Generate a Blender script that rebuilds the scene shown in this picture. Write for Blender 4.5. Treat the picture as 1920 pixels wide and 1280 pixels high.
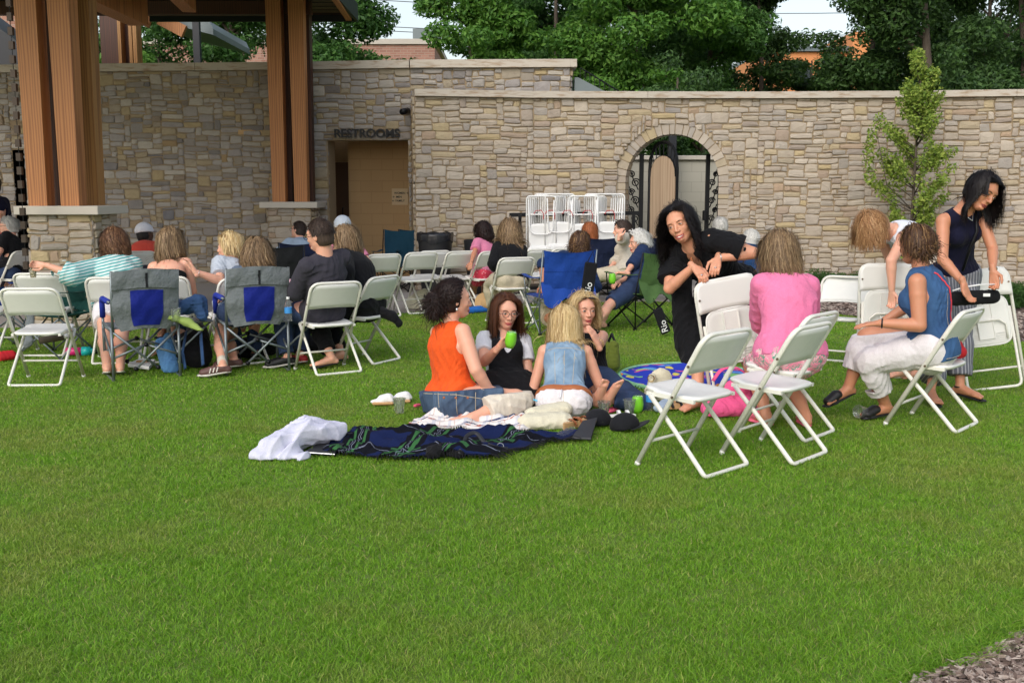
import bpy, bmesh, math, random
import numpy as np
from mathutils import Vector, Matrix
for o in list(bpy.data.objects): bpy.data.objects.remove(o)
SC = bpy.context.scene
COL = SC.collection
# ---------------- camera, world, sun, exposure ----------------
FPX = 1950.0
PITCH = math.atan(275/FPX)
CAMH = 1.55
cam = bpy.data.cameras.new('camera'); co = bpy.data.objects.new('camera', cam); COL.objects.link(co)
co.location = (0, 0, CAMH); co.rotation_euler = (math.pi/2-PITCH, 0, 0)
cam.sensor_width = 36; cam.lens = 36*FPX/1920; cam.clip_end = 900; cam.clip_start = .05
SC.camera = co
SUN_EL, SUN_AZ = math.radians(38), math.radians(205)   # azimuth measured clockwise from +Y (behind left of camera)
wd = bpy.data.worlds.new('World'); SC.world = wd; wd.use_nodes = True
nt = wd.node_tree; bg = nt.nodes['Background']
sky = nt.nodes.new('ShaderNodeTexSky'); sky.sky_type = 'NISHITA'; sky.sun_disc = False
sky.sun_elevation = SUN_EL; sky.sun_rotation = SUN_AZ; sky.air_density = 1.3; sky.dust_density = 2.5; sky.ozone_density = 1.2
hs = nt.nodes.new('ShaderNodeHueSaturation'); hs.inputs['Saturation'].default_value = .55
nt.links.new(sky.outputs[0], hs.inputs['Color']); nt.links.new(hs.outputs[0], bg.inputs['Color'])
bg.inputs['Strength'].default_value = .112
sl = bpy.data.lights.new('sun', 'SUN'); so = bpy.data.objects.new('sun', sl); COL.objects.link(so)
sl.energy = .5; sl.angle = math.radians(40); sl.color = (1, .95, .9)
sd = Vector((math.sin(SUN_AZ)*math.cos(SUN_EL), math.cos(SUN_AZ)*math.cos(SUN_EL), math.sin(SUN_EL)))
so.rotation_euler = sd.to_track_quat('Z', 'Y').to_euler(); so.location = (0, 0, 30)
SC.view_settings.view_transform = 'Standard'; SC.view_settings.look = 'None'; SC.view_settings.gamma = 1
SC.view_settings.exposure = 0.88
SC.render.engine = 'CYCLES'; SC.cycles.max_bounces = 6; SC.cycles.transparent_max_bounces = 12
# ---------------- geometry of the place, read through the camera ----------------
cP, sP = math.cos(PITCH), math.sin(PITCH)
def ray(px, py):
    r, u = (px-960)/FPX, (640-py)/FPX
    return Vector((r, cP+u*sP, -sP+u*cP))
def G(px, py, z=0.0):
    d = ray(px, py); t = (z-CAMH)/d.z
    return Vector((d.x*t, d.y*t, z))
def P(px, py, y):
    d = ray(px, py); t = y/d.y
    return Vector((d.x*t, y, CAMH+d.z*t))
def V(*a): return Vector(a)
R = math.radians
# ---------------- objects ----------------
def setp(o, label=None, cat=None, group=None, kind=None):
    if label: o['label'] = label
    if cat: o['category'] = cat
    if group: o['group'] = group
    if kind: o['kind'] = kind
    return o
def empty(name, loc=(0, 0, 0), rz=0, label=None, cat=None, group=None):
    o = bpy.data.objects.new(name, None); COL.objects.link(o); o.empty_display_size = .1
    o.location = loc; o.rotation_euler = (0, 0, rz)
    return setp(o, label, cat, group)
WORLD = set()   # empties whose parts are modelled in world metres
def children(o): return [c for c in bpy.data.objects if c.parent == o]
def copy_tree(o, parent=None, kids=None):
    if kids is None:
        kids = {}
        for c in bpy.data.objects:
            if c.parent: kids.setdefault(c.parent.name, []).append(c)
    c = o.copy(); COL.objects.link(c)
    if parent: c.parent = parent
    for ch in kids.get(o.name, []): copy_tree(ch, c, kids)
    return c
def mesh_obj(name, vs, fs, mat, parent=None, smooth=False, mats=None, mi=None):
    me = bpy.data.meshes.new(name)
    vs = np.asarray(vs, dtype=np.float32).reshape(-1, 3)
    if isinstance(fs, np.ndarray):
        n, k = fs.shape
        me.vertices.add(len(vs)); me.vertices.foreach_set('co', vs.ravel())
        me.loops.add(n*k); me.loops.foreach_set('vertex_index', fs.astype(np.int32).ravel())
        me.polygons.add(n); me.polygons.foreach_set('loop_start', np.arange(0, n*k, k, dtype=np.int32))
        me.update(calc_edges=True)
    else:
        me.from_pydata(vs.tolist(), [], fs)
    for m in (mats or [mat]): me.materials.append(m)
    if mi is not None: me.polygons.foreach_set('material_index', np.asarray(mi, dtype=np.int32))
    me.polygons.foreach_set('use_smooth', np.full(len(me.polygons), smooth, dtype=bool))
    me.update()
    o = bpy.data.objects.new(name, me); COL.objects.link(o)
    if parent:
        o.parent = parent
        if parent.name in WORLD: o.matrix_parent_inverse = Matrix.Translation(-parent.location)
    return o
class MB:
    """collects boxes, bars, tubes, lathes; build() links them as ONE mesh object"""
    def __init__(s): s.v = []; s.f = []; s.m = []; s.cur = 0
    def add(s, vs, fs):
        b = len(s.v); s.v += [tuple(v) for v in vs]; s.f += [[b+i for i in f] for f in fs]; s.m += [s.cur]*len(fs); return s
    def box(s, c, d, M=None, bev=0):
        x, y, z = d[0]/2, d[1]/2, d[2]/2
        if bev:
            b = min(bev, x*.9, y*.9, z*.9)
            vs = []
            for sx in (-1, 1):
                for sy in (-1, 1):
                    for sz in (-1, 1):
                        vs += [(sx*x, sy*(y-b), sz*(z-b)), (sx*(x-b), sy*y, sz*(z-b)), (sx*(x-b), sy*(y-b), sz*z)]
            bm = bmesh.new(); [bm.verts.new(v) for v in vs]
            r = bmesh.ops.convex_hull(bm, input=bm.verts); bm.verts.ensure_lookup_table(); bm.verts.index_update()
            bmesh.ops.recalc_face_normals(bm, faces=bm.faces)
            V0 = [v.co.copy() for v in bm.verts]; F0 = [[v.index for v in f.verts] for f in bm.faces]; bm.free()
        else:
            V0 = [Vector((a*x, b*y, e*z)) for a in (-1, 1) for b in (-1, 1) for e in (-1, 1)]
            F0 = [[0, 1, 3, 2], [4, 6, 7, 5], [0, 4, 5, 1], [2, 3, 7, 6], [0, 2, 6, 4], [1, 5, 7, 3]]
        c = Vector(c)
        return s.add([(M @ v if M else v)+c for v in V0], F0)
    def bar(s, a, b, w, h, up=(0, 0, 1), bev=0):
        a, b = Vector(a), Vector(b); y = (b-a); L = y.length; y.normalize(); x = y.cross(Vector(up))
        if x.length < 1e-4: x = y.cross(Vector((1, 0, 0)))
        x.normalize(); z = x.cross(y)
        return s.box((a+b)/2, (w, L, h), Matrix((x, y, z)).transposed(), bev)
    def tube(s, pts, r, n=8, closed=False, ry=None, up=None, caps=True):
        pts = [Vector(p) for p in pts]; rs = r if isinstance(r, (list, tuple)) else [r]*len(pts)
        N = len(pts); vs = []; u = Vector(up) if up else None
        for i, p in enumerate(pts):
            if closed: t = pts[(i+1) % N]-pts[i-1]
            else: t = pts[min(i+1, N-1)]-pts[max(i-1, 0)]
            t.normalize()
            if u is None: u = t.orthogonal()
            if up and ry: u = Vector(up)
            u = (u-t*u.dot(t))
            if u.length < 1e-5: u = t.orthogonal()
            u.normalize(); w = t.cross(u)
            for k in range(n):
                a = 2*math.pi*k/n
                vs.append(p+u*math.cos(a)*rs[i]*(ry or 1)+w*math.sin(a)*rs[i])
        fs = []
        for i in range(N if closed else N-1):
            j = (i+1) % N
            for k in range(n):
                k2 = (k+1) % n; fs.append([i*n+k, i*n+k2, j*n+k2, j*n+k])
        if not closed and caps: fs += [list(range(n))[::-1], [(N-1)*n+k for k in range(n)]]
        return s.add(vs, fs)
    def lathe(s, prof, c=(0, 0, 0), n=20, M=None, a0=0, a1=2*math.pi):
        c = Vector(c); vs = []; full = abs(a1-a0-2*math.pi) < 1e-6; m = n if full else n+1
        for r, z in prof:
            for k in range(m):
                a = a0+(a1-a0)*k/n; v = Vector((r*math.cos(a), r*math.sin(a), z)); vs.append((M @ v if M else v)+c)
        fs = []
        for i in range(len(prof)-1):
            for k in range(n):
                k2 = (k+1) % m if full else k+1
                fs.append([i*m+k, i*m+k2, (i+1)*m+k2, (i+1)*m+k])
        return s.add(vs, fs)
    def prism(s, poly, a, b):
        """poly: list of 3D points (one outline); swept by vector a..b"""
        n = len(poly); a, b = Vector(a), Vector(b)
        vs = [Vector(p)+a for p in poly]+[Vector(p)+b for p in poly]
        fs = [list(range(n))[::-1], [n+i for i in range(n)]]+[[i, (i+1) % n, n+(i+1) % n, n+i] for i in range(n)]
        return s.add(vs, fs)
    def sheet(s, grid, th=0):
        """grid[i][j] of points -> surface; with th a thin solid offset down"""
        n, m = len(grid), len(grid[0])
        vs = [Vector(p) for row in grid for p in row]
        fs = [[i*m+j, i*m+j+1, (i+1)*m+j+1, (i+1)*m+j] for i in range(n-1) for j in range(m-1)]
        if th:
            N = n*m; vs += [v-Vector((0, 0, th)) for v in vs]
            fs += [[N+k for k in f[::-1]] for f in fs]
            rim = [(0, j) for j in range(m)]+[(i, m-1) for i in range(1, n)]+[(n-1, j) for j in range(m-2, -1, -1)]+[(i, 0) for i in range(n-2, 0, -1)]
            rim = [i*m+j for i, j in rim]
            fs += [[rim[k], rim[(k+1) % len(rim)], N+rim[(k+1) % len(rim)], N+rim[k]] for k in range(len(rim))]
        return s.add(vs, fs)
    def build(s, name, mat, parent=None, smooth=False, mats=None):
        return mesh_obj(name, s.v, s.f, mat, parent, smooth, mats, s.m if mats else None)
def arc(c, r, a0, a1, n, ax, ay):
    c, ax, ay = Vector(c), Vector(ax), Vector(ay)
    return [c+ax*r*math.cos(a0+(a1-a0)*i/n)+ay*r*math.sin(a0+(a1-a0)*i/n) for i in range(n+1)]
def rounded(pts, r, n=4):
    """fillet an open polyline"""
    pts = [Vector(p) for p in pts]; out = [pts[0]]
    for i in range(1, len(pts)-1):
        a, b, c = pts[i-1], pts[i], pts[i+1]
        d1, d2 = (a-b), (c-b); q = min(r, d1.length*.48, d2.length*.48)
        p1, p2 = b+d1.normalized()*q, b+d2.normalized()*q
        for k in range(n+1):
            t = k/n; out.append(p1*(1-t)**2+b*2*t*(1-t)+p2*t*t)
    return out+[pts[-1]]
# ---------------- materials ----------------
MATS = {}
def srgb(r, g, b): return tuple((c/255/12.92 if c/255 <= .04045 else ((c/255+.055)/1.055)**2.4) for c in (r, g, b))+(1,)
class NB:
    def __init__(s, name):
        s.m = bpy.data.materials.new(name); s.m.use_nodes = True; s.t = s.m.node_tree; s.b = s.t.nodes['Principled BSDF']
    def n(s, typ, **kw):
        nd = s.t.nodes.new('ShaderNode'+typ)
        for k, v in kw.items():
            if k.startswith('_'): setattr(nd, k[1:], v)
            else: s.inp(nd, k, v)
        return nd
    def inp(s, nd, k, v):
        i = nd.inputs[int(k[1:])] if k[0] == 'i' and k[1:].isdigit() else nd.inputs[k.replace('__', ' ')]
        if hasattr(v, 'links') or isinstance(v, bpy.types.NodeSocket): s.t.links.new(v, i)
        else: i.default_value = v
    def ramp(s, fac, stops, interp='LINEAR'):
        r = s.t.nodes.new('ShaderNodeValToRGB'); s.t.links.new(fac, r.inputs[0]); r.color_ramp.interpolation = interp
        e = r.color_ramp.elements
        while len(e) < len(stops): e.new(.5)
        for x, (p, c) in zip(e, stops): x.position = p; x.color = c if len(c) == 4 else tuple(c)+(1,)
        return r.outputs[0]
    def mix(s, f, a, b, blend='MIX'):
        m = s.t.nodes.new('ShaderNodeMix'); m.data_type = 'RGBA'; m.blend_type = blend
        s.inp(m, 'i0', f); s.inp(m, 'i6', a); s.inp(m, 'i7', b); return m.outputs[2]
    def math(s, op, a, b=0.0, c=None):
        m = s.t.nodes.new('ShaderNodeMath'); m.operation = op; s.inp(m, 'i0', a); s.inp(m, 'i1', b)
        if c is not None: s.inp(m, 'i2', c)
        return m.outputs[0]
    def coord(s, out='Object', scale=None, rot=None):
        c = s.t.nodes.new('ShaderNodeTexCoord').outputs[out]
        if scale or rot:
            m = s.t.nodes.new('ShaderNodeMapping'); s.t.links.new(c, m.inputs[0])
            if scale: m.inputs['Scale'].default_value = scale
            if rot: m.inputs['Rotation'].default_value = rot
            c = m.outputs[0]
        return c
    def noise(s, co, scale, detail=4, rough=.55, out=0):
        n = s.t.nodes.new('ShaderNodeTexNoise'); s.t.links.new(co, n.inputs['Vector'])
        n.inputs['Scale'].default_value = scale; n.inputs['Detail'].default_value = detail; n.inputs['Roughness'].default_value = rough
        return n.outputs[out]
    def rnd(s): return s.t.nodes.new('ShaderNodeNewGeometry').outputs['Random Per Island']
    def bump(s, h, st=.3, d=.01):
        b = s.t.nodes.new('ShaderNodeBump'); s.t.links.new(h, b.inputs['Height']); b.inputs['Strength'].default_value = st; b.inputs['Distance'].default_value = d
        s.t.links.new(b.outputs[0], s.b.inputs['Normal']); return b
    def out(s, col=None, rough=None, **kw):
        if col is not None: s.inp(s.b, 'Base Color', col)
        if rough is not None: s.inp(s.b, 'Roughness', rough)
        for k, v in kw.items(): s.inp(s.b, k, v)
        MATS[s.m.name] = s.m
        return s.m
def mat_plain(name, rgb, rough=.6, var=.12, nsc=30, bump=.15, bd=.004, **kw):
    if name in MATS: return MATS[name]
    b = NB(name); c = b.coord(); n = b.noise(c, nsc, 5)
    col = b.mix(n, tuple(x*(1-var) for x in rgb[:3])+(1,), tuple(min(1, x*(1+var)) for x in rgb[:3])+(1,))
    if bump: b.bump(n, bump, bd)
    return b.out(col, rough, **kw)
def mat_cloth(name, rgb, rough=.9, fold=.5, weave=900, **kw):
    """cloth: soft fold bump, fine weave, slight colour wear, sheen"""
    if name in MATS: return MATS[name]
    b = NB(name); c = b.coord(); f = b.noise(c, 9, 3, .6); g = b.noise(c, 160, 2)
    col = b.mix(f, tuple(x*.82 for x in rgb[:3])+(1,), tuple(min(1, x*1.12) for x in rgb[:3])+(1,))
    col = b.mix(.25, col, b.mix(g, (0, 0, 0, 1), tuple(min(1, x*1.5) for x in rgb[:3])+(1,)))
    h = b.math('ADD', b.math('MULTIPLY', f, 1.0), b.math('MULTIPLY', g, .05)); b.bump(h, fold, .03)
    return b.out(col, rough, Sheen__Weight=.04, Specular__IOR__Level=.25, **kw)
def M(name): return MATS[name]
# ---------------- surface materials ----------------
def stone_mat(name, warm):
    b = NB(name); r = b.rnd(); c = b.coord()
    if warm: st = [(0, srgb(176, 162, 148)), (.2, srgb(194, 180, 162)), (.38, srgb(184, 172, 158)), (.52, srgb(204, 191, 174)), (.64, srgb(172, 164, 156)), (.76, srgb(188, 174, 154)), (.9, srgb(194, 174, 134)), (.93, srgb(160, 154, 150)), (1, srgb(186, 160, 134))]
    else: st = [(0, srgb(150, 142, 136)), (.2, srgb(178, 172, 166)), (.36, srgb(160, 154, 152)), (.5, srgb(192, 184, 172)), (.62, srgb(136, 132, 132)), (.76, srgb(172, 160, 140)), (.9, srgb(182, 162, 122)), (.94, srgb(122, 122, 128)), (1, srgb(168, 142, 104))]
    col = b.ramp(r, st)
    n = b.noise(c, 7, 6, .65); n2 = b.noise(c, 60, 4, .7)
    col = b.mix(b.math('MULTIPLY', b.math('SUBTRACT', n, .3), .9), col, b.mix(.6, col, srgb(120, 108, 92), 'MULTIPLY'))
    col = b.mix(b.math('MULTIPLY', n2, .22), col, srgb(95, 88, 78))
    b.bump(b.math('ADD', n, b.math('MULTIPLY', n2, .5)), .55, .012)
    return b.out(col, .9)
stone_mat('stone_grey', 0); stone_mat('stone_warm', 1)
mat_plain('mortar', srgb(150, 132, 106), .95, .2, 40, .5)
mat_plain('limestone', srgb(196, 188, 176), .85, .08, 5, .25)
b = NB('coping'); c = b.coord(); n = b.noise(c, 3, 5, .6); n2 = b.noise(b.coord(scale=(1, 1, 6)), 4, 4)
col = b.mix(b.ramp(n2, [(.5, (0, 0, 0)), (.75, (1, 1, 1))]), srgb(200, 190, 176), srgb(150, 116, 78)); col = b.mix(b.math('MULTIPLY', n, .35), col, srgb(140, 132, 122))
b.bump(b.noise(c, 30, 4), .4, .008); b.out(col, .85)
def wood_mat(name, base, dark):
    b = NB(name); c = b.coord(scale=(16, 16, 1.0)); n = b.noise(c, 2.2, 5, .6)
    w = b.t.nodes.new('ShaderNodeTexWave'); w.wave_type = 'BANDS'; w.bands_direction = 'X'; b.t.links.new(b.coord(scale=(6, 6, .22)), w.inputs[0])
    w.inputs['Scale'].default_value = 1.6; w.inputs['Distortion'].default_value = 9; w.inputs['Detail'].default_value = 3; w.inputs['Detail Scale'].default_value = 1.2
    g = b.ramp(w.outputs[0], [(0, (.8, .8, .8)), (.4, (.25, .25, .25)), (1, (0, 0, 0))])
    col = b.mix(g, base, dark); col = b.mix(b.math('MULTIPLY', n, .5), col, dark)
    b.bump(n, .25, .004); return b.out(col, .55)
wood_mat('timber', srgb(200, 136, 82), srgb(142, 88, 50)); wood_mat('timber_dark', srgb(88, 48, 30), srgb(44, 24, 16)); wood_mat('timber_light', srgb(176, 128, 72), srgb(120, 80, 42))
mat_plain('black_metal', srgb(26, 27, 30), .45, .1, 20, 0, Metallic=.6)
mat_plain('dark_fascia', srgb(34, 36, 42), .5, .1, 8, 0)
mat_plain('roof_metal', srgb(110, 120, 122), .4, .1, 3, .1, Metallic=.3)
b = NB('block_tan'); t = b.t.nodes.new('ShaderNodeTexBrick'); c = b.t.nodes.new('ShaderNodeTexCoord'); m = b.t.nodes.new('ShaderNodeMapping'); m.inputs['Rotation'].default_value = (R(90), 0, 0)
b.t.links.new(c.outputs['Object'], m.inputs[0]); b.t.links.new(m.outputs[0], t.inputs[0]); t.inputs['Scale'].default_value = 1; t.inputs['Brick Width'].default_value = .4; t.inputs['Row Height'].default_value = .2; t.inputs['Mortar Size'].default_value = .006
t.inputs['Color1'].default_value = srgb(194, 159, 114); t.inputs['Color2'].default_value = srgb(190, 155, 110); t.inputs['Mortar'].default_value = srgb(180, 145, 100)
b.bump(t.outputs['Fac'], -.4, .01); b.out(t.outputs[0], .75)
b = NB('block_pale'); t = b.t.nodes.new('ShaderNodeTexBrick'); c = b.t.nodes.new('ShaderNodeTexCoord'); m = b.t.nodes.new('ShaderNodeMapping'); m.inputs['Rotation'].default_value = (R(90), 0, 0)
b.t.links.new(c.outputs['Object'], m.inputs[0]); b.t.links.new(m.outputs[0], t.inputs[0]); t.inputs['Scale'].default_value = 1; t.inputs['Brick Width'].default_value = .4; t.inputs['Row Height'].default_value = .2; t.inputs['Mortar Size'].default_value = .005
t.inputs['Color1'].default_value = srgb(186, 182, 168); t.inputs['Color2'].default_value = srgb(178, 174, 160); t.inputs['Mortar'].default_value = srgb(160, 155, 142)
b.bump(t.outputs['Fac'], -.4, .01); b.out(t.outputs[0], .8)
b = NB('brick_pink'); t = b.t.nodes.new('ShaderNodeTexBrick'); c = b.t.nodes.new('ShaderNodeTexCoord'); m = b.t.nodes.new('ShaderNodeMapping'); m.inputs['Rotation'].default_value = (R(90), 0, 0)
b.t.links.new(c.outputs['Object'], m.inputs[0]); b.t.links.new(m.outputs[0], t.inputs[0]); t.inputs['Scale'].default_value = 1; t.inputs['Brick Width'].default_value = .3; t.inputs['Row Height'].default_value = .1; t.inputs['Mortar Size'].default_value = .01
t.inputs['Color1'].default_value = srgb(176, 130, 112); t.inputs['Color2'].default_value = srgb(150, 108, 92); t.inputs['Mortar'].default_value = srgb(170, 150, 136); b.out(t.outputs[0], .85)
mat_plain('stucco_orange', srgb(226, 150, 96), .85, .06, 3, .2); mat_plain('door_brown', srgb(92, 58, 28), .5, .1, 6, .1)
mat_plain('window_dark', srgb(40, 48, 54), .15, .1, 3, 0)
b = NB('concrete'); c = b.coord(); n = b.noise(c, 1.2, 6, .6); n2 = b.noise(c, 60, 4)
b.bump(n2, .3, .004); b.out(b.mix(b.math('MULTIPLY', n2, .25), b.mix(n, srgb(150, 142, 136), srgb(182, 174, 166)), srgb(110, 104, 98)), .9)
b = NB('soil'); c = b.coord(); n = b.noise(c, 1.5, 5); n2 = b.noise(c, 40, 5, .7); b.bump(n2, .6, .02)
b.out(b.mix(n, srgb(92, 122, 44), b.mix(n2, srgb(96, 122, 44), srgb(132, 134, 72))), .95)
b = NB('mulch_ground'); c = b.coord(); n2 = b.noise(c, 55, 6, .75); n = b.noise(c, 3, 3); b.bump(n2, 1, .03)
b.out(b.mix(n2, srgb(70, 58, 52), b.mix(n, srgb(150, 134, 124), srgb(120, 104, 94))), .95)
b = NB('chips'); b.out(b.ramp(b.rnd(), [(0, srgb(84, 68, 60)), (.4, srgb(128, 110, 100)), (.75, srgb(156, 140, 130)), (1, srgb(190, 176, 164))]), .9)
def leaf_mat(name, cols, trans=.35):
    b = NB(name); col = b.ramp(b.rnd(), [(i/(len(cols)-1), c) for i, c in enumerate(cols)])
    n = b.noise(b.coord(), .8, 3); col = b.mix(b.math('MULTIPLY', n, .5), col, cols[0])
    tr = b.n('BsdfTranslucent', Color=col); mx = b.n('MixShader', i0=trans); b.t.links.new(b.b.outputs[0], mx.inputs[1]); b.t.links.new(tr.outputs[0], mx.inputs[2])
    b.t.links.new(mx.outputs[0], b.t.nodes['Material Output'].inputs[0]); return b.out(col, .6)
leaf_mat('leaf_bright', [srgb(58, 100, 34), srgb(84, 134, 46), srgb(122, 166, 66), srgb(100, 150, 54)])
leaf_mat('leaf_mid', [srgb(48, 84, 36), srgb(70, 114, 48), srgb(98, 142, 62), srgb(80, 124, 52)])
leaf_mat('leaf_dark', [srgb(44, 70, 36), srgb(64, 98, 46), srgb(90, 126, 58), srgb(74, 108, 50)])
leaf_mat('leaf_young', [srgb(96, 126, 44), srgb(136, 162, 62), srgb(182, 196, 92), srgb(154, 178, 72)])
leaf_mat('leaf_juniper', [srgb(40, 74, 30), srgb(66, 108, 40), srgb(92, 132, 56)])
b = NB('bark'); c = b.coord(scale=(1, 1, .2)); n = b.noise(c, 14, 5, .7); b.bump(n, .8, .02); b.out(b.mix(n, srgb(52, 44, 38), srgb(110, 98, 86)), .95)
b = NB('grass_blade')
r = b.rnd(); c = b.coord(); n = b.noise(c, .55, 3, .55); n3 = b.noise(c, 2.6, 3, .6)
green = b.ramp(r, [(0, srgb(94, 138, 26)), (.3, srgb(122, 172, 38)), (.6, srgb(144, 193, 50)), (.93, srgb(168, 204, 72)), (.965, srgb(200, 198, 108)), (1, srgb(218, 204, 142))])
dry = b.ramp(r, [(0, srgb(146, 164, 56)), (.5, srgb(180, 180, 88)), (1, srgb(210, 196, 128))])
f = b.ramp(b.math('ADD', b.math('MULTIPLY', n, .6), b.math('MULTIPLY', n3, .4)), [(.49, (0, 0, 0)), (.64, (.75, .75, .75))])
col = b.mix(f, green, dry); col = b.mix(b.math('MULTIPLY', n3, .45), col, srgb(84, 134, 18))
tr = b.n('BsdfTranslucent', Color=col); mx = b.n('MixShader', i0=.45); b.t.links.new(b.b.outputs[0], mx.inputs[1]); b.t.links.new(tr.outputs[0], mx.inputs[2])
b.t.links.new(mx.outputs[0], b.t.nodes['Material Output'].inputs[0]); b.out(col, .5)

# ---------------- ground, path, beds ----------------
def flat(name, pts, z, mat, kind='structure'):
    me = MB(); me.add([(p[0], p[1], z) for p in pts], [list(range(len(pts)))]); o = me.build(name, M(mat)); o['kind'] = kind; return o
flat('ground', [(-150, -30), (150, -30), (150, 300), (-150, 300)], 0, 'soil')
EDGE = [(-500, 622), (-150, 620), (120, 612), (400, 603), (560, 598), (700, 592), (800, 584), (900, 574), (1040, 567), (1240, 566), (1400, 572), (1520, 584), (1620, 596), (1760, 614), (1920, 642), (2150, 690), (2500, 770)]
edge = [G(*p) for p in EDGE]
def interp_edge(x):
    for a, c in zip(edge, edge[1:]):
        if a.x <= x <= c.x: return a.y+(c.y-a.y)*(x-a.x)/(c.x-a.x)
    return edge[-1].y if x > edge[-1].x else edge[0].y
pe = [e for e in edge if e.x < G(1450, 577).x]
flat('path', [(e.x, e.y) for e in pe]+[(3.9, 13.9), (3.9, 17.2), (3.2, 23), (-1, 19.5), (-14, 20.0), (-14, 11)], .004, 'concrete')
mu = [e for e in edge if e.x > G(1450, 577).x]
flat('mulch_bed', [(3.9, 13.9)]+[(e.x, e.y) for e in mu]+[(14, 7), (16, 17.7), (3.9, 17.7)], .008, 'mulch_ground')
mb = [G(1640, 1330), G(1700, 1278), G(1760, 1258), G(1840, 1226), G(1900, 1196), G(1960, 1172), G(2060, 1130)]
flat('mulch_corner', [(p.x, p.y) for p in mb]+[(3.2, 2.2), (1.0, 1.6)], .004, 'mulch_ground')
def in_corner(x, y):
    r = np.full(x.shape, -1e3)
    xs = np.array([p.x for p in mb]); ys = np.array([p.y for p in mb])
    yl = np.interp(x, xs, ys); yl = np.where(x < xs[0], ys[0]+(x-xs[0])*(ys[1]-ys[0])/(xs[1]-xs[0]), yl)
    yl = np.where(x > xs[-1], ys[-1]+(x-xs[-1])*.2, yl)
    return yl-y   # >0: inside the bed
# wood chips: loose pieces nobody would count
rng = np.random.default_rng(5)
def chips(name, xs, ys, smin, smax, z0=.012):
    n = len(xs); a = rng.uniform(0, 6.28, n); L = rng.uniform(smin, smax, n); W = L*rng.uniform(.15, .4, n); t = rng.uniform(-.35, .35, n)
    dx, dy = np.cos(a), np.sin(a); z = z0+rng.uniform(0, .012, n)
    vs = np.zeros((n, 5, 3)); h = L*.5
    for k, (sx, sy) in enumerate(((-1, -1), (1, -1), (1, 1), (-1, 1))):
        vs[:, k, 0] = xs+dx*h*sx-dy*W*.5*sy; vs[:, k, 1] = ys+dy*h*sx+dx*W*.5*sy; vs[:, k, 2] = z+h*sx*np.sin(t)+.004*sy
    vs[:, 4, 0] = xs; vs[:, 4, 1] = ys; vs[:, 4, 2] = z+.008
    b0 = np.arange(n)[:, None]*5
    fs = np.concatenate([b0+np.array([[k, (k+1) % 4, 4]]) for k in range(4)])
    o = mesh_obj(name, vs.reshape(-1, 3), fs, M('chips')); o['kind'] = 'stuff'
xs = rng.uniform(1.0, 3.1, 26000); ys = rng.uniform(2.2, 4.6, 26000); k = in_corner(xs, ys) > .01; chips('wood_chips', xs[k], ys[k], .012, .05, .008)
xs = rng.uniform(4, 11, 26000); ys = rng.uniform(9, 17.3, 26000); ye = np.array([interp_edge(x) for x in xs]); k = ys > ye+.02; chips('bark_mulch', xs[k], ys[k], .03, .08)

# ---------------- grass ----------------
def grass():
    rows = []
    r = np.random.default_rng(11)
    # density falls with distance; blades get a little wider
    bands = [(2.6, 4.0, 24000, .0028), (4.0, 5.6, 15000, .0034), (5.6, 8, 9500, .0042), (8, 11, 5000, .0058), (11, 15.2, 2800, .0082)]
    X, Y, Wd = [], [], []
    for y0, y1, dens, w in bands:
        n = int(dens*(y1-y0)*(2*(y0+y1)/2*.56+.6))
        y = r.uniform(y0, y1, n); hx = y*.53+.3; x = r.uniform(-1, 1, n)*hx
        X.append(x); Y.append(y); Wd.append(np.full(n, w))
    x = np.concatenate(X); y = np.concatenate(Y); w = np.concatenate(Wd)
    ex = np.array([e.x for e in edge]); ey = np.array([e.y for e in edge])
    lim = np.interp(x, ex, ey); jit = r.normal(0, .03, len(x))
    cc = in_corner(x, y)
    k = (y < lim+jit) & (cc < .03+jit*.6); x, y, w, cc = x[k], y[k], w[k], cc[k]
    n = len(x)
    # clumps: density and height vary
    h1 = np.sin(x*5.1+np.sin(y*3.3)*2)+np.sin(y*6.3+np.sin(x*4.1)*2); h2 = np.sin(x*23+np.sin(y*17)*2)+np.sin(y*27+np.sin(x*19)*2)
    H = (.019+.004*h1/2+.005*h2/2+r.uniform(-.008, .012, n))
    H *= np.where(y < 7, 1, .85); H = np.where((cc > -.12), H*1.9, H)
    tall = r.uniform(0, 1, n) > .992; H = np.where(tall, H*2.0, H)
    a = r.uniform(0, 2*np.pi, n); lean = r.uniform(.3, 1.5, n)+np.where(cc > -.12, .5, 0)
    dx, dy = np.cos(a), np.sin(a); b = r.uniform(0, 2*np.pi, n); sx, sy = np.cos(b), np.sin(b)
    w = w*r.uniform(.7, 1.3, n); vs = np.zeros((n, 5, 3), dtype=np.float32)
    def put(i, t, side, wf):
        off = lean*H*t*t
        vs[:, i, 0] = x+dx*off+sx*side*w*wf*.5; vs[:, i, 1] = y+dy*off+sy*side*w*wf*.5; vs[:, i, 2] = H*t*(1-.25*lean*t*.6)
    put(0, 0, -1, 1); put(1, 0, 1, 1); put(2, .55, 1, .85); put(3, .55, -1, .85); put(4, 1, 0, 0)
    b0 = np.arange(n)[:, None]*5
    tri = np.concatenate([b0+[[0, 1, 2]], b0+[[0, 2, 3]], b0+[[3, 2, 4]]])
    o = mesh_obj('grass', vs.reshape(-1, 3), tri, M('grass_blade'), smooth=True); o['kind'] = 'stuff'
    o['label'] = 'short green lawn with dry tan patches'
    return n
print('blades', grass())

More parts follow.
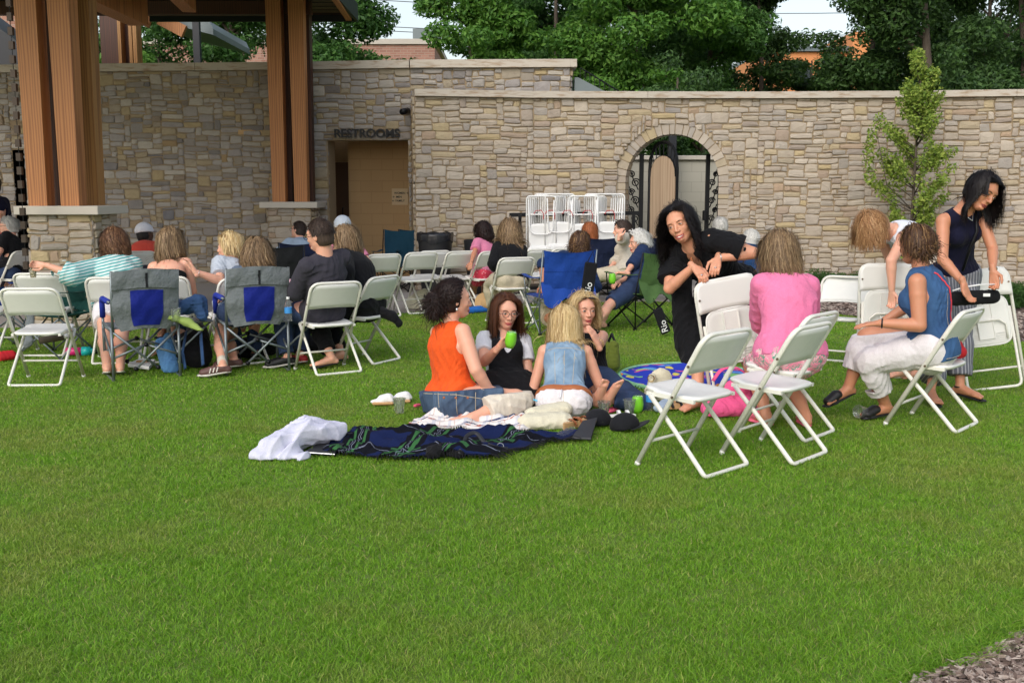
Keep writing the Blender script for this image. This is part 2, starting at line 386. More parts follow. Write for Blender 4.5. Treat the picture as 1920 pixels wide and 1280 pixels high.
# ---------------- stone walls ----------------
def stone_layout(W, Hh, cw, ch, hole, rs, big=1.0):
    nx, nz = int(round(W/cw)), int(round(Hh/ch)); g = np.zeros((nx, nz), dtype=bool)
    for i in range(nx):
        for j in range(nz):
            if hole((i+.5)*cw, (j+.5)*ch): g[i, j] = True
    out = []
    for j in range(nz):
        for i in range(nx):
            if g[i, j]: continue
            mh = rs.choice([1, 2, 2, 2, 2, 3]) if rs.random() < .95 else 4; mw = rs.choice([2, 3, 4, 4, 5, 5, 6, 7])
            if mh >= 3: mw = min(mw, 5)
            if mh == 1: mw = max(3, mw)
            w = 1
            while w < mw and i+w < nx and not g[i+w, j]: w += 1
            if i+w < nx and not g[i+w, j] and (i+w+1 >= nx or g[i+w+1, j]): w += 1
            h = 1
            while h < mh and j+h < nz and not g[i:i+w, j+h].any(): h += 1
            g[i:i+w, j:j+h] = True; out.append((i*cw, j*ch, w*cw, h*ch))
    return out, [(i, j) for i in range(nx) for j in range(nz) if hole((i+.5)*cw, (j+.5)*ch)]
def stone_face(mb_s, mb_m, A, B, z0, z1, hole=lambda u, z: False, seed=1, cw=.055, ch=.046, warp=.006, inset=.006, depth=.034):
    """stones on the face from A to B (2D), the outward side being to the right of A->B; mortar 3 cm behind"""
    A, B = Vector(A), Vector(B); L = (B-A).length; t = (B-A)/L; nrm = Vector((t.y, -t.x)); rs = random.Random(seed)
    L2 = round(L/cw)*cw; k = L/L2; Hh = z1-z0; kz = Hh/(round(Hh/ch)*ch)
    st, holes = stone_layout(L2, Hh/kz, cw, ch, lambda u, z: hole(u*k, z0+z*kz), rs)
    ph = [rs.uniform(0, 6) for _ in range(6)]
    def wp(u, z):
        dz = warp*(math.sin(u*2.3+ph[0])+math.sin(u*5.1+z*2+ph[1])*.8+math.sin(u*11+z*5+ph[2])*.5); du = warp*(math.sin(z*6+u*1.2+ph[3])+math.sin(z*13+u*3+ph[4])*.6)
        e = min(1, min(u, L-u)/.12, (z)/.1, (Hh-z)/.1); e = max(e, 0); return u+du*e, z+dz*e
    def pt(u, z, d):
        q = A+t*u+nrm*d; return (q.x, q.y, z0+z)
    for (u, z, w, h) in st:
        u *= k; w *= k; z *= kz; h *= kz
        j = lambda s: rs.uniform(-s, s)
        cs = [(u+inset+j(.006), z+inset+j(.005)), (u+w-inset+j(.006), z+inset+j(.005)), (u+w-inset+j(.018), z+h-inset+j(.010)), (u+inset+j(.018), z+h-inset+j(.010))]
        ring = []
        for a, c2 in zip(cs, cs[1:]+cs[:1]):
            ring.append(a)
            for f in (.3, .68): ring.append((a[0]+(c2[0]-a[0])*f+j(.006), a[1]+(c2[1]-a[1])*f+j(.007)))
        # pull the sharp corners in
        cx, cz = u+w/2, z+h/2
        ring = [(p[0]+(cx-p[0])*(.05 if i % 3 == 0 else 0), p[1]+(cz-p[1])*(.1 if i % 3 == 0 else 0)) for i, p in enumerate(ring)]
        d0 = depth+j(.009); tx, tz = j(.012), j(.01); vs = []; n = len(ring); mn = min(w, h)
        for lev, (ins, d) in enumerate(((0, 0), (0, d0*.72), (.10, d0), (.5, d0+.004))):
            for (pu, pz) in ring:
                s = ins*mn
                qu = pu+(cx-pu)*min(.9, s/(w/2)); qz = pz+(cz-pz)*min(.9, s/(h/2)) if lev else pz
                wu, wz = wp(qu, qz); dd = d+((qu-cx)/w*tx+(qz-cz)/h*tz+j(.003) if lev > 1 else 0)
                vs.append(pt(wu, wz, dd))
        fs = [[l*n+i, l*n+(i+1) % n, (l+1)*n+(i+1) % n, (l+1)*n+i] for l in range(3) for i in range(n)]+[[3*n+i for i in range(n)]]
        mb_s.add(vs, fs)
    # mortar backing, cell strips skipping holes
    hs = set(holes); nx, nz = int(round(L2/cw)), int(round(Hh/kz/ch))
    for i in range(nx):
        j0 = None
        for jj in range(nz+1):
            solid = jj < nz and (i, jj) not in hs
            if solid and j0 is None: j0 = jj
            if not solid and j0 is not None:
                a, c2, zA, zB = i*cw*k, (i+1)*cw*k, j0*ch*kz, jj*ch*kz
                mb_m.add([pt(a, zA, depth*.45), pt(c2, zA, depth*.45), pt(c2, zB, depth*.45), pt(a, zB, depth*.45)], [[0, 1, 2, 3]]); j0 = None
def XY(px, y): return (P(px, 300, y).x, y)
# -- rear wall with the restroom doorway
ZL = P(1068, 127, 17.95).z
LW = [(-14, 19.2), XY(170, 18.6), XY(585, 18.3), XY(772, 18.05), XY(1068, 17.95)]
door0, door1 = P(616, 300, 18.3).x, P(768, 300, 18.1).x
ztop_door = P(690, 263, 18.2).z
w1 = empty('rear_stone_wall', (0, 0, 0), 0, 'grey stone wall with limestone coping behind the timber posts, holding the restroom doorway', 'wall')
s_, m_ = MB(), MB()
for i, (a, c) in enumerate(zip(LW, LW[1:])):
    La = Vector(a)
    if i == 2: hole = lambda u, z, La=La: z < ztop_door and La.x+u > door0 and La.x+u < door1
    elif i == 0:
        dx = P(34, 300, 18.9).x-La.x; dx2 = P(60, 300, 18.9).x-La.x; hole = lambda u, z: dx < u < dx2 and z < 2.35
    else: hole = lambda u, z: False
    if i == 3: stone_face(s_, m_, a, c, 2.6, ZL, hole, 10+i)
    else: stone_face(s_, m_, a, c, 0, ZL, hole, 10+i)
e = Vector(LW[-1]); stone_face(s_, m_, e, (e.x+.02, e.y+.45), 2.6, ZL, seed=44)
s_.build('stone_veneer', M('stone_grey'), w1); m_.build('mortar_bed', M('mortar'), w1)
# solid core, reveals and coping
c_ = MB()
def seg_slab(mb, a, c, z0, z1, d0, d1, gap=0):
    a, c = Vector(a), Vector(c); t = (c-a).normalized(); n = Vector((t.y, -t.x)); a2, c2 = a+t*gap, c-t*gap
    q = [a2+n*d0, c2+n*d0, c2+n*d1, a2+n*d1]
    mb.add([(p.x, p.y, z0) for p in q]+[(p.x, p.y, z1) for p in q], [[0, 3, 2, 1], [4, 5, 6, 7], [0, 1, 5, 4], [1, 2, 6, 5], [2, 3, 7, 6], [3, 0, 4, 7]])
for i, (a, c) in enumerate(zip(LW, LW[1:])):
    n = max(1, int((Vector(c)-Vector(a)).length/1.65)); A_, C_ = Vector(a), Vector(c)
    for k in range(n): seg_slab(c_, A_.lerp(C_, k/n), A_.lerp(C_, (k+1)/n), ZL, ZL+.13, .10, -.5, .004)
e = Vector(LW[-1]); c_.box((e.x+.05, e.y+.2, ZL+.065), (.11, .6, .129))
c_.build('coping', M('coping'), w1)
k_ = MB()
seg_slab(k_, LW[0], LW[1], 2.4, ZL, -.0, -.4); seg_slab(k_, LW[1], LW[2], 0, ZL, 0, -.4)
a3, a4 = Vector(LW[2]), Vector(LW[3])
def onl(x): return a3.lerp(a4, (x-a3.x)/(a4.x-a3.x))
seg_slab(k_, a3, onl(door0), 0, ZL, 0, -.4); seg_slab(k_, onl(door1), a4, 0, ZL, 0, -.4); seg_slab(k_, onl(door0), onl(door1), ztop_door, ZL, 0, -.4)
seg_slab(k_, LW[3], LW[4], 0, ZL, 0, -.4)
k_.build('wall_core', M('mortar'), w1)
# reveal stones of the doorway
s2, m2 = MB(), MB()
q = onl(door0); stone_face(s2, m2, (q.x-.05, q.y+.0), (q.x-.05, q.y+.42), 0, ztop_door, seed=71, depth=.05)
q = onl(door1); stone_face(s2, m2, (q.x+.05, q.y+.42), (q.x+.05, q.y), 0, ztop_door, seed=72, depth=.05)
s2.build('doorway_reveal', M('stone_grey'), w1); m2.build('reveal_mortar', M('mortar'), w1)
# restroom recess
rr = MB(); xa, xb = door0-1.4, door1+.25
rr.box(((P(652, 300, 19.4).x+xb)/2+.3, 19.5, 1.35), (xb-P(652, 300, 19.4).x+.6, .12, 2.7))
rr.box((xb+.35, 19.0, 1.35), (.1, 1.0, 2.7)); rr.box(((xa+xb)/2, 19.3, 2.62), (3.4, 1.9, .08)); rr.box((xa, 19.6, 1.35), (.1, 2.4, 2.7)); rr.box(((xa+xb)/2-.6, 20.4, 1.35), (2.6, .1, 2.7))
o = rr.build('restroom_screen_wall', M('block_tan')); setp(o, 'tan painted block wall inside the restroom doorway', 'wall')
d_ = empty('restroom_door', (P(632, 300, 19.9).x-.25, 20.2, 0), 0, 'brown door in the shade inside the restroom doorway', 'door')
mb1 = MB(); mb1.box((0, 0, 1.08), (.95, .05, 2.16), bev=.004); mb1.build('door_leaf', M('door_brown'), d_)
mb1 = MB(); mb1.tube([(.3, -.03, 1.0), (.3, -.08, 1.0), (.3, -.08, 1.3), (.3, -.03, 1.3)], .012); mb1.build('handle', M('black_metal'), d_)
d2 = empty('dark_doorway_door', (P(47, 300, 18.95).x, 19.2, 0), 0, 'nearly black door in the stone wall behind the left timber post', 'door')
mb1 = MB(); mb1.box((0, 0, 1.2), (.8, .06, 2.4)); mb1.build('door_leaf', M('black_metal'), d2)
# lettering
def text_obj(body, size, mat, loc, ext=.012, rz=0, align='CENTER', parent=None, name='lettering', rx=R(90), ry=0, bold=0):
    cu = bpy.data.curves.new(name, 'FONT'); cu.body = body; cu.size = size; cu.extrude = ext; cu.align_x = align; cu.offset = bold
    o = bpy.data.objects.new('tmp_text', cu); COL.objects.link(o); o.location = loc; o.rotation_euler = (rx, ry, rz)
    bpy.context.view_layer.update()
    me = bpy.data.meshes.new_from_object(o.evaluated_get(bpy.context.evaluated_depsgraph_get())); mw = o.matrix_world.copy(); bpy.data.objects.remove(o)
    me.transform(mw); me.materials.clear(); me.materials.append(M(mat)); me.name = name
    n = bpy.data.objects.new(name, me); COL.objects.link(n)
    if parent: n.parent = parent
    return n
pl = P(689, 256, 18.12)
t_ = text_obj('RESTROOMS', .20, 'black_metal', (pl.x, 18.04, pl.z-.02), .018, -.03, bold=.005, name='restrooms_lettering'); setp(t_, 'dark raised letters reading RESTROOMS above the doorway', 'sign')
mat_plain('sign_paper', srgb(216, 190, 150), .6, .03, 5, 0)
ps = P(750, 369, 19.43); sg = empty('direction_sign', (ps.x, 19.425, ps.z), 0, 'small cream sign with arrows for women, men and family on the tan wall', 'sign')
mb1 = MB(); mb1.box((0, 0, 0), (.3, .012, .3)); mb1.build('sign_board', M('sign_paper'), sg)
for tx, zz, xx in (('WOMEN →', .05, .03), ('← MEN', -.02, -.05), ('← FAMILY', -.09, -.03)): text_obj(tx, .052, 'black_metal', (xx, -.012, zz), .002, parent=sg, name='sign_text', bold=.001)
# -- security camera
pc = P(761, 208, 17.9); sc_ = empty('security_camera', (pc.x, 17.9, pc.z), 0, 'small black security camera on the stone corner beside the restroom doorway', 'security camera')
mb1 = MB(); mb1.tube([(.03, 0, 0), (-.05, -.16, -.03)], [.055, .05], 12); mb1.build('camera_body', M('black_metal'), sc_, True)
mb1 = MB(); mb1.tube([(.04, .12, .0), (.02, 0, 0)], .025, 8); mb1.build('bracket', M('limestone'), sc_)
# -- front wall with the arch
ZF = P(1300, 186, 17.5).z
FW = [XY(778, 17.0), XY(1000, 17.35), XY(1420, 17.45), XY(1700, 17.3), XY(2300, 16.6)]
AC = P(1259, 350, 17.45); AR = (P(1346, 350, 17.45).x-P(1172, 350, 17.45).x)/2; azc = P(1259, 252, 17.45).z-AR
w2 = empty('front_stone_wall', (0, 0, 0), 0, 'long beige stone wall with an arched gateway behind the crowd on the right', 'wall')
s_, m_ = MB(), MB()
for i, (a, c) in enumerate(zip(FW, FW[1:])):
    La, Lc = Vector(a), Vector(c)
    def hole(u, z, La=La, Lc=Lc):
        x = La.x+u*(Lc.x-La.x)/(Lc-La).length; rr_ = AR+.17
        return (z > azc and math.hypot(x-AC.x, z-azc) < rr_) or (z <= azc and abs(x-AC.x) < AR*.985+.17)
    stone_face(s_, m_, a, c, 0, ZF, hole, 30+i)
a = Vector(FW[0]); stone_face(s_, m_, (a.x, a.y+1.0), (a.x, a.y), 0, ZF, seed=50)
s_.build('stone_veneer', M('stone_warm'), w2); m_.build('mortar_bed', M('mortar'), w2)
# arch ring: voussoirs, and the skewed passage lined with stones
v_ = MB(); rs = random.Random(3); back = Vector((.11, .42))
def av(r, ang, d):  # d 0 front .. 1 back
    if ang < 0: x, z = r, azc+ang*AR   # below springing, right side
    elif ang > math.pi: x, z = -r, azc-(ang-math.pi)*AR
    else: x, z = r*math.cos(ang), azc+r*math.sin(ang)
    return (AC.x+x+back.x*d, 17.40+back.y*d, max(0, z))
ang = -azc/AR
while ang < math.pi+azc/AR-.01:
    da = rs.uniform(.09, .17); e1 = min(ang+da, math.pi+azc/AR); g = .008
    r0, r1 = AR, AR+.17+rs.uniform(-.01, .01); f = -.015+rs.uniform(-.01, .01)
    vs = []
    for d in (f, .25):
        for (r, aa) in ((r0, ang+g), (r1, ang+g), (r1, e1-g), (r0, e1-g)): vs.append(av(r, aa, d))
    v_.add(vs, [[0, 1, 2, 3], [4, 7, 6, 5], [0, 4, 5, 1], [1, 5, 6, 2], [2, 6, 7, 3], [3, 7, 4, 0]])
    for d0, d1 in ((.27, .6), (.62, 1.0)):
        o1 = rs.uniform(-.01, .01)
        vs = [av(r, aa, d) for d in (d0, d1) for (r, aa) in ((r0+o1, ang+g), (r1, ang+g), (r1, e1-g), (r0+o1, e1-g))]
        v_.add(vs, [[0, 1, 2, 3], [4, 7, 6, 5], [0, 4, 5, 1], [1, 5, 6, 2], [2, 6, 7, 3], [3, 7, 4, 0]])
    ang = e1
v_.build('arch_ring', M('stone_warm'), w2)
v2 = MB(); N = 60
for i in range(N):
    a0, a1 = -azc/AR+(math.pi+2*azc/AR)*i/N, -azc/AR+(math.pi+2*azc/AR)*(i+1)/N
    v2.add([av(r, aa, d) for d in (.02, .98) for (r, aa) in ((AR+.02, a0), (AR+.22, a0), (AR+.22, a1), (AR+.02, a1))], [[0, 1, 2, 3], [4, 7, 6, 5], [0, 4, 5, 1], [2, 6, 7, 3], [1, 5, 6, 2], [3, 7, 4, 0]])
v2.build('arch_core', M('mortar'), w2)
c_ = MB()
for i, (a, c) in enumerate(zip(FW, FW[1:])):
    n = max(1, int((Vector(c)-Vector(a)).length/1.3)); A_, C_ = Vector(a), Vector(c)
    for k in range(n): seg_slab(c_, A_.lerp(C_, k/n), A_.lerp(C_, (k+1)/n), ZF, ZF+.105, .11, -.42, .003)
c_.build('coping', M('coping'), w2)
k_ = MB()
seg_slab(k_, FW[0], FW[1], 0, ZF, 0, -.35); a3, a4 = Vector(FW[1]), Vector(FW[2])
seg_slab(k_, a3, onl(AC.x-AR-.2), 0, ZF, 0, -.35); seg_slab(k_, onl(AC.x+AR+.5), a4, 0, ZF, -.3, -.35); seg_slab(k_, onl(AC.x-AR-.2), onl(AC.x+AR+.5), azc+AR+.19, ZF, 0, -.35)
seg_slab(k_, FW[2], FW[3], 0, ZF, 0, -.35); seg_slab(k_, FW[3], FW[4], 0, ZF, 0, -.35)
k_.build('wall_core', M('mortar'), w2)
# -- iron gate
gt = empty('iron_gate', (AC.x+back.x, 17.83, 0), 0, 'black iron gate with scroll side panels and an open arched leaf in the stone archway', 'gate')
def gx(px, y=17.85): return P(px, 350, y).x-(AC.x+back.x)
def gz(py, y=17.85): return P(1250, py, y).z
g_ = MB()
for px, w in ((1202, .07), (1326, .065)): g_.box((gx(px), 0, gz(300)/2+.05), (w, .07, gz(300)+.1))
g_.build('gate_post', M('black_metal'), gt)
def scroll(mb, c, r, dirx, turns=1.6, rr=.011):
    pts = []
    for k in range(26):
        a = k/25*turns*2*math.pi; q = r*(1-.75*k/25); pts.append((c[0]+dirx*q*math.cos(a), c[1], c[2]+q*math.sin(a)))
    mb.tube(pts, rr, 5)
for side, x0, x1 in ((1, 1176, 1199), (-1, 1347, 1329)):
    p_ = MB(); xa, xb = gx(x0), gx(x1); outer = []
    for k in range(14):
        z = 0.15+(gz(300)-.15)*k/13; f = 1-max(0, (z-azc)/(AR*1.05))**2; outer.append((xb+(xa-xb)*math.sqrt(max(.02, f)), 0, z))
    p_.tube(outer, .018, 6)
    zz = .25; s = 1; r_ = abs(xb-xa)*.38
    while zz < gz(320):
        f = 1-max(0, (zz-azc)/(AR*1.05))**2; w = abs(xb-xa)*math.sqrt(max(.02, f)); r2 = min(r_, w*.36)
        sg_ = 1 if xa > xb else -1
        scroll(p_, (xb+sg_*w*.32, 0, zz), r2, s*sg_); scroll(p_, (xb+sg_*w*.66, 0, zz+.14), r2*.8, -s*sg_)
        p_.tube([(xb+sg_*w*.1, 0, zz-.12), (xb+sg_*w*.5, 0, zz+.05), (xb+sg_*w*.85, 0, zz+.24)], .01, 5); zz += .3; s = -s
    p_.build('scroll_panel', M('black_metal'), gt)
# open leaf swung outward, arched top, board filling
lf = MB(); hx, hy = gx(1216), -.1; ex, ey = gx(1256), -.75   # hinge -> free edge (towards the lawn)
def lp(s, z): return (hx+(ex-hx)*s, hy+(ey-hy)*s, z)
zs_, zt_ = gz(318, 17.4), gz(266, 17.4)
archp = [lp(0, .1), lp(0, zs_)]+[lp(.5-.5*math.cos(math.pi*k/10), zs_+(zt_-zs_)*math.sin(math.pi*k/10)**.8) for k in range(1, 10)]+[lp(1, zs_), lp(1, .1)]
lf.tube(archp, .028, 6); lf.tube([lp(0, .1), lp(1, .1)], .025, 6)
zi = gz(292, 17.4)
arch2 = [lp(.06, zs_-.12)]+[lp(.5-.44*math.cos(math.pi*k/10), zs_-.12+(zi-zs_+.12)*math.sin(math.pi*k/10)**.8) for k in range(1, 10)]+[lp(.94, zs_-.12)]
lf.tube(arch2, .016, 6)
for k in (2, 3, 4, 5, 6, 7, 8): lf.tube([arch2[k], archp[k+1]], .009, 4)
lf.build('gate_leaf_frame', M('black_metal'), gt)
wood_mat('board_pale', srgb(196, 174, 148), srgb(160, 134, 110))
bd = MB(); off = Vector((.0, .012, 0))
poly = [Vector(lp(.06, .15))]+[Vector(p) for p in arch2]+[Vector(lp(.94, .15))]; nrm = Vector((-(ey-hy), ex-hx, 0)).normalized()*.015
bd.prism(poly, nrm, -nrm); bd.build('board_infill', M('board_pale'), gt)
bx = MB(); bx.box((gx(1321), -.06, gz(404)), (.07, .08, .17), bev=.01); bx.build('lock_box', M('black_metal'), gt)
# -- pale block wall seen through the arch
pw = empty('pale_block_wall', (0, 0, 0), 0, 'pale block wall with a light cap seen through the archway', 'wall')
zc = P(1290, 300, 21).z; mb1 = MB(); mb1.box((3.9, 21.2, zc/2), (4.6, .2, zc)); mb1.build('wall_face', M('block_pale'), pw)
mb1 = MB(); mb1.box((3.9, 21.18, zc+.045), (4.64, .3, .086), bev=.01); mb1.build('cap', M('limestone'), pw)
mb1 = MB(); mb1.box((P(1262, 280, 20.6).x, 20.7, 1.75), (.14, .14, 3.5)); mb1.tube([(P(1262, 280, 20.6).x, 20.7, 3.4), (P(1262, 280, 20.6).x, 20.7, 3.55)], .09); o = mb1.build('dark_post', M('dark_fascia')); setp(o, 'dark square post rising behind the pale wall in the archway', 'post')
# sloped grey return at the end of the rear wall
mb1 = MB(); e = Vector(LW[-1]); mb1.prism([(e.x+.08, e.y+.1, ZF+.1), (e.x+.08, e.y+.1, ZL-.15), (e.x+.14, e.y+.1, ZL-.15), (e.x+.75, e.y+.1, ZF+.1)], (0, 0, 0), (0, 1.2, 0)); o = mb1.build('sloped_parapet', M('roof_metal')); setp(o, 'sloping grey parapet at the end of the higher stone wall', 'parapet')
mb1 = MB()
for k in range(9): f = k/8; x = e.x+.18+.66*f; z = ZL-.13-(ZL-ZF-.18)*f; mb1.tube([(x, e.y+.2, z-.02), (x, e.y+.2, z+.14)], .008, 4)
mb1.tube([(e.x+.18, e.y+.2, ZL+.02), (e.x+.84, e.y+.2, ZF+.19)], .012, 5); o = mb1.build('railing', M('black_metal')); setp(o, 'thin black railing on the sloping parapet beside the trees', 'railing')
# ---------------- piers, posts, canopy ----------------
def pier(name, px0, px1, y, zc, depth, label, seed, posts, pw, lab2):
    xa, xb = P(px0, 400, y).x, P(px1, 400, y).x
    p = empty(name, (0, 0, 0), 0, label, 'pier')
    s_, m_ = MB(), MB()
    stone_face(s_, m_, (xa, y), (xb, y), 0, zc-.10, seed=seed); stone_face(s_, m_, (xb, y), (xb, y+depth), 0, zc-.10, seed=seed+1)
    stone_face(s_, m_, (xa, y+depth), (xa, y), 0, zc-.10, seed=seed+2)
    s_.build('stone_veneer', M('stone_warm'), p); m_.build('mortar_bed', M('mortar'), p)
    c = MB(); c.box(((xa+xb)/2, y+depth/2, zc-.05), (xb-xa+.24, depth+.24, .10), bev=.006); c.build('cap', M('limestone'), p)
    t = empty('timber_column', ((xa+xb)/2, y+depth/2, zc), 0, lab2, 'column')
    for (pxc, dy, mt) in posts:
        x = P(pxc, 388, y+dy).x-(xa+xb)/2; q = MB(); h = 5.1-zc; w0, w1 = pw
        cy = dy-depth/2
        vs = [(x+sx*w0/2, cy+sy*w0/2, 0) for sx, sy in ((-1, -1), (1, -1), (1, 1), (-1, 1))]+[(x+sx*w1/2, cy+sy*w1/2, h) for sx, sy in ((-1, -1), (1, -1), (1, 1), (-1, 1))]
        q.add(vs, [[0, 3, 2, 1], [4, 5, 6, 7]]+[[i, (i+1) % 4, 4+(i+1) % 4, 4+i] for i in range(4)]); q.build('post', M(mt), t)
    return (xa+xb)/2
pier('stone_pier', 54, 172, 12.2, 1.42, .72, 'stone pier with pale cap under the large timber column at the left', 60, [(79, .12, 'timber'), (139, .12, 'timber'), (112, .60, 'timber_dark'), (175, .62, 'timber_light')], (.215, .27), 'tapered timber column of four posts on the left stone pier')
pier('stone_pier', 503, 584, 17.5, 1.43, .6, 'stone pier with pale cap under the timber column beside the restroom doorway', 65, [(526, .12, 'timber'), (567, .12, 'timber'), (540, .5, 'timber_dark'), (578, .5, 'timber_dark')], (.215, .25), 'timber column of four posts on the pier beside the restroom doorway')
rf = empty('canopy_roof', (0, 0, 0), 0, 'timber canopy roof with dark fascia over the two columns', 'roof')
YE = 19.3; ZR = P(500, 30, YE).z; XR = P(664, 30, YE).x
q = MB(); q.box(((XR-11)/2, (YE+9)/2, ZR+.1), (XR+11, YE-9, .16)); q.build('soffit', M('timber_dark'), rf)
q = MB(); q.box(((XR+P(285, 30, YE).x)/2, YE+.03, ZR+.05), (XR-P(285, 30, YE).x+.1, .06, .3)); q.box((XR+.04, (YE+9)/2, ZR+.06), (.06, YE-9, .3)); q.build('fascia', M('dark_fascia'), rf)
q = MB()
for k in range(24): x = -10.8+k*.34; 
for k in range(1, 30): q.box(((XR-11)/2, 9+k*.35, ZR+.016), (XR+10.9, .012, .012))
q.build('board_joints', M('dark_fascia'), rf)
def beam(a, b, w, h, mt='timber'):
    q = MB(); q.bar(a, b, w, h, bev=.006); q.build('beam', M(mt), rf)
bz = 4.35
beam((P(176, 8, 14.4).x-.15, 10, bz), (P(268, 40, 16.3).x-.1, 16.4, bz), .3, .5)
beam((P(334, 0, 14).x, 12, bz+.08), (P(352, 40, 16.2).x, 16.3, bz+.08), .2, .3)
beam((P(645, 0, 17.2).x, 14, ZR-.05), (P(652, 20, 19).x, 19.1, ZR-.05), .1, .14)
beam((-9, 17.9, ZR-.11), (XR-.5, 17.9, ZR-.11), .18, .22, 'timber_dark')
# second pavilion beyond the wall
r2 = empty('far_pavilion', (0, 0, 0), 0, 'second timber pavilion with grey metal roof beyond the stone wall at the left', 'pavilion')
for pxc, mt, w in ((216, 'timber_dark', .46), (243, 'timber_dark', .34), (265, 'timber_light', .07), (257, 'timber_light', .06), (237, 'timber_light', .06)):
    q = MB(); x = P(pxc, 80, 21).x; q.box((x, 21+(0 if w > .1 else -.22), 3), (w, .3, 6)); q.build('post', M(mt), r2)
q = MB(); y = 22; a = P(270, 32, y); c = P(400, 66, y); q.prism([a, c, c+V(0, 0, .12), P(392, 40, y), a+V(0, 0, .2)], (0, 0, 0), (0, 3, 0)); q.build('roof', M('roof_metal'), r2)
for (x0, y0, x1, y1) in ((262, 36, 282, 48), (300, 38, 346, 66)):
    q = MB(); a, c = P(x0, y0-2, 21.6), P(x1, y1-6, 21.6); q.bar(a, c, .12, .24, up=(0, 0, 1)); q.build('rafter', M('timber'), r2)
q = MB(); x = P(370, 90, 21.5).x; q.box((x, 21.5, 2.6), (.13, .13, 5.1)); q.build('steel_post', M('dark_fascia'), r2)
# rain chain
rc = empty('rain_chain', (0, 0, 0), 0, 'metal rain chain of square cups hanging beside the left timber column', 'rain chain')
cx = P(46, 450, 11.7).x; q = MB(); q.tube([(cx, 11.7, .3), (cx, 11.7, 5.2)], .004, 5); q.build('link_rod', M('black_metal'), rc)
mat_plain('bronze', srgb(66, 58, 52), .4, .2, 10, 0, Metallic=.7)
q = MB(); z = .42; rs = random.Random(8)
while z < 5.1:
    w = .034; h = .085
    q.prism([(cx-w*.75, 11.7-w*.75, z), (cx+w*.75, 11.7-w*.75, z), (cx+w*.75, 11.7+w*.75, z), (cx-w*.75, 11.7+w*.75, z)], (0, 0, 0), (0, 0, h)); z += .15
    q.build('cup', M('bronze'), rc); q = MB()
# ---------------- buildings behind ----------------
b1 = empty('brick_building', (0, 0, 0), 0, 'low pinkish brick building partly hidden by trees behind the stone wall', 'building')
y = 46; q = MB(); x0, x1 = P(270, 90, y).x, P(815, 90, y).x; zt = P(750, 84, y).z; q.box(((x0+x1)/2, y+4, zt/2), (x1-x0, 8, zt)); q.build('wall', M('brick_pink'), b1)
q = MB(); q.box(((x0+x1)/2, y+4, zt+.12), (x1-x0+.3, 8.2, .22)); q.build('parapet', M('limestone'), b1)
q = MB(); q.box((P(790, 60, y).x, y+3, zt+.6), (1.2, 1, .9)); q.build('roof_unit', M('roof_metal'), b1)
for pxw in (420, 560, 725):
    q = MB(); q.box((P(pxw, 110, y).x, y-.02, zt-1.4), (1.3, .08, 1.1)); q.build('window', M('window_dark'), b1)
b3 = empty('brick_house', (0, 0, 0), 0, 'brick building with a steep black roof edge at the far left', 'building')
y = 24; q = MB(); x1 = P(44, 60, y).x; zt = P(20, 30, y).z; q.box((x1-4, y+3, zt/2), (8, 6, zt)); q.build('wall', M('brick_pink'), b3)
q = MB(); q.prism([P(-60, 10, 22), P(46, 88, 22), P(50, 122, 22), P(-60, 122, 22)], (0, 0, 0), (0, 1.2, 0)); q.build('roof', M('dark_fascia'), b3)
b2 = empty('orange_building', (0, 0, 0), 0, 'orange stucco building glimpsed between the dark trees on the right', 'building')
y = 55; q = MB(); x0, x1 = P(1432, 90, y).x, P(1680, 90, y).x; zt = P(1500, 98, y).z; q.box(((x0+x1)/2, y+5, zt/2), (x1-x0, 10, zt)); x2 = P(1590, 90, y).x; q.box(((x2+x1)/2, y+4.5, (zt+.9)/2), (x1-x2, 10.6, zt+.9)); q.build('wall', M('stucco_orange'), b2)
q = MB(); q.box(((x0+x2)/2, y+4.9, zt+.15), (x2-x0, 10.2, .26)); q.build('parapet', M('roof_metal'), b2)
for pxw, pyw in ((1548, 128), (1500, 150), (1590, 140)):
    q = MB(); p = P(pxw, pyw, y); q.box((p.x, y-.82, p.z), (.8, .1, 1.1)); q.build('window', M('window_dark'), b2)
b = NB('lamp_on'); b.out((1, .95, .85, 1), .5); b.b.inputs['Emission Color'].default_value = (1, .93, .8, 1); b.b.inputs['Emission Strength'].default_value = 3
q = MB(); p = P(1556, 133, y); q.box((p.x, y-.95, p.z), (.5, .2, .18), bev=.05); q.build('wall_lamp', M('lamp_on'), b2)
# utility poles and wires
q = MB(); x = P(963, 10, 50).x; q.tube([(x, 50, 0), (x, 50, 13)], .14, 8); q.box((x, 50, 12), (2, .12, .12)); o = q.build('utility_pole', M('bark')); setp(o, 'thin wooden utility pole above the trees', 'utility pole')
for i, (ya, yb) in enumerate(((-8, 14), (42, 52), (50, 60))):
    q = MB(); a, c = P(600, ya+2, 50), P(2000, yb, 50); q.tube([a.lerp(c, k/12)-V(0, 0, .5*math.sin(math.pi*k/12)) for k in range(13)], .02, 4); o = q.build('power_line', M('black_metal')); setp(o, ['thin power line, topmost, crossing the sky behind the trees', 'thin power line, middle one, crossing the sky gap', 'thin power line, lowest, just above the orange building'][i], 'power line', 'power lines behind the trees')
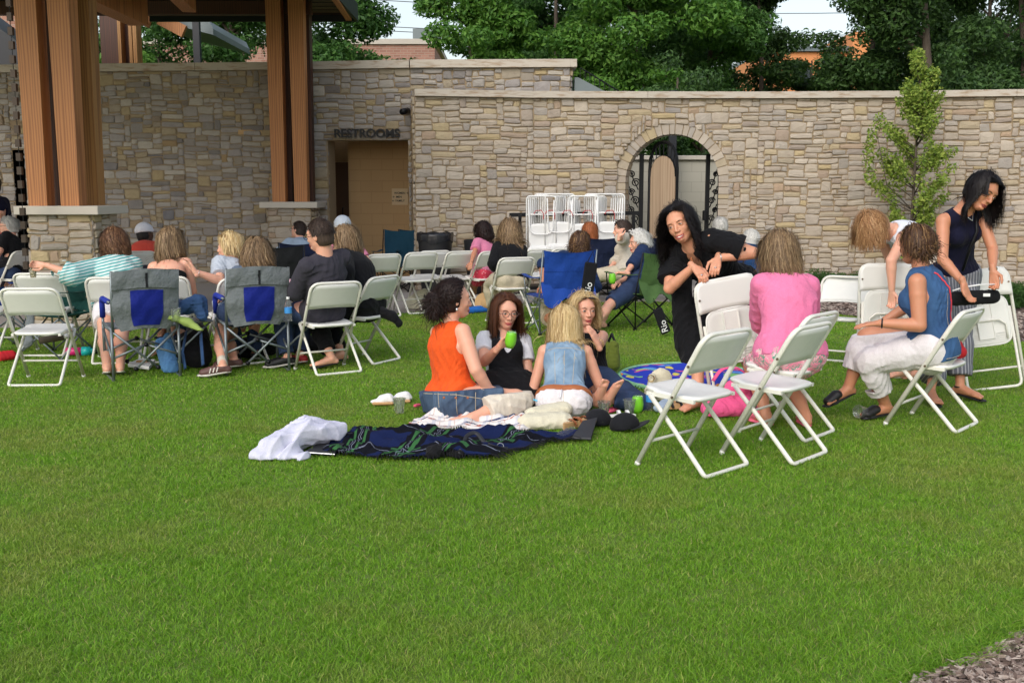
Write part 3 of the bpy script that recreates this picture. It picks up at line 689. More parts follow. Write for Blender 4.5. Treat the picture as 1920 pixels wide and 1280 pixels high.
# ---------------- trees ----------------
def leaf_cloud(centers, radii, n, size, rs, droop=.3, aspect=.5):
    """leaf quads spread through ellipsoidal clumps, thinner at the core"""
    C = np.array(centers, dtype=float); Rr = np.array(radii, dtype=float); w = Rr[:, 0]*Rr[:, 1]*Rr[:, 2]; w = w**(2/3); w /= w.sum()
    idx = rs.choice(len(C), n, p=w); d = rs.normal(size=(n, 3)); d /= np.linalg.norm(d, axis=1)[:, None]; r = rs.uniform(.25, 1.05, n)**.6
    pos = C[idx]+d*Rr[idx]*r[:, None]
    nn = d*.6+rs.normal(size=(n, 3))*.55+np.array([0, 0, .45]); nn /= np.linalg.norm(nn, axis=1)[:, None]
    t = np.cross(nn, rs.normal(size=(n, 3))); t /= np.linalg.norm(t, axis=1)[:, None]; s = np.cross(nn, t)
    L = size*rs.uniform(.6, 1.35, n)[:, None]; t = t*L; s = s*L*aspect
    v = np.stack([pos-t*.5, pos+s*.5+nn*L*.06, pos+t*.6-np.array([0, 0, 1])*L*.15*droop, pos-s*.5+nn*L*.06], axis=1)
    f = np.arange(n*4).reshape(n, 4)
    return v.reshape(-1, 3), f
def tree(name, px, y, h, cw, mat, label, seed, cat='tree', n=9000, leaf=.2, group=None, base=.22, lean=0, density=1.0, trunk=.13, clump=(.45, .95), nclump=80):
    rs = np.random.default_rng(seed); x = P(px, 200, y).x
    t = empty(name, (x, y, 0), 0, label, cat, group)
    q = MB(); tips = []; top = V(lean*h, 0, h*.93)
    main = [V(lean*h*(k/6)**1.3+rs.normal()*.05*h*.15*(k > 0), rs.normal()*.08*(k > 0), h*.93*k/6) for k in range(7)]
    q.tube(main, [trunk*(1-.82*k/6) for k in range(7)], 7)
    for k in range(11):
        f = base+.7*rs.random(); i = min(5, int(f*6)); p = main[i].lerp(main[i+1], f*6-i); a = rs.uniform(0, 6.28); L = cw*(.9-.45*f)*rs.uniform(.7, 1.1)
        e = p+V(math.cos(a)*L, math.sin(a)*L*.8, L*rs.uniform(.35, .9)); m = p.lerp(e, .5)+V(0, 0, .08*L)
        q.tube([p, m, e], [trunk*.42*(1-f*.5), trunk*.25, .02], 5); tips += [e, m]
        for _ in range(2):
            e2 = m+V(rs.normal(), rs.normal(), abs(rs.normal()))*L*.35; q.tube([m, e2], [.03, .012], 4); tips.append(e2)
    q.build('trunk', M('bark'), t, True)
    cs, rr = [], []
    for k in range(nclump):
        if k < len(tips): c = tips[k]
        else:
            f = rs.uniform(base, 1.03); wdt = cw*math.sqrt(max(.03, 1-((f-.6)/.46)**2))
            a = rs.uniform(0, 6.28); rad = wdt*rs.uniform(.1, 1)**.6; c = V(lean*h*f+math.cos(a)*rad, math.sin(a)*rad*.85, h*f)
        r = rs.uniform(*clump)*cw*.3; cs.append((c.x, c.y, c.z)); rr.append((r*rs.uniform(.9, 1.4), r*rs.uniform(.9, 1.3), r*rs.uniform(.55, .85)))
    v, f = leaf_cloud(cs, rr, int(n*3.6), leaf*.68, rs); mesh_obj('crown', v, f, M(mat), t)
    return t
TG = 'trees behind the stone walls'
for a in [
    ('broadleaf_tree', 185, 24, 8.5, 1.6, 'leaf_bright', 'bright green leafy tree between the left timber posts', 1, dict(n=5000)),
    ('broadleaf_tree', 300, 31, 7.6, 2.2, 'leaf_mid', 'thin-crowned green tree behind the far pavilion with brick showing through', 2, dict(n=5200, nclump=60)),
    ('broadleaf_tree', 440, 30, 8.6, 2.4, 'leaf_mid', 'open grey-stemmed tree showing through the gap between the canopy columns', 3, dict(n=6800, trunk=.2, nclump=70)),
    ('broadleaf_tree', 650, 28, 7.4, 2.1, 'leaf_mid', 'rounded green tree just right of the canopy roof', 4, dict(n=9000)),
    ('broadleaf_tree', 880, 27, 7.9, 2.0, 'leaf_bright', 'bright green tree rising over the higher stone wall coping', 5, dict(n=10000)),
    ('broadleaf_tree', 1040, 31, 10.5, 2.6, 'leaf_mid', 'tall mid green tree behind the end of the higher wall', 6, dict(n=11000)),
    ('broadleaf_tree', 1190, 28, 10.0, 2.6, 'leaf_bright', 'big green tree with visible slender stems above the archway', 7, dict(n=14000)),
    ('broadleaf_tree', 1330, 30, 10.0, 2.4, 'leaf_mid', 'broad mid green tree right of the one above the archway', 8, dict(n=11000)),
    ('spruce_tree', 1425, 33, 10.0, 1.9, 'leaf_dark', 'dark narrow tree left of the orange building', 9, dict(n=9000)),
    ('broadleaf_tree', 1520, 34, 6.2, 1.5, 'leaf_dark', 'low dark tree in front of the orange building', 10, dict(n=3600, nclump=50)),
    ('broadleaf_tree', 1625, 30, 9.6, 2.2, 'leaf_dark', 'dark tree with sparse top behind the young oak', 11, dict(n=9000)),
    ('broadleaf_tree', 1760, 28, 10.5, 2.4, 'leaf_dark', 'dark tree with a leaning trunk at the right', 12, dict(n=11000, lean=-.08, trunk=.2)),
    ('broadleaf_tree', 1905, 29, 11, 2.7, 'leaf_dark', 'dense dark tree at the far right edge', 13, dict(n=12000)),
    ('broadleaf_tree', 540, 36, 8.5, 2.4, 'leaf_dark', 'dark distant tree behind the canopy columns', 14, dict(n=7000)),
    ('broadleaf_tree', 800, 60, 7.5, 3.2, 'leaf_dark', 'distant dark tree on the skyline over the brick building', 15, dict(n=4000, leaf=.35)),
    ('broadleaf_tree', 60, 34, 12, 3.0, 'leaf_mid', 'tall green tree behind the brick house at the far left', 16, dict(n=8000)),
    ('broadleaf_tree', 1110, 40, 7.5, 3.0, 'leaf_dark', 'dark understorey tree filling in behind the archway trees', 17, dict(n=9000, leaf=.26)),
    ('broadleaf_tree', 1290, 42, 8, 3.2, 'leaf_dark', 'dark understorey tree right of the archway', 18, dict(n=9000, leaf=.26)),
    ('broadleaf_tree', 1830, 42, 8, 4.0, 'leaf_dark', 'dark understorey tree at the right behind the leaning trunk', 19, dict(n=10000, leaf=.26)),
    ('broadleaf_tree', 1270, 23.5, 4.4, 1.5, 'leaf_dark', 'dark leafy tree just behind the pale wall in the archway', 20, dict(n=5000, leaf=.13, base=.1)),
    ('broadleaf_tree', 975, 35, 9.5, 2.4, 'leaf_mid', 'mid green tree filling the gap above the brick building, right side', 22, dict(n=8000)),
    ('broadleaf_tree', 1090, 36, 11.5, 2.6, 'leaf_mid', 'tall green tree in the second row left of the archway', 23, dict(n=8000)),
    ('broadleaf_tree', 1270, 37, 11.5, 2.8, 'leaf_dark', 'tall dark tree in the second row right of the archway', 24, dict(n=8000)),
    ('broadleaf_tree', 1690, 36, 11.5, 2.4, 'leaf_dark', 'tall dark tree in the second row behind the young oak', 25, dict(n=8000)),
    ('broadleaf_tree', 1840, 35, 12, 2.8, 'leaf_dark', 'tall dark tree in the second row at the right', 26, dict(n=8000)),
    ('broadleaf_tree', 720, 33, 5.6, 1.7, 'leaf_mid', 'lower green tree beside the brick building', 21, dict(n=4500)),
]:
    tree(*a[:7], a[7], group=TG, **a[8])
# young columnar oak in front of the wall
def young_tree():
    rs = np.random.default_rng(77); base = P(1700, 560, 16.2); t = empty('young_tree', (base.x, 16.2, 0), 0, 'slim young oak with yellow-green leaves standing in front of the right stone wall', 'tree')
    q = MB(); H = P(1700, 92, 16.2).z; q.tube([(0, 0, 0), (.02, 0, H*.5), (.04, 0, H*.97)], [.03, .02, .006], 6); cs, rr = [], []
    sc = 1950/16.3
    prof = [(.30, .34), (.4, .58), (.5, .66), (.6, .62), (.7, .5), (.8, .36), (.9, .24), (1.0, .08)]
    for k in range(80):
        f = rs.uniform(.22, 1.0); w = np.interp(f, [a for a, _ in prof], [b_ for _, b_ in prof]); a = rs.uniform(0, 6.28)
        p = V(.03, 0, H*(f-.1)); L = w*rs.uniform(.55, 1.05); e = V(math.cos(a)*L+.03, math.sin(a)*L*.8, H*f+.02)
        q.tube([p, p.lerp(e, .5)+V(math.cos(a), math.sin(a), 0)*L*.15, e], [.010, .006, .003], 4)
        for s in (.45, .65, .85, 1.0):
            c = p.lerp(e, s)+V(math.cos(a), math.sin(a), 0)*L*.12*(1-s); cs.append((c.x, c.y, c.z)); r = rs.uniform(.07, .125); rr.append((r, r, r*.85))
    # the low side branch at the left
    for k in range(9): f = k/8; cs.append((-.62-.12*math.sin(f*3)+.1*f, .05, 1.75+.95*f)); rr.append((.11, .1, .1))
    q.tube([(.03, 0, 1.3), (-.4, 0, 1.7), (-.62, 0, 2.6)], [.01, .008, .004], 4)
    q.build('trunk', M('bark'), t, True)
    v, f = leaf_cloud(cs, rr, 13500, .056, rs, aspect=.55); mesh_obj('crown', v, f, M('leaf_young'), t)
young_tree()
# low junipers in the bed
def juniper(px, py, wx, label, seed):
    rs = np.random.default_rng(seed); g = G(px, py); t = empty('juniper_shrub', g, 0, label, 'shrub', 'low junipers along the wall')
    q = MB(); cs, rr = [], []
    for k in range(40):
        a = rs.uniform(0, 6.28); L = rs.uniform(.1, 1)*wx; e = V(math.cos(a)*L, math.sin(a)*L*.6, rs.uniform(.08, .36)); q.tube([(0, 0, 0), e*.6+V(0, 0, .06), e], [.012, .008, .003], 4)
        for s in (.6, .85, 1.0): c = e*s; cs.append((c.x, c.y, c.z)); rr.append((.14, .14, .07))
    q.build('stem', M('bark'), t); v, f = leaf_cloud(cs, rr, 7000, .06, rs, aspect=.22); mesh_obj('foliage', v, f, M('leaf_juniper'), t)
juniper(1545, 556, .85, 'spreading juniper between the pink blouse and the folded white chairs', 1)
juniper(1900, 578, .75, 'spreading juniper at the right edge below the stone wall', 2)
juniper(1440, 556, .7, 'spreading juniper mostly hidden behind the seated woman in pink', 3)
# ---------------- signed-distance modelling for bodies, clothes, soft things ----------------
class SDF:
    def __init__(s, lo, hi, vox):
        s.vox = vox; s.lo = np.array(lo, dtype=np.float32); n = np.ceil((np.array(hi)-np.array(lo))/vox).astype(int)+1
        s.n = n; s.d = np.full(n, 9.0, dtype=np.float32); s.ax = [s.lo[i]+vox*np.arange(n[i], dtype=np.float32) for i in range(3)]
    def win(s, lo, hi):
        sl = []
        for i in range(3):
            a = int(max(0, math.floor((lo[i]-s.lo[i])/s.vox))); b_ = int(min(s.n[i], math.ceil((hi[i]-s.lo[i])/s.vox)+1)); sl.append(slice(a, max(a, b_)))
        return tuple(sl), s.ax[0][sl[0]][:, None, None], s.ax[1][sl[1]][None, :, None], s.ax[2][sl[2]][None, None, :]
    def comb(s, sl, d, k):
        o = s.d[sl]
        if k <= 0: s.d[sl] = np.minimum(o, d); return
        h = np.clip(.5+.5*(o-d)/k, 0, 1); s.d[sl] = o*(1-h)+d*h-k*h*(1-h)
    def cone(s, a, b, ra, rb, k=.02, flat=None, q=1.0):
        """round cone; flat=unit vector along which the section is squeezed by q (<1)"""
        a, b = np.array(a, dtype=float), np.array(b, dtype=float); m = max(ra, rb)+k+2*s.vox
        sl, X, Y, Z = s.win(np.minimum(a, b)-m, np.maximum(a, b)+m)
        if s.d[sl].size == 0: return s
        v = b-a; L2 = max(1e-9, v@v); px, py, pz = X-a[0], Y-a[1], Z-a[2]
        t = np.clip((px*v[0]+py*v[1]+pz*v[2])/L2, 0, 1); px, py, pz = px-t*v[0], py-t*v[1], pz-t*v[2]
        if flat is not None:
            f = np.array(flat, dtype=float); f /= np.linalg.norm(f); g = (px*f[0]+py*f[1]+pz*f[2])*(1/q-1)
            px, py, pz = px+g*f[0], py+g*f[1], pz+g*f[2]
            r = np.sqrt(px*px+py*py+pz*pz); d = (r-(ra+(rb-ra)*t))*(q+(1-q)*.4)
        else: d = np.sqrt(px*px+py*py+pz*pz)-(ra+(rb-ra)*t)
        s.comb(sl, d.astype(np.float32), k); return s
    def ell(s, c, r, M3=None, k=.02, sub=False):
        c = np.array(c, dtype=float); r = np.array(r, dtype=float); m = r.max()+abs(k)+2*s.vox
        sl, X, Y, Z = s.win(c-m, c+m)
        if s.d[sl].size == 0: return s
        x, y, z = X-c[0], Y-c[1], Z-c[2]
        if M3 is not None: A = np.array(M3); u, v, w = [A[0, i]*x+A[1, i]*y+A[2, i]*z for i in range(3)]
        else: u, v, w = x, y, z
        k0 = np.sqrt((u/r[0])**2+(v/r[1])**2+(w/r[2])**2); k1 = np.sqrt((u/r[0]**2)**2+(v/r[1]**2)**2+(w/r[2]**2)**2)+1e-6
        d = (k0*(k0-1)/k1).astype(np.float32)
        if sub:
            o = s.d[sl]; h = np.clip(.5-.5*(o+d)/k, 0, 1); s.d[sl] = o*(1-h)-d*h+k*h*(1-h)
        else: s.comb(sl, d, k)
        return s
    def chain(s, pts, rs, k=.02, **kw):
        for i in range(len(pts)-1): s.cone(pts[i], pts[i+1], rs[i], rs[i+1], k, **kw)
        return s
    def cut(s, p, n, k=.006):
        """remove what lies on the side n points to"""
        p = np.array(p, dtype=float); n = np.array(n, dtype=float); n /= np.linalg.norm(n)
        d = ((s.ax[0][:, None, None]-p[0])*n[0]+(s.ax[1][None, :, None]-p[1])*n[1]+(s.ax[2][None, None, :]-p[2])*n[2]).astype(np.float32)
        h = np.clip(.5-.5*(s.d-d)/k, 0, 1); s.d = s.d*(1-h)+d*h+k*h*(1-h); return s
    def wrinkle(s, amp, freq, seed=0, direc=(0, 0, 1), stretch=.35):
        r = np.random.default_rng(seed); X, Y, Z = s.ax[0][:, None, None], s.ax[1][None, :, None], s.ax[2][None, None, :]
        near = np.abs(s.d) < amp*3+3*s.vox; w = 0
        for i in range(5):
            v = r.normal(size=3); v /= np.linalg.norm(v); dd = np.array(direc, dtype=float); v = v-dd*(v@dd)*(1-stretch); v /= np.linalg.norm(v)
            f = freq*2.2*r.uniform(.5, 1.6); ph = r.uniform(0, 6.28); v2 = r.normal(size=3)*freq*.5
            q = np.sin(X*v[0]*f+Y*v[1]*f+Z*v[2]*f+ph+1.6*np.sin(X*v2[0]+Y*v2[1]+Z*v2[2])); w = w+(1.1-1.9*np.abs(q)**.8)*(.5+.5*np.sin(X*v2[1]*.8+Z*v2[0]*.8+ph))/(1+i*.2)
        s.d = np.where(near, s.d-amp*w.astype(np.float32)*.5, s.d); return s
    def mesh(s, smooth=1):
        d = s.d; neg = d < 0; nx, ny, nz = d.shape
        cnt = np.zeros((nx-1, ny-1, nz-1), dtype=np.int8); cs = [(i, j, k) for i in (0, 1) for j in (0, 1) for k in (0, 1)]
        for i, j, k in cs: cnt += neg[i:nx-1+i, j:ny-1+j, k:nz-1+k]
        act = (cnt > 0) & (cnt < 8); I = np.argwhere(act)
        if len(I) == 0: return np.zeros((0, 3)), np.zeros((0, 4), dtype=int)
        idx = np.full(act.shape, -1, dtype=np.int32); idx[I[:, 0], I[:, 1], I[:, 2]] = np.arange(len(I))
        cv = np.stack([d[I[:, 0]+i, I[:, 1]+j, I[:, 2]+k] for i, j, k in cs], axis=1); acc = np.zeros((len(I), 3)); nn = np.zeros(len(I)); cc = np.array(cs, dtype=float)
        for a in range(8):
            for b_ in range(a+1, 8):
                if abs(cc[a]-cc[b_]).sum() != 1: continue
                m = (cv[:, a] < 0) != (cv[:, b_] < 0)
                if not m.any(): continue
                t = cv[m, a]/(cv[m, a]-cv[m, b_]); acc[m] += cc[a]+(cc[b_]-cc[a])*t[:, None]; nn[m] += 1
        V_ = s.lo+s.vox*(I+acc/nn[:, None]); F = []
        for ax in range(3):
            o = [1, 1, 1]; o[ax] = 0
            A = neg[1:-1, 1:-1, 1:-1] if False else neg
            sl0 = [slice(1, m-1) for m in (nx, ny, nz)]; sl0[ax] = slice(0, (nx, ny, nz)[ax]-1); sl1 = list(sl0); sl1[ax] = slice(1, (nx, ny, nz)[ax])
            a0, a1 = neg[tuple(sl0)], neg[tuple(sl1)]; E = np.argwhere(a0 != a1)
            if len(E) == 0: continue
            sg = a0[E[:, 0], E[:, 1], E[:, 2]]; off = np.array([1, 1, 1]); off[ax] = 0; E = E+off
            u, w = [(1, 2), (2, 0), (0, 1)][ax]; du = np.zeros(3, dtype=int); du[u] = 1; dw = np.zeros(3, dtype=int); dw[w] = 1
            q = [idx[tuple((E-x).T)] for x in (du+dw, dw, du*0, du)]
            Q = np.stack(q, axis=1); Q[~sg] = Q[~sg][:, ::-1]; F.append(Q[(Q >= 0).all(axis=1)])
        F = np.concatenate(F)
        for _ in range(smooth):
            nb = np.zeros_like(V_); c = np.zeros(len(V_))
            for i in range(4):
                a, b_ = F[:, i], F[:, (i+1) % 4]; np.add.at(nb, a, V_[b_]); np.add.at(c, a, 1); np.add.at(nb, b_, V_[a]); np.add.at(c, b_, 1)
            V_ = V_*.6+nb/np.maximum(c, 1)[:, None]*.4
        return V_, F
def sdf_obj(name, sd, mat, parent=None, smooth=1, extra=()):
    v, f = sd.mesh(smooth); vs, fs = [v], [f]; n = len(v)
    for (v2, f2) in extra: vs.append(v2); fs.append(f2+n); n += len(v2)
    return mesh_obj(name, np.concatenate(vs), np.concatenate(fs), mat, parent, True)
# ---------------- people ----------------
def skin_mat(name, rgb):
    b = NB(name); n = b.noise(b.coord(), 14, 4); n2 = b.noise(b.coord(), 160, 2)
    col = b.mix(n, tuple(x*.9 for x in rgb[:3])+(1,), (min(1, rgb[0]*1.08), rgb[1]*.98, rgb[2]*.95, 1)); b.bump(n2, .08, .002)
    return b.out(col, .48, Subsurface__Weight=.12, Subsurface__Scale=.012)
skin_mat('skin_fair', srgb(226, 172, 146)); skin_mat('skin_peach', srgb(214, 156, 126)); skin_mat('skin_tan', srgb(200, 140, 108)); skin_mat('skin_warm', srgb(178, 118, 84)); skin_mat('skin_dark', srgb(84, 56, 42))
mat_plain('lip', srgb(186, 84, 84), .4, .05, 60, 0); mat_plain('lip_dark', srgb(150, 72, 66), .4, .05, 60, 0); mat_plain('eye_white', srgb(225, 220, 214), .25, .02, 60, 0); mat_plain('iris', srgb(44, 32, 26), .2, .02, 60, 0); mat_plain('teeth', srgb(235, 228, 216), .3, .02, 60, 0)
mat_plain('brow_lid_shade', srgb(70, 50, 38), .8, .1, 60, 0)
def hair_mat(name, cols, dark=.75):
    b = NB(name); col = b.ramp(b.rnd(), [(i/(len(cols)-1), c) for i, c in enumerate(cols)])
    n = b.noise(b.coord(scale=(40, 40, 5)), 3, 3); col = b.mix(b.math('MULTIPLY', b.ramp(n, [(.35, (0, 0, 0)), (.65, (1, 1, 1))]), dark), col, cols[0]); return b.out(col, .55, Specular__IOR__Level=.3)
hair_mat('hair_black', [srgb(20, 16, 18), srgb(34, 28, 28), srgb(26, 22, 22)]); hair_mat('hair_darkbrown', [srgb(26, 17, 16), srgb(50, 30, 25), srgb(36, 23, 21)])
hair_mat('hair_brown', [srgb(66, 38, 24), srgb(112, 68, 42), srgb(88, 52, 34)]); hair_mat('hair_bronde', [srgb(88, 68, 50), srgb(166, 138, 102), srgb(126, 100, 74), srgb(188, 162, 124)])
hair_mat('hair_blonde', [srgb(158, 124, 80), srgb(226, 202, 150), srgb(206, 176, 122), srgb(238, 220, 176)], .3); hair_mat('hair_red', [srgb(120, 64, 34), srgb(186, 112, 66), srgb(160, 90, 50)])
hair_mat('hair_grey', [srgb(150, 148, 144), srgb(214, 212, 206), srgb(186, 184, 178)], .3); hair_mat('hair_white', [srgb(190, 188, 184), srgb(236, 234, 228), srgb(220, 218, 212)], .2)
hair_mat('hair_shortbrown', [srgb(48, 38, 34), srgb(84, 68, 58), srgb(64, 52, 46)]); hair_mat('hair_auburn', [srgb(70, 46, 34), srgb(132, 94, 66), srgb(102, 70, 50), srgb(160, 122, 88)]); hair_mat('hair_highlight', [srgb(62, 42, 30), srgb(92, 64, 44), srgb(78, 54, 38), srgb(168, 130, 84)])
def nv(v): v = Vector(v); return v.normalized()
def ik(a, t, l1, l2, pole):
    a, t = Vector(a), Vector(t); d = t-a; L = d.length
    if L > (l1+l2)*.999: t = a+d*((l1+l2)*.999/L); d = t-a; L = d.length
    u = d/L; x = (l1*l1-l2*l2+L*L)/(2*L); h = math.sqrt(max(0, l1*l1-x*x)); p = Vector(pole)-u*Vector(pole).dot(u)
    if p.length < 1e-5: p = u.orthogonal()
    return a+u*x+p.normalized()*h, t
class Person:
    """s: scale to a 1.66 m adult. All joints in world metres."""
    def __init__(p, label, pelvis, neck, face, yaw=None, s=1.0, heft=1.0, male=False, skin='skin_fair', hands=(None, None), elbows=(None, None), feet=(None, None), knees=(None, None), vox=.009, child=False, shrot=0, group='people at the lawn gathering', neckl=.1, hs=1.0, cat='person', shf=None, toe=None, hand_dir=(None, None), palm=(None, None), curl=(.5, .5), headdir=None):
        p.s = s; p.h = heft; p.male = male; p.vox = vox; p.pel = Vector(pelvis); p.neck = Vector(neck); S = s; p.hs = hs*s*1.07*1.07
        p.root = empty('person', (p.pel.x, p.pel.y, 0), 0, label, cat, group); WORLD.add(p.root.name); p.skin = skin; p.curl = curl
        fw = V(math.cos(R(yaw)), math.sin(R(yaw)), 0); up = nv(p.neck-p.pel)
        p.f = fw; p.left = V(-fw.y, fw.x, 0)     # person's left
        tw = R(shrot); sl = V(p.left.x*math.cos(tw)-p.left.y*math.sin(tw), p.left.x*math.sin(tw)+p.left.y*math.cos(tw), 0)
        sl = nv(sl-up*sl.dot(up)); p.sl = sl; p.up = up; p.cf = nv(sl.cross(up)); p.pf = nv(p.left.cross(V(0, 0, 1))) if True else 0
        sw = (.178 if male else .155)*S*(.94+.06*heft)
        p.sh = [p.neck-up*.055*S+sl*sw, p.neck-up*.055*S-sl*sw]   # 0 left, 1 right
        if shf: p.sh = [p.sh[i]+Vector(shf[i]) for i in (0, 1)]
        hw = .092*S*(.9+.1*heft); p.hip = [p.pel+p.left*hw, p.pel-p.left*hw]
        fc = nv(face); p.face = fc; hd = nv(p.up*.55+V(0, 0, 1)*.75+fc*.22) if headdir is None else nv(headdir)
        p.head0 = p.neck+hd*.085*S; uu = V(0, 0, 1)*.8+up*.35 if headdir is None else hd; p.hup = nv(uu-fc*uu.dot(fc)); p.hx = nv(p.hup.cross(fc))*-1  # hx = person's right
        p.hx = nv(fc.cross(p.hup)); p.hc = p.head0+p.hup*.088*S*hs+fc*.025*S
        A1, A2, T1, T2 = .285*S, .245*S, .41*S, .40*S; p.el, p.wr, p.hd = [], [], []
        for i in (0, 1):
            sg = 1 if i == 0 else -1; t = hands[i]
            if t is None: t = p.sh[i]+p.cf*.12-up*.42*S+sl*sg*.08
            e = elbows[i]; pole = (Vector(e)-p.sh[i]) if e is not None else (sl*sg*.7-V(0, 0, 1)*.8-p.cf*.5)
            dr = hand_dir[i]
            el, wr = ik(p.sh[i], t, A1, A2, pole); p.el.append(el); p.wr.append(wr); p.hd.append(nv(dr) if dr is not None else nv((wr-el)))
        p.kn, p.an, p.toe = [], [], []
        for i in (0, 1):
            t = feet[i]
            if t is None: t = p.hip[i]+fw*.42*S; t = V(t.x, t.y, .08)
            k = knees[i]; pole = (Vector(k)-p.hip[i]) if k is not None else fw+V(0, 0, .5)
            e_ = min(1.35, max(1, (Vector(t)-p.hip[i]).length/((T1+T2)*.99))); kn, an = ik(p.hip[i], t, T1*e_, T2*e_, pole); p.kn.append(kn); p.an.append(an)
            p.toe.append(nv(toe[i]) if toe and toe[i] is not None else nv(fw+V(0, 0, -.25)))
        p.palm = palm
        pts = [p.hc, p.neck, p.pel]+p.el+p.wr+p.kn+p.an; q = np.array([tuple(v) for v in pts]); p.lo = q.min(0)-.26*S; p.hi = q.max(0)+.26*S
    # -- torso prims shared by body and clothes
    def torso(p, d, o=0.0, bust=True, low=0.0):
        S, h = p.s, p.h; pel, nk = p.pel, p.neck; L = (nk-pel).length; bend = p.cf*-.02*S; w = pel.lerp(nk, .36)+bend; c = pel.lerp(nk, .68)+bend*1.3; kw = dict(flat=tuple(p.cf), q=.68)
        ph = p.left; m = 1 if not p.male else .93
        d.cone(pel-ph*.06*S*h, pel+ph*.06*S*h, .115*S*h*m+o, .115*S*h*m+o, .03)
        d.cone(pel, w, .145*S*h*m+o, (.112 if not p.male else .13)*S*h+o, .04, **kw)
        d.cone(w, c, (.118 if not p.male else .138)*S*h+o, (.14 if not p.male else .158)*S*h**.7+o, .04, **kw)
        d.cone(c, nk-p.up*.07*S, (.14 if not p.male else .16)*S*h**.6+o, .10*S+o, .04, **kw)
        d.cone(p.sh[0]-p.sl*.02*S, p.sh[1]+p.sl*.02*S, .05*S+o, .05*S+o, .04)
        if bust and not p.male:
            for sg in (1, -1): d.ell(c+p.cf*.075*S*h**.7+p.sl*sg*.066*S-p.up*.02, (.058*S*h**.6+o,)*3, None, .04)
        for i in (0, 1): d.ell(p.hip[i]-p.f*.045*S, (.092*S*h+o, .092*S*h+o, .09*S*h+o), None, .04)
    def arm(p, d, i, t0=0, t1=2, o=0.0, wid=0.0, k=.018):
        S, h = p.s, p.h**.8*(1.12 if p.male else 1); sh, el, wr = p.sh[i], p.el[i], p.wr[i]
        def r_at(t): return float(np.interp(t, [0, .3, 1, 1.25, 2], [.047*S*h, .046*S*h, .0385*S*h, .038*S*h, .0235*S*h]))+o+wid*min(1, t)
        ts = [t for t in (0, .3, 1, 1.25, 2) if t < t1]+[t1]; ps = [sh.lerp(el, t) if t <= 1 else el.lerp(wr, t-1) for t in ts]
        rs_ = [r_at(t) for t in ts]
        if len(ps) > 2: d.chain(ps[:2], rs_[:2], k); d.chain(ps[1:], rs_[1:], .005)
        else: d.chain(ps, rs_, k)
        if t1 < 2:
            e = ps[-1]; dr = nv((el-sh) if t1 <= 1 else (wr-el)); d_cut = (e, dr)
            return d_cut
    def leg(p, d, i, t1=2, o=0.0, wid=0.0, k=.02):
        S, h = p.s, p.h**.8*(1.05 if p.male else 1); hp, kn, an = p.hip[i], p.kn[i], p.an[i]
        def r_at(t): return float(np.interp(t, [0, .4, .92, 1.05, 1.3, 1.7, 2], [.092*S*h, .079*S*h, .053*S*h, .05*S*h, .054*S*h, .036*S*h, .031*S*h]))+o+wid*t
        ts = [t for t in (0, .4, .92, 1.05, 1.3, 1.7, 2) if t < t1]+[t1]
        bk = nv((kn-an)).cross(p.left); 
        ps = [hp.lerp(kn, t) if t <= 1 else kn.lerp(an, t-1) for t in ts]; d.chain(ps, [r_at(t) for t in ts], k)
    def foot(p, d, i, o=0.0, k=.012):
        S = p.s; an, t = p.an[i], p.toe[i]; sole = an-V(0, 0, .045*S); heel = an-t*.035*S-V(0, 0, .03*S)
        ball = an+t*.135*S-V(0, 0, .02*S); tip = an+t*.18*S-V(0, 0, .026*S)
        d.cone(an, heel, .032*S+o, .03*S+o, k).cone(an+t*.01, ball, .036*S+o, .027*S+o, k, flat=(0, 0, 1), q=.75).cone(heel, ball, .027*S+o, .03*S+o, k, flat=(0, 0, 1), q=.75)
        sd = nv(t.cross(V(0, 0, 1)))
        for j, (off, r, ln) in enumerate(((.028, .014, 1.0), (.012, .0105, .96), (-.002, .0105, .88), (-.015, .010, .78), (-.027, .0095, .62))):
            q = (1 if i == 0 else -1); a = ball+sd*off*q*S; d.cone(a, a+t*(.055*ln)*S-V(0, 0, .004), r*S+o, r*.85*S+o, .004)
    def hand(p, i):
        """fine mesh: palm, four unequal bent fingers, thumb from the side of the palm"""
        S = p.s; wr, dr = p.wr[i], p.hd[i]; pn = p.palm[i]
        pn = nv(pn) if pn is not None else nv(-V(0, 0, 1)+p.f*.1); pn = nv(pn-dr*pn.dot(dr)) if abs(pn.dot(dr)) < .98 else nv(dr.orthogonal())
        sg = 1 if i == 0 else -1; side = nv(pn.cross(dr))*sg   # towards the thumb
        vx = .0042 if p.vox < .0095 else .0058; q = wr+dr*.09; d = SDF(np.array(q)-.15, np.array(q)+.15, vx)
        d.cone(wr-dr*.03, wr+dr*.012, .0235*S, .022*S, .01); kn = wr+dr*.082*S
        d.cone(wr+dr*.02*S+side*.014*S, kn+side*.024*S, .0165*S, .0135*S, .012).cone(wr+dr*.02*S-side*.012*S, kn-side*.024*S, .0155*S, .0125*S, .012).cone(wr+dr*.02*S, kn, .017*S, .014*S, .012)
        c = p.curl[i]; tips = []
        for j, (off, ln) in enumerate(((.027, .92), (.0095, 1.0), (-.008, .94), (-.025, .76))):
            a = kn+side*off*S; spread = side*off*(2.2-c*2); u = nv(dr+spread*.8); cc = c*(1+.08*j)
            ang = cc*.55; pts = [a-dr*.01]; cur = a
            for (sl_, da) in ((.040, .55), (.025, .75), (.020, .5)):
                ang_ = ang; v = u*math.cos(ang_)+pn*math.sin(ang_); cur = cur+v*sl_*ln*S; pts.append(cur); ang += cc*da*1.6
            d.chain(pts, [.0092*S, .0086*S, .0080*S, .0068*S], .003); tips.append((pts[-1], v))
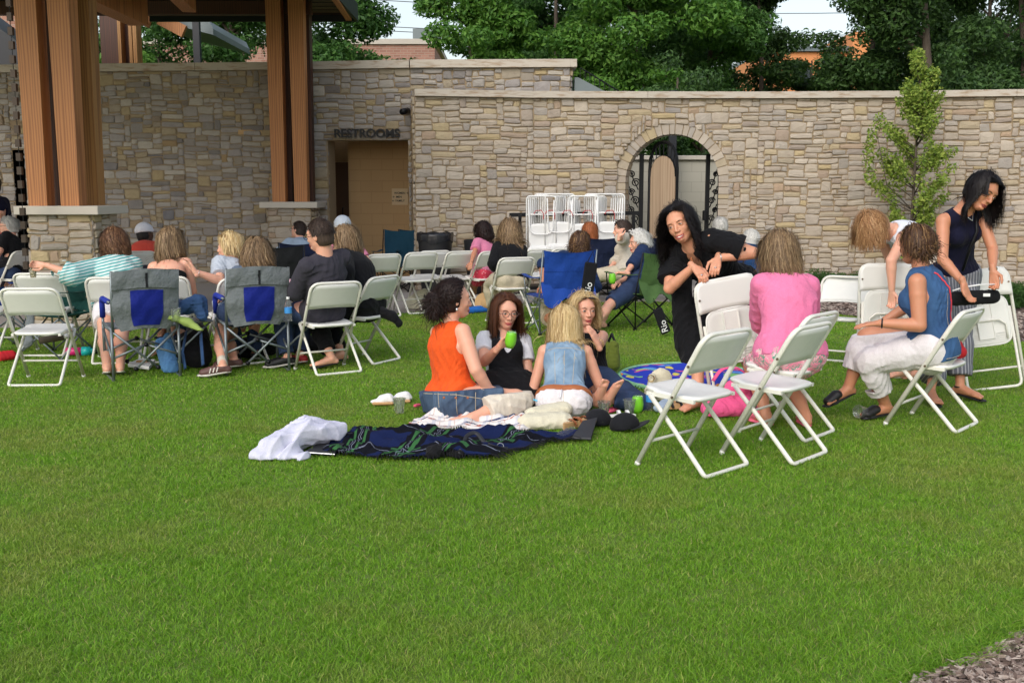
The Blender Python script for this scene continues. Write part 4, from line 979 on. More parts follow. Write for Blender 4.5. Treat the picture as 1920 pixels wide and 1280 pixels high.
        tb = wr+dr*.03*S+side*.026*S; t1 = tb+nv(side*.75+dr*.65+pn*.35*(.3+c))*.036*S; t2 = t1+nv(dr*.9+side*.25*(1-c)+pn*.5*c)*.032*S; t3 = t2+nv(dr*.9+pn*.6*c-side*.1*c)*.022*S
        d.chain([wr+dr*.022*S+side*.01*S, tb, t1, t2, t3], [.014*S, .0135*S, .0105*S, .0095*S, .0075*S], .006)
        return d.mesh(1)
    def headmesh(p, vx, old=False):
        S = p.hs; c, f, u, x = p.hc, p.face, p.hup, p.hx; A = np.array([[x[i], f[i], u[i]] for i in range(3)])
        L = lambda a, b_, e: c+x*a*S+f*b_*S+u*e*S
        d = SDF(np.array(c)-.2*S, np.array(c)+.17*S, vx); d.lo = d.lo; 
        d.ell(L(0, -.012, .028), (.073*S, .092*S, .084*S), A, .02)          # cranium
        d.ell(L(0, .018, -.02), (.061*S, .068*S, .082*S), A, .03)           # face mass
        d.cone(L(0, .02, -.062), L(0, .05, -.082), .046*S, .026*S, .022)    # jaw, chin
        for sg in (-1, 1): d.cone(L(sg*.044, -.004, -.05), L(sg*.012, .052, -.084), .02*S, .018*S, .02); d.ell(L(sg*.035, .055, -.022), (.022*S, .02*S, .022*S), A, .02)  # jaw line, cheek
        d.ell(L(0, .066, .03), (.052*S, .018*S, .02*S), A, .02)             # brow
        for sg in (-1, 1): d.ell(L(sg*.031, .090, .006), (.019*S, .013*S, .012*S), A, .012, sub=True)
        for sg in (-1, 1): d.ell(L(sg*.031, .074, .004), (.015*S, .013*S, .0125*S), A, .003)
        d.cone(L(0, .082, .012), L(0, .104, -.026), .0075*S, .0095*S, .010)   # nose
        for sg in (-1, 1): d.ell(L(sg*.011, .094, -.030), (.009*S, .010*S, .008*S), A, .006)
        d.ell(L(0, .079, -.052), (.024*S, .014*S, .016*S), A, .012); d.ell(L(0, .079, -.082), (.018*S, .014*S, .012*S), A, .012)
        for sg in (-1, 1):
            d.ell(L(sg*.074, -.012, -.004), (.008*S, .019*S, .03*S), A, .006); d.ell(L(sg*.083, -.006, .0), (.006*S, .011*S, .018*S), A, .004, sub=True)
        nk0 = p.neck-p.up*.02*p.s; d.cone(L(0, -.018, -.05), nk0, .048*S*(1.15 if p.male else 1), .052*S*(1.2 if p.male else 1), .02)
        d.cut(p.neck-p.up*.05*p.s, tuple(-p.up))
        return d.mesh(1)
    def build_body(p, feet=True, face=True, hands=(True, True), toes=None, lip='lip', smile=False, eyes_open=True, legs=True):
        d = SDF(p.lo, p.hi, p.vox); p.torso(d, -.006*p.s)
        d.cone(p.neck-p.up*.08*p.s, p.head0+p.face*-.0, .058*p.s, .046*p.hs, .03)
        for i in (0, 1):
            d.cone(p.neck-p.up*.02*p.s, p.sh[i], .035*p.s, .042*p.s, .03); p.arm(d, i)
            if legs: p.leg(d, i); p.foot(d, i)
        ex = [p.headmesh(.0052 if p.vox < .0095 else .0075)]
        for i in (0, 1):
            if hands[i]: ex.append(p.hand(i))
        p.body = sdf_obj('body', d, M(p.skin), p.root, 1, ex)
        if face:
            S = p.hs; L = lambda a, b_, e: p.hc+p.hx*a*S+p.face*b_*S+p.hup*e*S
            Rm = Matrix((p.hx, p.face, p.hup)).transposed()
            for sg in (-1, 1):
                q = MB(); q.lathe([(.0001, -.011), (.007, -.008), (.0105, 0), (.007, .008), (.0001, .011)], (0, 0, 0), 10)
                q = MB(); sph(q, L(sg*.031, .0825, .004), (.0112*S, .0060*S, .0044*S if not smile else .0034*S), Rm); q.build('eye', M('eye_white'), p.root, True)
                q = MB(); sph(q, L(sg*.031, .0865, .0042), (.0056*S, .0032*S, .0044*S if not smile else .0034*S), Rm); q.build('iris', M('iris'), p.root, True)
                q = MB(); q.tube([L(sg*.015, .089, .022), L(sg*.031, .088, .027), L(sg*.047, .077, .022)], [.0018*S, .0022*S, .0010*S], 6); q.tube([L(sg*.018, .088, .008), L(sg*.031, .0895, .0105), L(sg*.045, .081, .007)], [.0010*S, .0017*S, .0008*S], 5); q.build('eyebrow_lid_shade', M('brow_lid_shade'), p.root, True)  # brow, plus a second dark tube painting the shadow line of the upper lid
            q = MB(); w = .024 if not smile else .029; cz = 0 if not smile else .0025
            q.tube([L(-w, .082, -.061+cz*1.5), L(-w*.5, .0925, -.0575), L(0, .0945, -.0595), L(w*.5, .0925, -.0575), L(w, .082, -.061+cz*1.5)], [.0012*S, .0034*S, .0038*S, .0034*S, .0012*S], 7)
            g = 0 if not smile else .006
            q.tube([L(-w, .081, -.062+cz*1.4), L(-w*.5, .0915, -.0675-g), L(0, .0935, -.069-g), L(w*.5, .0915, -.0675-g), L(w, .081, -.062+cz*1.4)], [.0012*S, .0038*S, .0048*S, .0038*S, .0012*S], 7); q.build('lips', M(lip), p.root, True)
            if smile:
                q = MB(); q.tube([L(-w*.8, .082, -.0625+cz), L(0, .0925, -.066), L(w*.8, .082, -.0625+cz)], [.003*S, .006*S, .003*S], 7); q.build('teeth', M('teeth'), p.root, True)
        return p
    def cloth(p, name, mat, fn, cuts=(), wr=(.006, 38), seed=1, vox=None, smooth=1, parent=None):
        d = SDF(p.lo, p.hi, vox or p.vox); fn(d)
        if wr: d.wrinkle(wr[0], wr[1], seed)
        for c in cuts: d.cut(*c)
        return sdf_obj(name, d, M(mat), parent or p.root, smooth)
    def top(p, mat, sleeve=.35, hem=-.06, o=.012, loose=0.0, neckcut=.0, wide=0.0, wr=(.009, 36), seed=1, name='shirt', bust=True, armhole=.0, vneck=0, hemn=None, swid=.012):
        """sleeve: 0 none .. 1 elbow .. 2 wrist"""
        def fn(d):
            p.torso(d, o+loose, bust)
            cutl = []
            for i in (0, 1):
                if sleeve > 0: p.arm(d, i, 0, sleeve, o+loose*.6, swid)
        d = SDF(p.lo, p.hi, p.vox); fn(d)
        if wr: d.wrinkle(wr[0], wr[1], seed)
        up = p.up; d.cut(p.pel+up*hem*p.s, tuple(-(hemn if hemn is not None else up)))
        d.cut(p.neck+up*.035*p.s, tuple(up))
        d.ell(p.neck+up*.03*p.s+p.cf*(.012+neckcut*.35)*p.s, (.066*p.s+neckcut*.35, .07*p.s+neckcut*.5, .05*p.s+neckcut), np.array([[p.sl[i], p.cf[i], up[i]] for i in range(3)]), .006, sub=True)
        if sleeve <= 0:
            for i in (0, 1):
                sg = 1 if i == 0 else -1; d.cut(p.sh[i]-p.sl*sg*(.012-armhole)*p.s, tuple(nv(p.sl*sg+up*.1)))
        else:
            for i in (0, 1):
                # trim the round end of the sleeve flat (only near the cuff)
                e = p.sh[i].lerp(p.el[i], sleeve) if sleeve <= 1 else p.el[i].lerp(p.wr[i], sleeve-1); dr = nv((p.el[i]-p.sh[i]) if sleeve <= 1 else (p.wr[i]-p.el[i]))
                sl, X, Y, Z = d.win(np.array(e)-.09*p.s, np.array(e)+.09*p.s); dd = ((X-e.x)*dr.x+(Y-e.y)*dr.y+(Z-e.z)*dr.z).astype(np.float32); d.d[sl] = np.where(dd > -.02, np.maximum(d.d[sl], dd), d.d[sl])
        if vneck:
            c = p.neck+p.cf*.11*p.s-up*.02*p.s; d.ell(c-up*vneck*.45, (.05*p.s, .09*p.s, vneck), np.array([[p.sl[i], p.cf[i], up[i]] for i in range(3)]), .006, sub=True)
        p.shirt = sdf_obj(name, d, M(mat), p.root, 1); return p.shirt
    def pants(p, mat, to=1.9, o=.012, wid=.01, top=.12, wr=(.004, 34), seed=3, name='trousers'):
        d = SDF(p.lo, p.hi, p.vox); S, h = p.s, p.h; m = .93 if p.male else 1
        d.cone(p.pel-p.left*.06*S*h, p.pel+p.left*.06*S*h, .115*S*h*m+o, .115*S*h*m+o, .03); d.cone(p.pel, p.pel.lerp(p.neck, .2), .145*S*h*m+o, .125*S*h+o, .04, flat=tuple(p.cf), q=.68)
        for i in (0, 1): d.ell(p.hip[i]-p.f*.045*S, (.092*S*h+o,)*3, None, .04); p.leg(d, i, to, o, wid)
        if wr: d.wrinkle(wr[0], wr[1], seed)
        d.cut(p.pel+p.up*top*S, tuple(p.up))
        for i in (0, 1):
            e = p.hip[i].lerp(p.kn[i], to) if to <= 1 else p.kn[i].lerp(p.an[i], to-1); dr = nv((p.kn[i]-p.hip[i]) if to <= 1 else (p.an[i]-p.kn[i]))
            sl, X, Y, Z = d.win(np.array(e)-.13*S, np.array(e)+.13*S); dd = ((X-e.x)*dr.x+(Y-e.y)*dr.y+(Z-e.z)*dr.z).astype(np.float32); d.d[sl] = np.where(dd > -.03, np.maximum(d.d[sl], dd), d.d[sl])
        p.trs = sdf_obj(name, d, M(mat), p.root, 1); return p.trs
    def skirt(p, mat, to=.8, o=.02, wr=(.008, 30), seed=5, top=.13, name='skirt'):
        d = SDF(p.lo, p.hi, p.vox); S, h = p.s, p.h
        d.cone(p.pel-p.left*.06*S*h, p.pel+p.left*.06*S*h, .12*S*h+o, .12*S*h+o, .03); d.cone(p.pel, p.pel.lerp(p.neck, .25), .148*S*h+o, .12*S*h+o, .04, flat=tuple(p.cf), q=.7)
        for i in (0, 1): d.ell(p.hip[i]-p.f*.045*S, (.094*S*h+o,)*3, None, .04); d.cone(p.hip[i], p.hip[i].lerp(p.kn[i], to), .1*S*h+o, .085*S*h+o, .09)
        m0, m1 = (p.hip[0]+p.hip[1])/2, (p.hip[0].lerp(p.kn[0], to)+p.hip[1].lerp(p.kn[1], to))/2; d.cone(m0, m1, .1*S*h+o, .08*S*h+o, .06)
        if wr: d.wrinkle(wr[0], wr[1], seed)
        d.cut(p.pel+p.up*top*S, tuple(p.up)); d.cut(m1, tuple(nv(m1-m0)), .01); p.trs = sdf_obj(name, d, M(mat), p.root, 1); return p.trs
    def seam(p, pts, mat, r=.0022, name='seam'):
        q = MB(); q.tube([Vector(x) for x in pts], r, 5); return q.build(name, M(mat), p.shirt if name == 'seam' else p.root, True)
    def shoe(p, mat, i, kind='shoe', sole='shoe_sole', t_up=None):
        S = p.s; an, t = p.an[i], p.toe[i]; q = V(an.x, an.y, an.z)
        d = SDF(np.array(an)-.26*S, np.array(an)+.26*S, .006)
        heel, ball, tip = an-t*.035*S-V(0, 0, .028*S), an+t*.135*S-V(0, 0, .02*S), an+t*.185*S-V(0, 0, .026*S)
        if kind == 'shoe':
            d.cone(an-V(0, 0, .01), heel, .04*S, .037*S, .012).cone(an, ball, .044*S, .040*S, .012, flat=(0, 0, 1), q=.95).cone(heel, ball+t*.03*S, .036*S, .038*S, .01, flat=(0, 0, 1), q=.9); d.cut(an+V(0, 0, .012*S), (0, 0, 1))
        else:
            sb = V(0, 0, -.046*S); d.cone(heel+sb*.45, ball+sb*.55, .033*S, .04*S, .01, flat=(0, 0, 1), q=.28).cone(ball+sb*.55, tip+sb*.45, .04*S, .033*S, .01, flat=(0, 0, 1), q=.28)
            if kind == 'mule': d.cone(an+t*.10*S, ball+t*.03*S, .042*S, .04*S, .01, flat=(0, 0, 1), q=.75)
        o = sdf_obj({'shoe': 'shoe', 'mule': 'shoe', 'sandal': 'sandal'}[kind], d, M(mat), p.root, 1)
        if kind == 'shoe' and p.vox < .0092:
            e = SDF(np.array(an)-.26*S, np.array(an)+.26*S, .006); z = V(0, 0, -.046*S); e.cone(heel+z*.35, ball+z*.55, .038*S, .044*S, .01, flat=(0, 0, 1), q=.35).cone(ball+z*.55, tip+z*.3, .044*S, .036*S, .01, flat=(0, 0, 1), q=.35); sdf_obj('sole', e, M('shoe_sole'), o, 1)
        return o
    # -- hair: a close scalp shell plus falling locks
    def hair(p, mat, length=.35, n=900, vol=.008, wave=.0, wf=28, part=0.0, back=.25, clump=.5, w=.0045, seed=1, front=.045, shell=.007, droop=1.0, curl=0, up=0, spread=.0, low=-.075, tail=None, fringe=False, gather=None, jit=.08, ln_j=.25, fluff=0):
        S = p.hs; rs = np.random.default_rng(seed); c = np.array(p.hc); A = np.array([[p.hx[i], p.face[i], p.hup[i]] for i in range(3)])  # local->world columns
        # shell
        d = SDF(c-.19*S, c+.19*S, .006 if p.vox < .0095 else .008); L = lambda a, b_, e: p.hc+p.hx*a*S+p.face*b_*S+p.hup*e*S
        d.ell(L(0, -.012, .028), np.array((.073, .092, .084))*S+shell+vol*.5, A, .02)
        d.ell(L(0, -.04, -.025), np.array((.064, .058, .07))*S+shell+vol*.5, A, .02)
        # open the face: below the hairline and in front of the ears
        hl = L(0, front, .078); d2n = nv(p.face*.80-p.hup*.60)
        x_, y_, z_ = d.ax[0][:, None, None]-hl.x, d.ax[1][None, :, None]-hl.y, d.ax[2][None, None, :]-hl.z
        pl1 = x_*d2n.x+y_*d2n.y+z_*d2n.z
        e_ = L(0, .012, 0); pl2 = (d.ax[0][:, None, None]-e_.x)*p.face.x+(d.ax[1][None, :, None]-e_.y)*p.face.y+(d.ax[2][None, None, :]-e_.z)*p.face.z
        d.d = np.maximum(d.d, np.minimum(pl1, pl2).astype(np.float32)); nb = L(0, 0, low); d.cut(nb, tuple(-p.hup))
        if shell > .003: d.wrinkle(.0025, 130, seed, tuple(p.hup), .2)
        v0, f0 = d.mesh(1)
        # locks
        steps = max(4, int(length/.014)); th = rs.uniform(0, 2*np.pi, n); zz = rs.uniform(-.35, 1, n)**1.0; zz = np.where(zz < -.2, rs.uniform(-.2, 1, n), zz)
        r_ = np.sqrt(np.maximum(0, 1-zz*zz)); loc = np.stack([r_*np.cos(th), r_*np.sin(th), zz], axis=1)   # local x (right), face, up
        er = np.array((.073, .092, .084))*S+shell; ec = np.array((0, -.012, .028))*S
        pos = loc*er+ec
        bad = (pos[:, 1] > .018*S) & (pos[:, 2] < (.078*S-(pos[:, 1]-front*S)*-1.33)) & ((pos[:, 1]-front*S)*.80-(pos[:, 2]-.078*S)*.60 > 0)
        pos = pos[~bad]; n = len(pos); gl = A.T@np.array([0, 0, -1.0])       # gravity in head space
        side = np.sign(pos[:, 0]-part*S+rs.normal(0, .004, n)); side[side == 0] = 1
        bk_ = np.clip((pos[:, 1]/S+.045)/.07, 0, 1); v = np.stack([side*(.15+.8*bk_), -back-.5*(1-bk_), .04*bk_-.8*(1-bk_)], axis=1)+rs.normal(0, jit, (n, 3))
        if up: v = (pos-ec)/er; v += rs.normal(0, .3, (n, 3))
        v /= np.linalg.norm(v, axis=1)[:, None]
        T = A.T; shc = [T@(np.array(q)-c) for q in (p.sh[0], p.sh[1], p.neck, p.pel.lerp(p.neck, .6))]
        lock = rs.integers(0, max(1, int(n/ (6+20*clump))), n); off = rs.normal(0, 1, (lock.max()+1, 3)); ph = rs.uniform(0, 6.28, lock.max()+1); phn = ph[lock]+rs.normal(0, .35, n)
        lng = length*(1+rs.uniform(-ln_j, .05, lock.max()+1)[lock])*(1+rs.normal(0, .04, n)); lay = rs.uniform(0, 1, n)*vol*1.6; fly = rs.random(n) > .96; lay = np.where(fly, lay*1.8+rs.uniform(.002, .014, n), lay)
        st = lng/steps; path = [pos.copy()]; cur = pos.copy(); tgt = None if gather is None else np.array(gather)*S
        for k in range(steps):
            t = k/steps; g = gl*(.34+.5*t)*droop
            if tgt is not None: g = (tgt-cur); g = g/np.maximum(np.linalg.norm(g, axis=1), 1e-4)[:, None]*.6 if t < .55 else gl*.35*droop
            v = v*.70+g+off[lock]*.03*(1-clump)+rs.normal(0, .02, (n, 3)); v /= np.linalg.norm(v, axis=1)[:, None]
            nxt = cur+v*st[:, None]
            if wave: nxt = nxt+wave*np.stack([np.cos(phn+k*st*wf), np.sin(phn*1.3+k*st*wf*.9), np.zeros(n)], axis=1)*min(1, t*2.5)*st[:, None]/.014
            rr = (nxt-ec)/(er+lay[:, None]*.7+vol*.3); q = np.linalg.norm(rr, axis=1); m = q < 1; nxt = np.where(m[:, None], ec+(nxt-ec)/np.maximum(q, 1e-3)[:, None], nxt)
            # keep clear of the face
            m = (nxt[:, 1] > .022*S) & (((nxt[:, 1]-front*S)*.80-(nxt[:, 2]-.078*S)*.60) > .014*S) & (np.abs(nxt[:, 0]) < .066*S+lay*.6) & (nxt[:, 2] > -.14*S)
            if not fringe: nxt[:, 0] = np.where(m, side*(.067*S+lay*.6), nxt[:, 0]); nxt[:, 1] = np.where(m, np.minimum(nxt[:, 1], .062*S), nxt[:, 1])
            for q_, rad in ((shc[0], .062*S), (shc[1], .062*S), (shc[2], .065*S)):
                dv = nxt-q_; dl = np.linalg.norm(dv, axis=1); m = dl < rad+lay; nxt = np.where(m[:, None], q_+dv/np.maximum(dl, 1e-4)[:, None]*(rad+lay)[:, None], nxt)
            # trunk capsule from neck down, and the shoulder line
            for a_, b_, rad, qf in ((shc[2], shc[3], .118*S, .78), (shc[0], shc[1], .066*S, 1.0)):
                ab = b_-a_; tt = np.clip(((nxt-a_)@ab)/(ab@ab), 0, 1); cp = a_+tt[:, None]*ab; dv = nxt-cp; dl = np.linalg.norm(dv, axis=1); m = (dl < rad*(.55+.45*tt)*qf+lay)
                nxt = np.where(m[:, None], cp+dv/np.maximum(dl, 1e-4)[:, None]*((rad*(.55+.45*tt)*qf+lay))[:, None], nxt)
            v = nxt-cur; v /= np.maximum(np.linalg.norm(v, axis=1), 1e-5)[:, None]; cur = nxt; path.append(cur.copy())
        Pth = np.stack(path, axis=1); m = Pth.shape[1]; ctr = ec
        tan = np.gradient(Pth, axis=1); outw = Pth-ctr; outw /= np.linalg.norm(outw, axis=2)[:, :, None]; sd_ = np.cross(tan, outw); sd_ /= np.maximum(np.linalg.norm(sd_, axis=2), 1e-6)[:, :, None]
        tt = np.linspace(0, 1, m); wd_ = w*S*(.7+.6*rs.random(n))[:, None]*(1-.75*tt**3)[None, :]
        a_ = Pth+sd_*wd_[:, :, None]*.5; b2 = Pth-sd_*wd_[:, :, None]*.5
        vv = np.stack([a_, b2], axis=2).reshape(-1, 3)@A.T+c
        base = (np.arange(n)*m*2)[:, None]; kk = np.arange(m-1)*2; F = np.stack([base+kk, base+kk+1, base+kk+3, base+kk+2], axis=2).reshape(-1, 4)
        o = mesh_obj('hair', np.concatenate([v0, vv]), np.concatenate([f0, F+len(v0)]), M(mat), p.root, True); return o
def sph(q, c, r, Rm=None, nu=10, nv_=7):
    vs = []; c = Vector(c)
    for i in range(nv_+1):
        a = math.pi*i/nv_
        for k in range(nu):
            b_ = 2*math.pi*k/nu; v = Vector((r[0]*math.sin(a)*math.cos(b_), r[1]*math.sin(a)*math.sin(b_), r[2]*math.cos(a))); vs.append((Rm @ v if Rm else v)+c)
    q.add(vs, [[i*nu+k, i*nu+(k+1) % nu, (i+1)*nu+(k+1) % nu, (i+1)*nu+k] for i in range(nv_) for k in range(nu)])
# ---------------- white folding chairs ----------------
mat_plain('chair_plastic', srgb(232, 231, 226), .42, .05, 6, .12, .003); 
b = NB('chair_paint'); n = b.noise(b.coord(), 34, 5, .7); sp = b.ramp(n, [(.66, (0, 0, 0)), (.72, (1, 1, 1))])
b.out(b.mix(b.math('MULTIPLY', sp, .5), srgb(228, 226, 216), srgb(140, 122, 100)), .42)
mat_plain('chair_white', srgb(236, 236, 234), .4, .04, 6, .1, .003); mat_plain('rivet', srgb(120, 104, 88), .4, .2, 50, 0, Metallic=.6); mat_plain('chair_recess', srgb(226, 226, 221), .5, .06, 14, .2)
WCH = .465
def seat_shape(w, d, zt, th, sag=.012, nn=14):
    """rounded seat slab with a dished top and a front lip; x across, y forward"""
    m = MB(); out = []
    for k in range(nn*4):
        a = 2*math.pi*k/(nn*4); ca, sa = math.cos(a), math.sin(a); e = .38
        x = math.copysign(abs(ca)**e, ca)*w/2; y = math.copysign(abs(sa)**e, sa)*d/2; out.append((x*(1-.06*(y < 0)*abs(y)/(d/2)), y))
    n = len(out); vs = []
    for (f, z) in ((.97, -th), (1.0, -th*.55), (1.0, -th*.2), (.955, 0), (.8, -.002), (.5, -sag*.7), (.15, -sag)):
        vs += [(x*f, y*f, zt+z) for x, y in out]
    fs = [[l*n+i, l*n+(i+1) % n, (l+1)*n+(i+1) % n, (l+1)*n+i] for l in range(6) for i in range(n)]+[[6*n+i for i in range(n)], [i for i in range(n)][::-1]]
    m.add(vs, fs); return m
def back_panel(w, h, y0, z0, lean, th=.012, bow=.03, nx=14, nz=6, rim=True):
    """curved back panel in the plane leaning back; (x, t) grid with rounded top corners, cupped backwards"""
    def pt(u, v, off):
        # u -1..1, v 0..1
        x = u*w/2; cr = .075
        hh = h*v; yb = y0-math.sin(lean)*hh; zb = z0+math.cos(lean)*hh
        cup = bow*(1-u*u)
        return (x, yb-cup-off*math.cos(lean), zb-off*math.sin(lean))
    m = MB(); us = [-1+2*i/nx for i in range(nx+1)]; rows = []
    for j in range(nz+1):
        v = j/nz; row = []
        for u in us:
            top = 1-(max(0, abs(u)-.76)/.24)**2.2*.36; bot = .05*(1-abs(u)**2)-.0
            vv = bot+(top-bot)*v; row.append((u, vv))
        rows.append(row)
    N = (nx+1)*(nz+1); vs = [pt(u, v, 0) for r_ in rows for u, v in r_]+[pt(u, v, th) for r_ in rows for u, v in r_]
    fs = []; I = lambda j, i: j*(nx+1)+i
    for j in range(nz):
        for i in range(nx): fs.append([I(j, i), I(j, i+1), I(j+1, i+1), I(j+1, i)]); fs.append([N+I(j, i), N+I(j+1, i), N+I(j+1, i+1), N+I(j, i+1)])
    rim_ = [I(0, i) for i in range(nx+1)]+[I(j, nx) for j in range(1, nz+1)]+[I(nz, i) for i in range(nx-1, -1, -1)]+[I(j, 0) for j in range(nz-1, 0, -1)]
    fs += [[rim_[k], N+rim_[k], N+rim_[(k+1) % len(rim_)], rim_[(k+1) % len(rim_)]] for k in range(len(rim_))]
    m.add(vs, fs)
    if rim:
        r = [pt(u, v, th*1.2) for (u, v) in ([(us[0], rows[j][0][1]) for j, _ in enumerate(rows) for rows_ in [rows]][:0])]
    return m, pt
def tubes_main(z_top, H=.0):
    pass
def make_chair(mt='chair_paint', mp='chair_plastic'):
    """open folding chair: origin on the ground below the seat, faces +y"""
    t = empty('folding_chair'); W = WCH/2; r = .0125
    yf, yb, zt = .22, -.235, .80           # front feet -> back top
    q = MB(); pts = [(-W, yf, r), (-W, yb+.005, zt-.0), (W, yb+.005, zt), (W, yf, r)]
    q.tube(rounded(pts, .085, 6), r, 8, ry=1.35, up=(0, 1, 0)); q.build('main_frame', M(mt), t, True)
    for sx in (-1, 1):
        q = MB(); q.tube([(sx*W, yf+.003, 0), (sx*W, yf-.005, .022)], .017, 8); q.build('foot_cap', M(mp), t, True)
    # rear leg: U with its bar on the ground behind, bowed
    W2 = W-.028; q = MB(); pts = [(-W2, .16, .42), (-W2, -.02, .24), (-W2-.003, -.20, .05), (-W2-.003, -.235, r), (W2+.003, -.235, r), (W2+.003, -.20, .05), (W2, -.02, .24), (W2, .16, .42)]
    q.tube(rounded(pts, .04, 4), r*.95, 8, ry=1.25, up=(0, 1, 0)); q.build('rear_leg', M(mt), t, True)
    q = MB(); z = .16; y = yf+(yb-yf)*z/zt; q.tube([(-W, y, z), (W, y, z)], .009, 7); q.build('cross_bar', M(mt), t, True)
    s_ = seat_shape(.40, .40, .445, .026); s_.v = [(x, y+.035, z+(.012 if y > .1 else 0)+(y+.0)*.04) for x, y, z in s_.v]; q = s_; st = q.build('seat', M(mp), t, True)
    q = MB(); q.bar((-.19, .19, .425), (-.19, -.14, .415), .02, .02); q.bar((.19, .19, .425), (.19, -.14, .415), .02, .02); q.build('seat_rail', M(mt), t)
    lean = math.atan((yf-yb)/zt); z0 = .575; m, pt = back_panel(WCH-.006, .245, yf+(yb-yf)*z0/zt+.012, z0, lean, .010, .035); m.build('backrest', M('chair_recess'), t, True)
    # front face rim that wraps the tubes
    q = MB(); q.tube([pt(u, .05*(1-u*u), .004) for u in [-1+2*i/12 for i in range(13)]], .006, 6); q.build('backrest_lip', M(mp), t, True)
    for sx in (-1, 1):
        for z in (.435, .62, .22):
            if z == .22: continue
            q = MB(); y = yf+(yb-yf)*z/zt; q.tube([(sx*(W+.011), y, z), (sx*(W+.017), y, z)], .008, 8); q.build('rivet', M('rivet'), t)
    return t
def make_folded(mt='chair_paint', mp='chair_plastic', slats=True):
    """closed folding chair standing upright, front (seat underside) towards -y; origin at its feet"""
    t = empty('folded_chair'); W = WCH/2; r = .0125; H = .97
    q = MB(); q.tube(rounded([(-W, 0, 0), (-W, 0, H), (W, 0, H), (W, 0, 0)], .085, 6), r, 8, ry=1.3, up=(0, 1, 0)); q.build('main_frame', M(mt), t, True)
    W2 = W-.03; q = MB(); q.tube(rounded([(-W2, .0, .66), (-W2, -.014, .02), (W2, -.014, .02), (W2, .0, .66)], .05, 5), r*.9, 8); q.build('rear_leg', M(mt), t, True)
    q = MB(); q.tube([(-W, .0, .17), (W, .0, .17)], .009, 7); q.build('cross_bar', M(mt), t, True)
    m, pt = back_panel(WCH+.012, .235, -.02, H-.222, -.0, .010, -.016); m.build('backrest', M(mp), t, True)
    s_ = seat_shape(.385, .40, 0, .026); s_.v = [(x, -.016-z, .56+y) for x, y, z in s_.v]; s_.build('seat', M('chair_recess'), t, True)
    q = MB(); 
    out = [(.19*math.copysign(abs(math.cos(a))**.4, math.cos(a)), -.003-.045*0, .56+.197*math.copysign(abs(math.sin(a))**.4, math.sin(a))) for a in [2*math.pi*k/40 for k in range(40)]]
    q.tube([(x, -.0-.012, z) for x, y, z in out], .007, 5, closed=True); q.box((0, -.022, .575), (.115, .012, .33), bev=.004); q.box((-.057, -.030, .575), (.006, .012, .33)); q.box((.057, -.030, .575), (.006, .012, .33)); q.build('seat_underside_frame', M(mp), t)
    for k in range(5):
        q = MB(); q.box((0, -.020, .385+.018*k), (.33-.012*(4-k), .008, .007)); q.build('rib', M(mp), t)
    q = MB(); q.tube([(-.15, -.03, .40), (-.15, -.034, .52), (-.10, -.036, .56), (.10, -.036, .56), (.15, -.034, .52), (.15, -.03, .40)], .009, 7); q.build('seat_brace', M(mt), t, True)
    for sx in (-1, 1):
        q = MB(); q.tube([(sx*(W-.012), -.028, H-.12), (sx*(W-.012), -.034, H-.12)], .008, 8); q.build('rivet', M('rivet'), t)
    return t
CH0 = make_chair(); CHG = 'white folding chairs standing open on the lawn'; used = [0]
def place_chair(px, py, yaw, label, z=.435, dz=0, lean=0):
    g = G(px, py, z); o = CH0 if not used[0] else copy_tree(CH0); used[0] = 1
    o.location = (g.x, g.y, dz); o.rotation_euler = (lean, 0, R(yaw-90)); setp(o, label, 'folding chair', CHG); return g
CHL = [
 (80, 619, 92, 'foremost empty white folding chair at the far left of the front row'),
 (92, 580, 91, 'white folding chair directly behind the foremost left one'),
 (-32, 583, 90, 'white folding chair cut off by the left edge of the picture'),
 (24, 521, 165, 'white folding chair turned sideways under the woman in black, far left'),
 (222, 590, 100, 'white folding chair under the woman in the teal striped shirt'),
 (266, 521, 100, 'white folding chair behind the man in the white cap'),
 (318, 589, 95, 'white folding chair under the woman with bare shoulders'),
 (442, 592, 128, 'white folding chair under the short-haired blonde woman'),
 (615, 604, 122, 'white folding chair under the man in the dark sweater'),
 (686, 590, 150, 'white folding chair under the woman with sunglasses in black, turned left'),
 (709, 529, 120, 'empty white folding chair just right of the woman with sunglasses on her head'),
 (779, 524, 120, 'empty white folding chair in front of the two teal chairs, its twin close behind it'),
 (803, 520, 120, 'empty white folding chair nested just behind its twin beside the trash can'),
 (852, 521, 122, 'empty white folding chair between the trash can and the girl in pink'),
 (908, 521, 128, 'white folding chair under the girl in the pink shirt'),
 (957, 538, 112, 'white folding chair under the long-haired woman in black with khaki trousers'),
 (996, 516, 122, 'empty white folding chair just right of the long-haired woman in black'),
 (1042, 514, 125, 'white folding chair mostly hidden behind the blue quad chair'),
 (1302, 733, 134, 'nearest empty white folding chair, in front of the bending woman in black'),
 (1456, 717, 137, 'second nearest empty white folding chair, just right of the nearest one'),
 (1478, 688, 138, 'white folding chair under the woman in the pink blouse'),
 (1576, 598, 238, 'empty white folding chair facing the camera beside the junipers'),
 (1752, 677, 138, 'white folding chair under the woman in the sleeveless denim top'),
]
for c in CHL: place_chair(*c)
CF0 = make_folded(); fused = [0]
def place_folded(px, py, yaw, label, lean=0, tilt=0, z=0):
    g = G(px, py, z); o = CF0 if not fused[0] else copy_tree(CF0); fused[0] = 1
    o.location = g; o.rotation_euler = Matrix.Rotation(R(yaw), 3, 'Z').to_4x4().to_3x3().__matmul__(Matrix.Rotation(tilt, 3, 'Y')).__matmul__(Matrix.Rotation(lean, 3, 'X')).to_euler()
    setp(o, label, 'folded chair', 'folded white chairs held upright'); return g
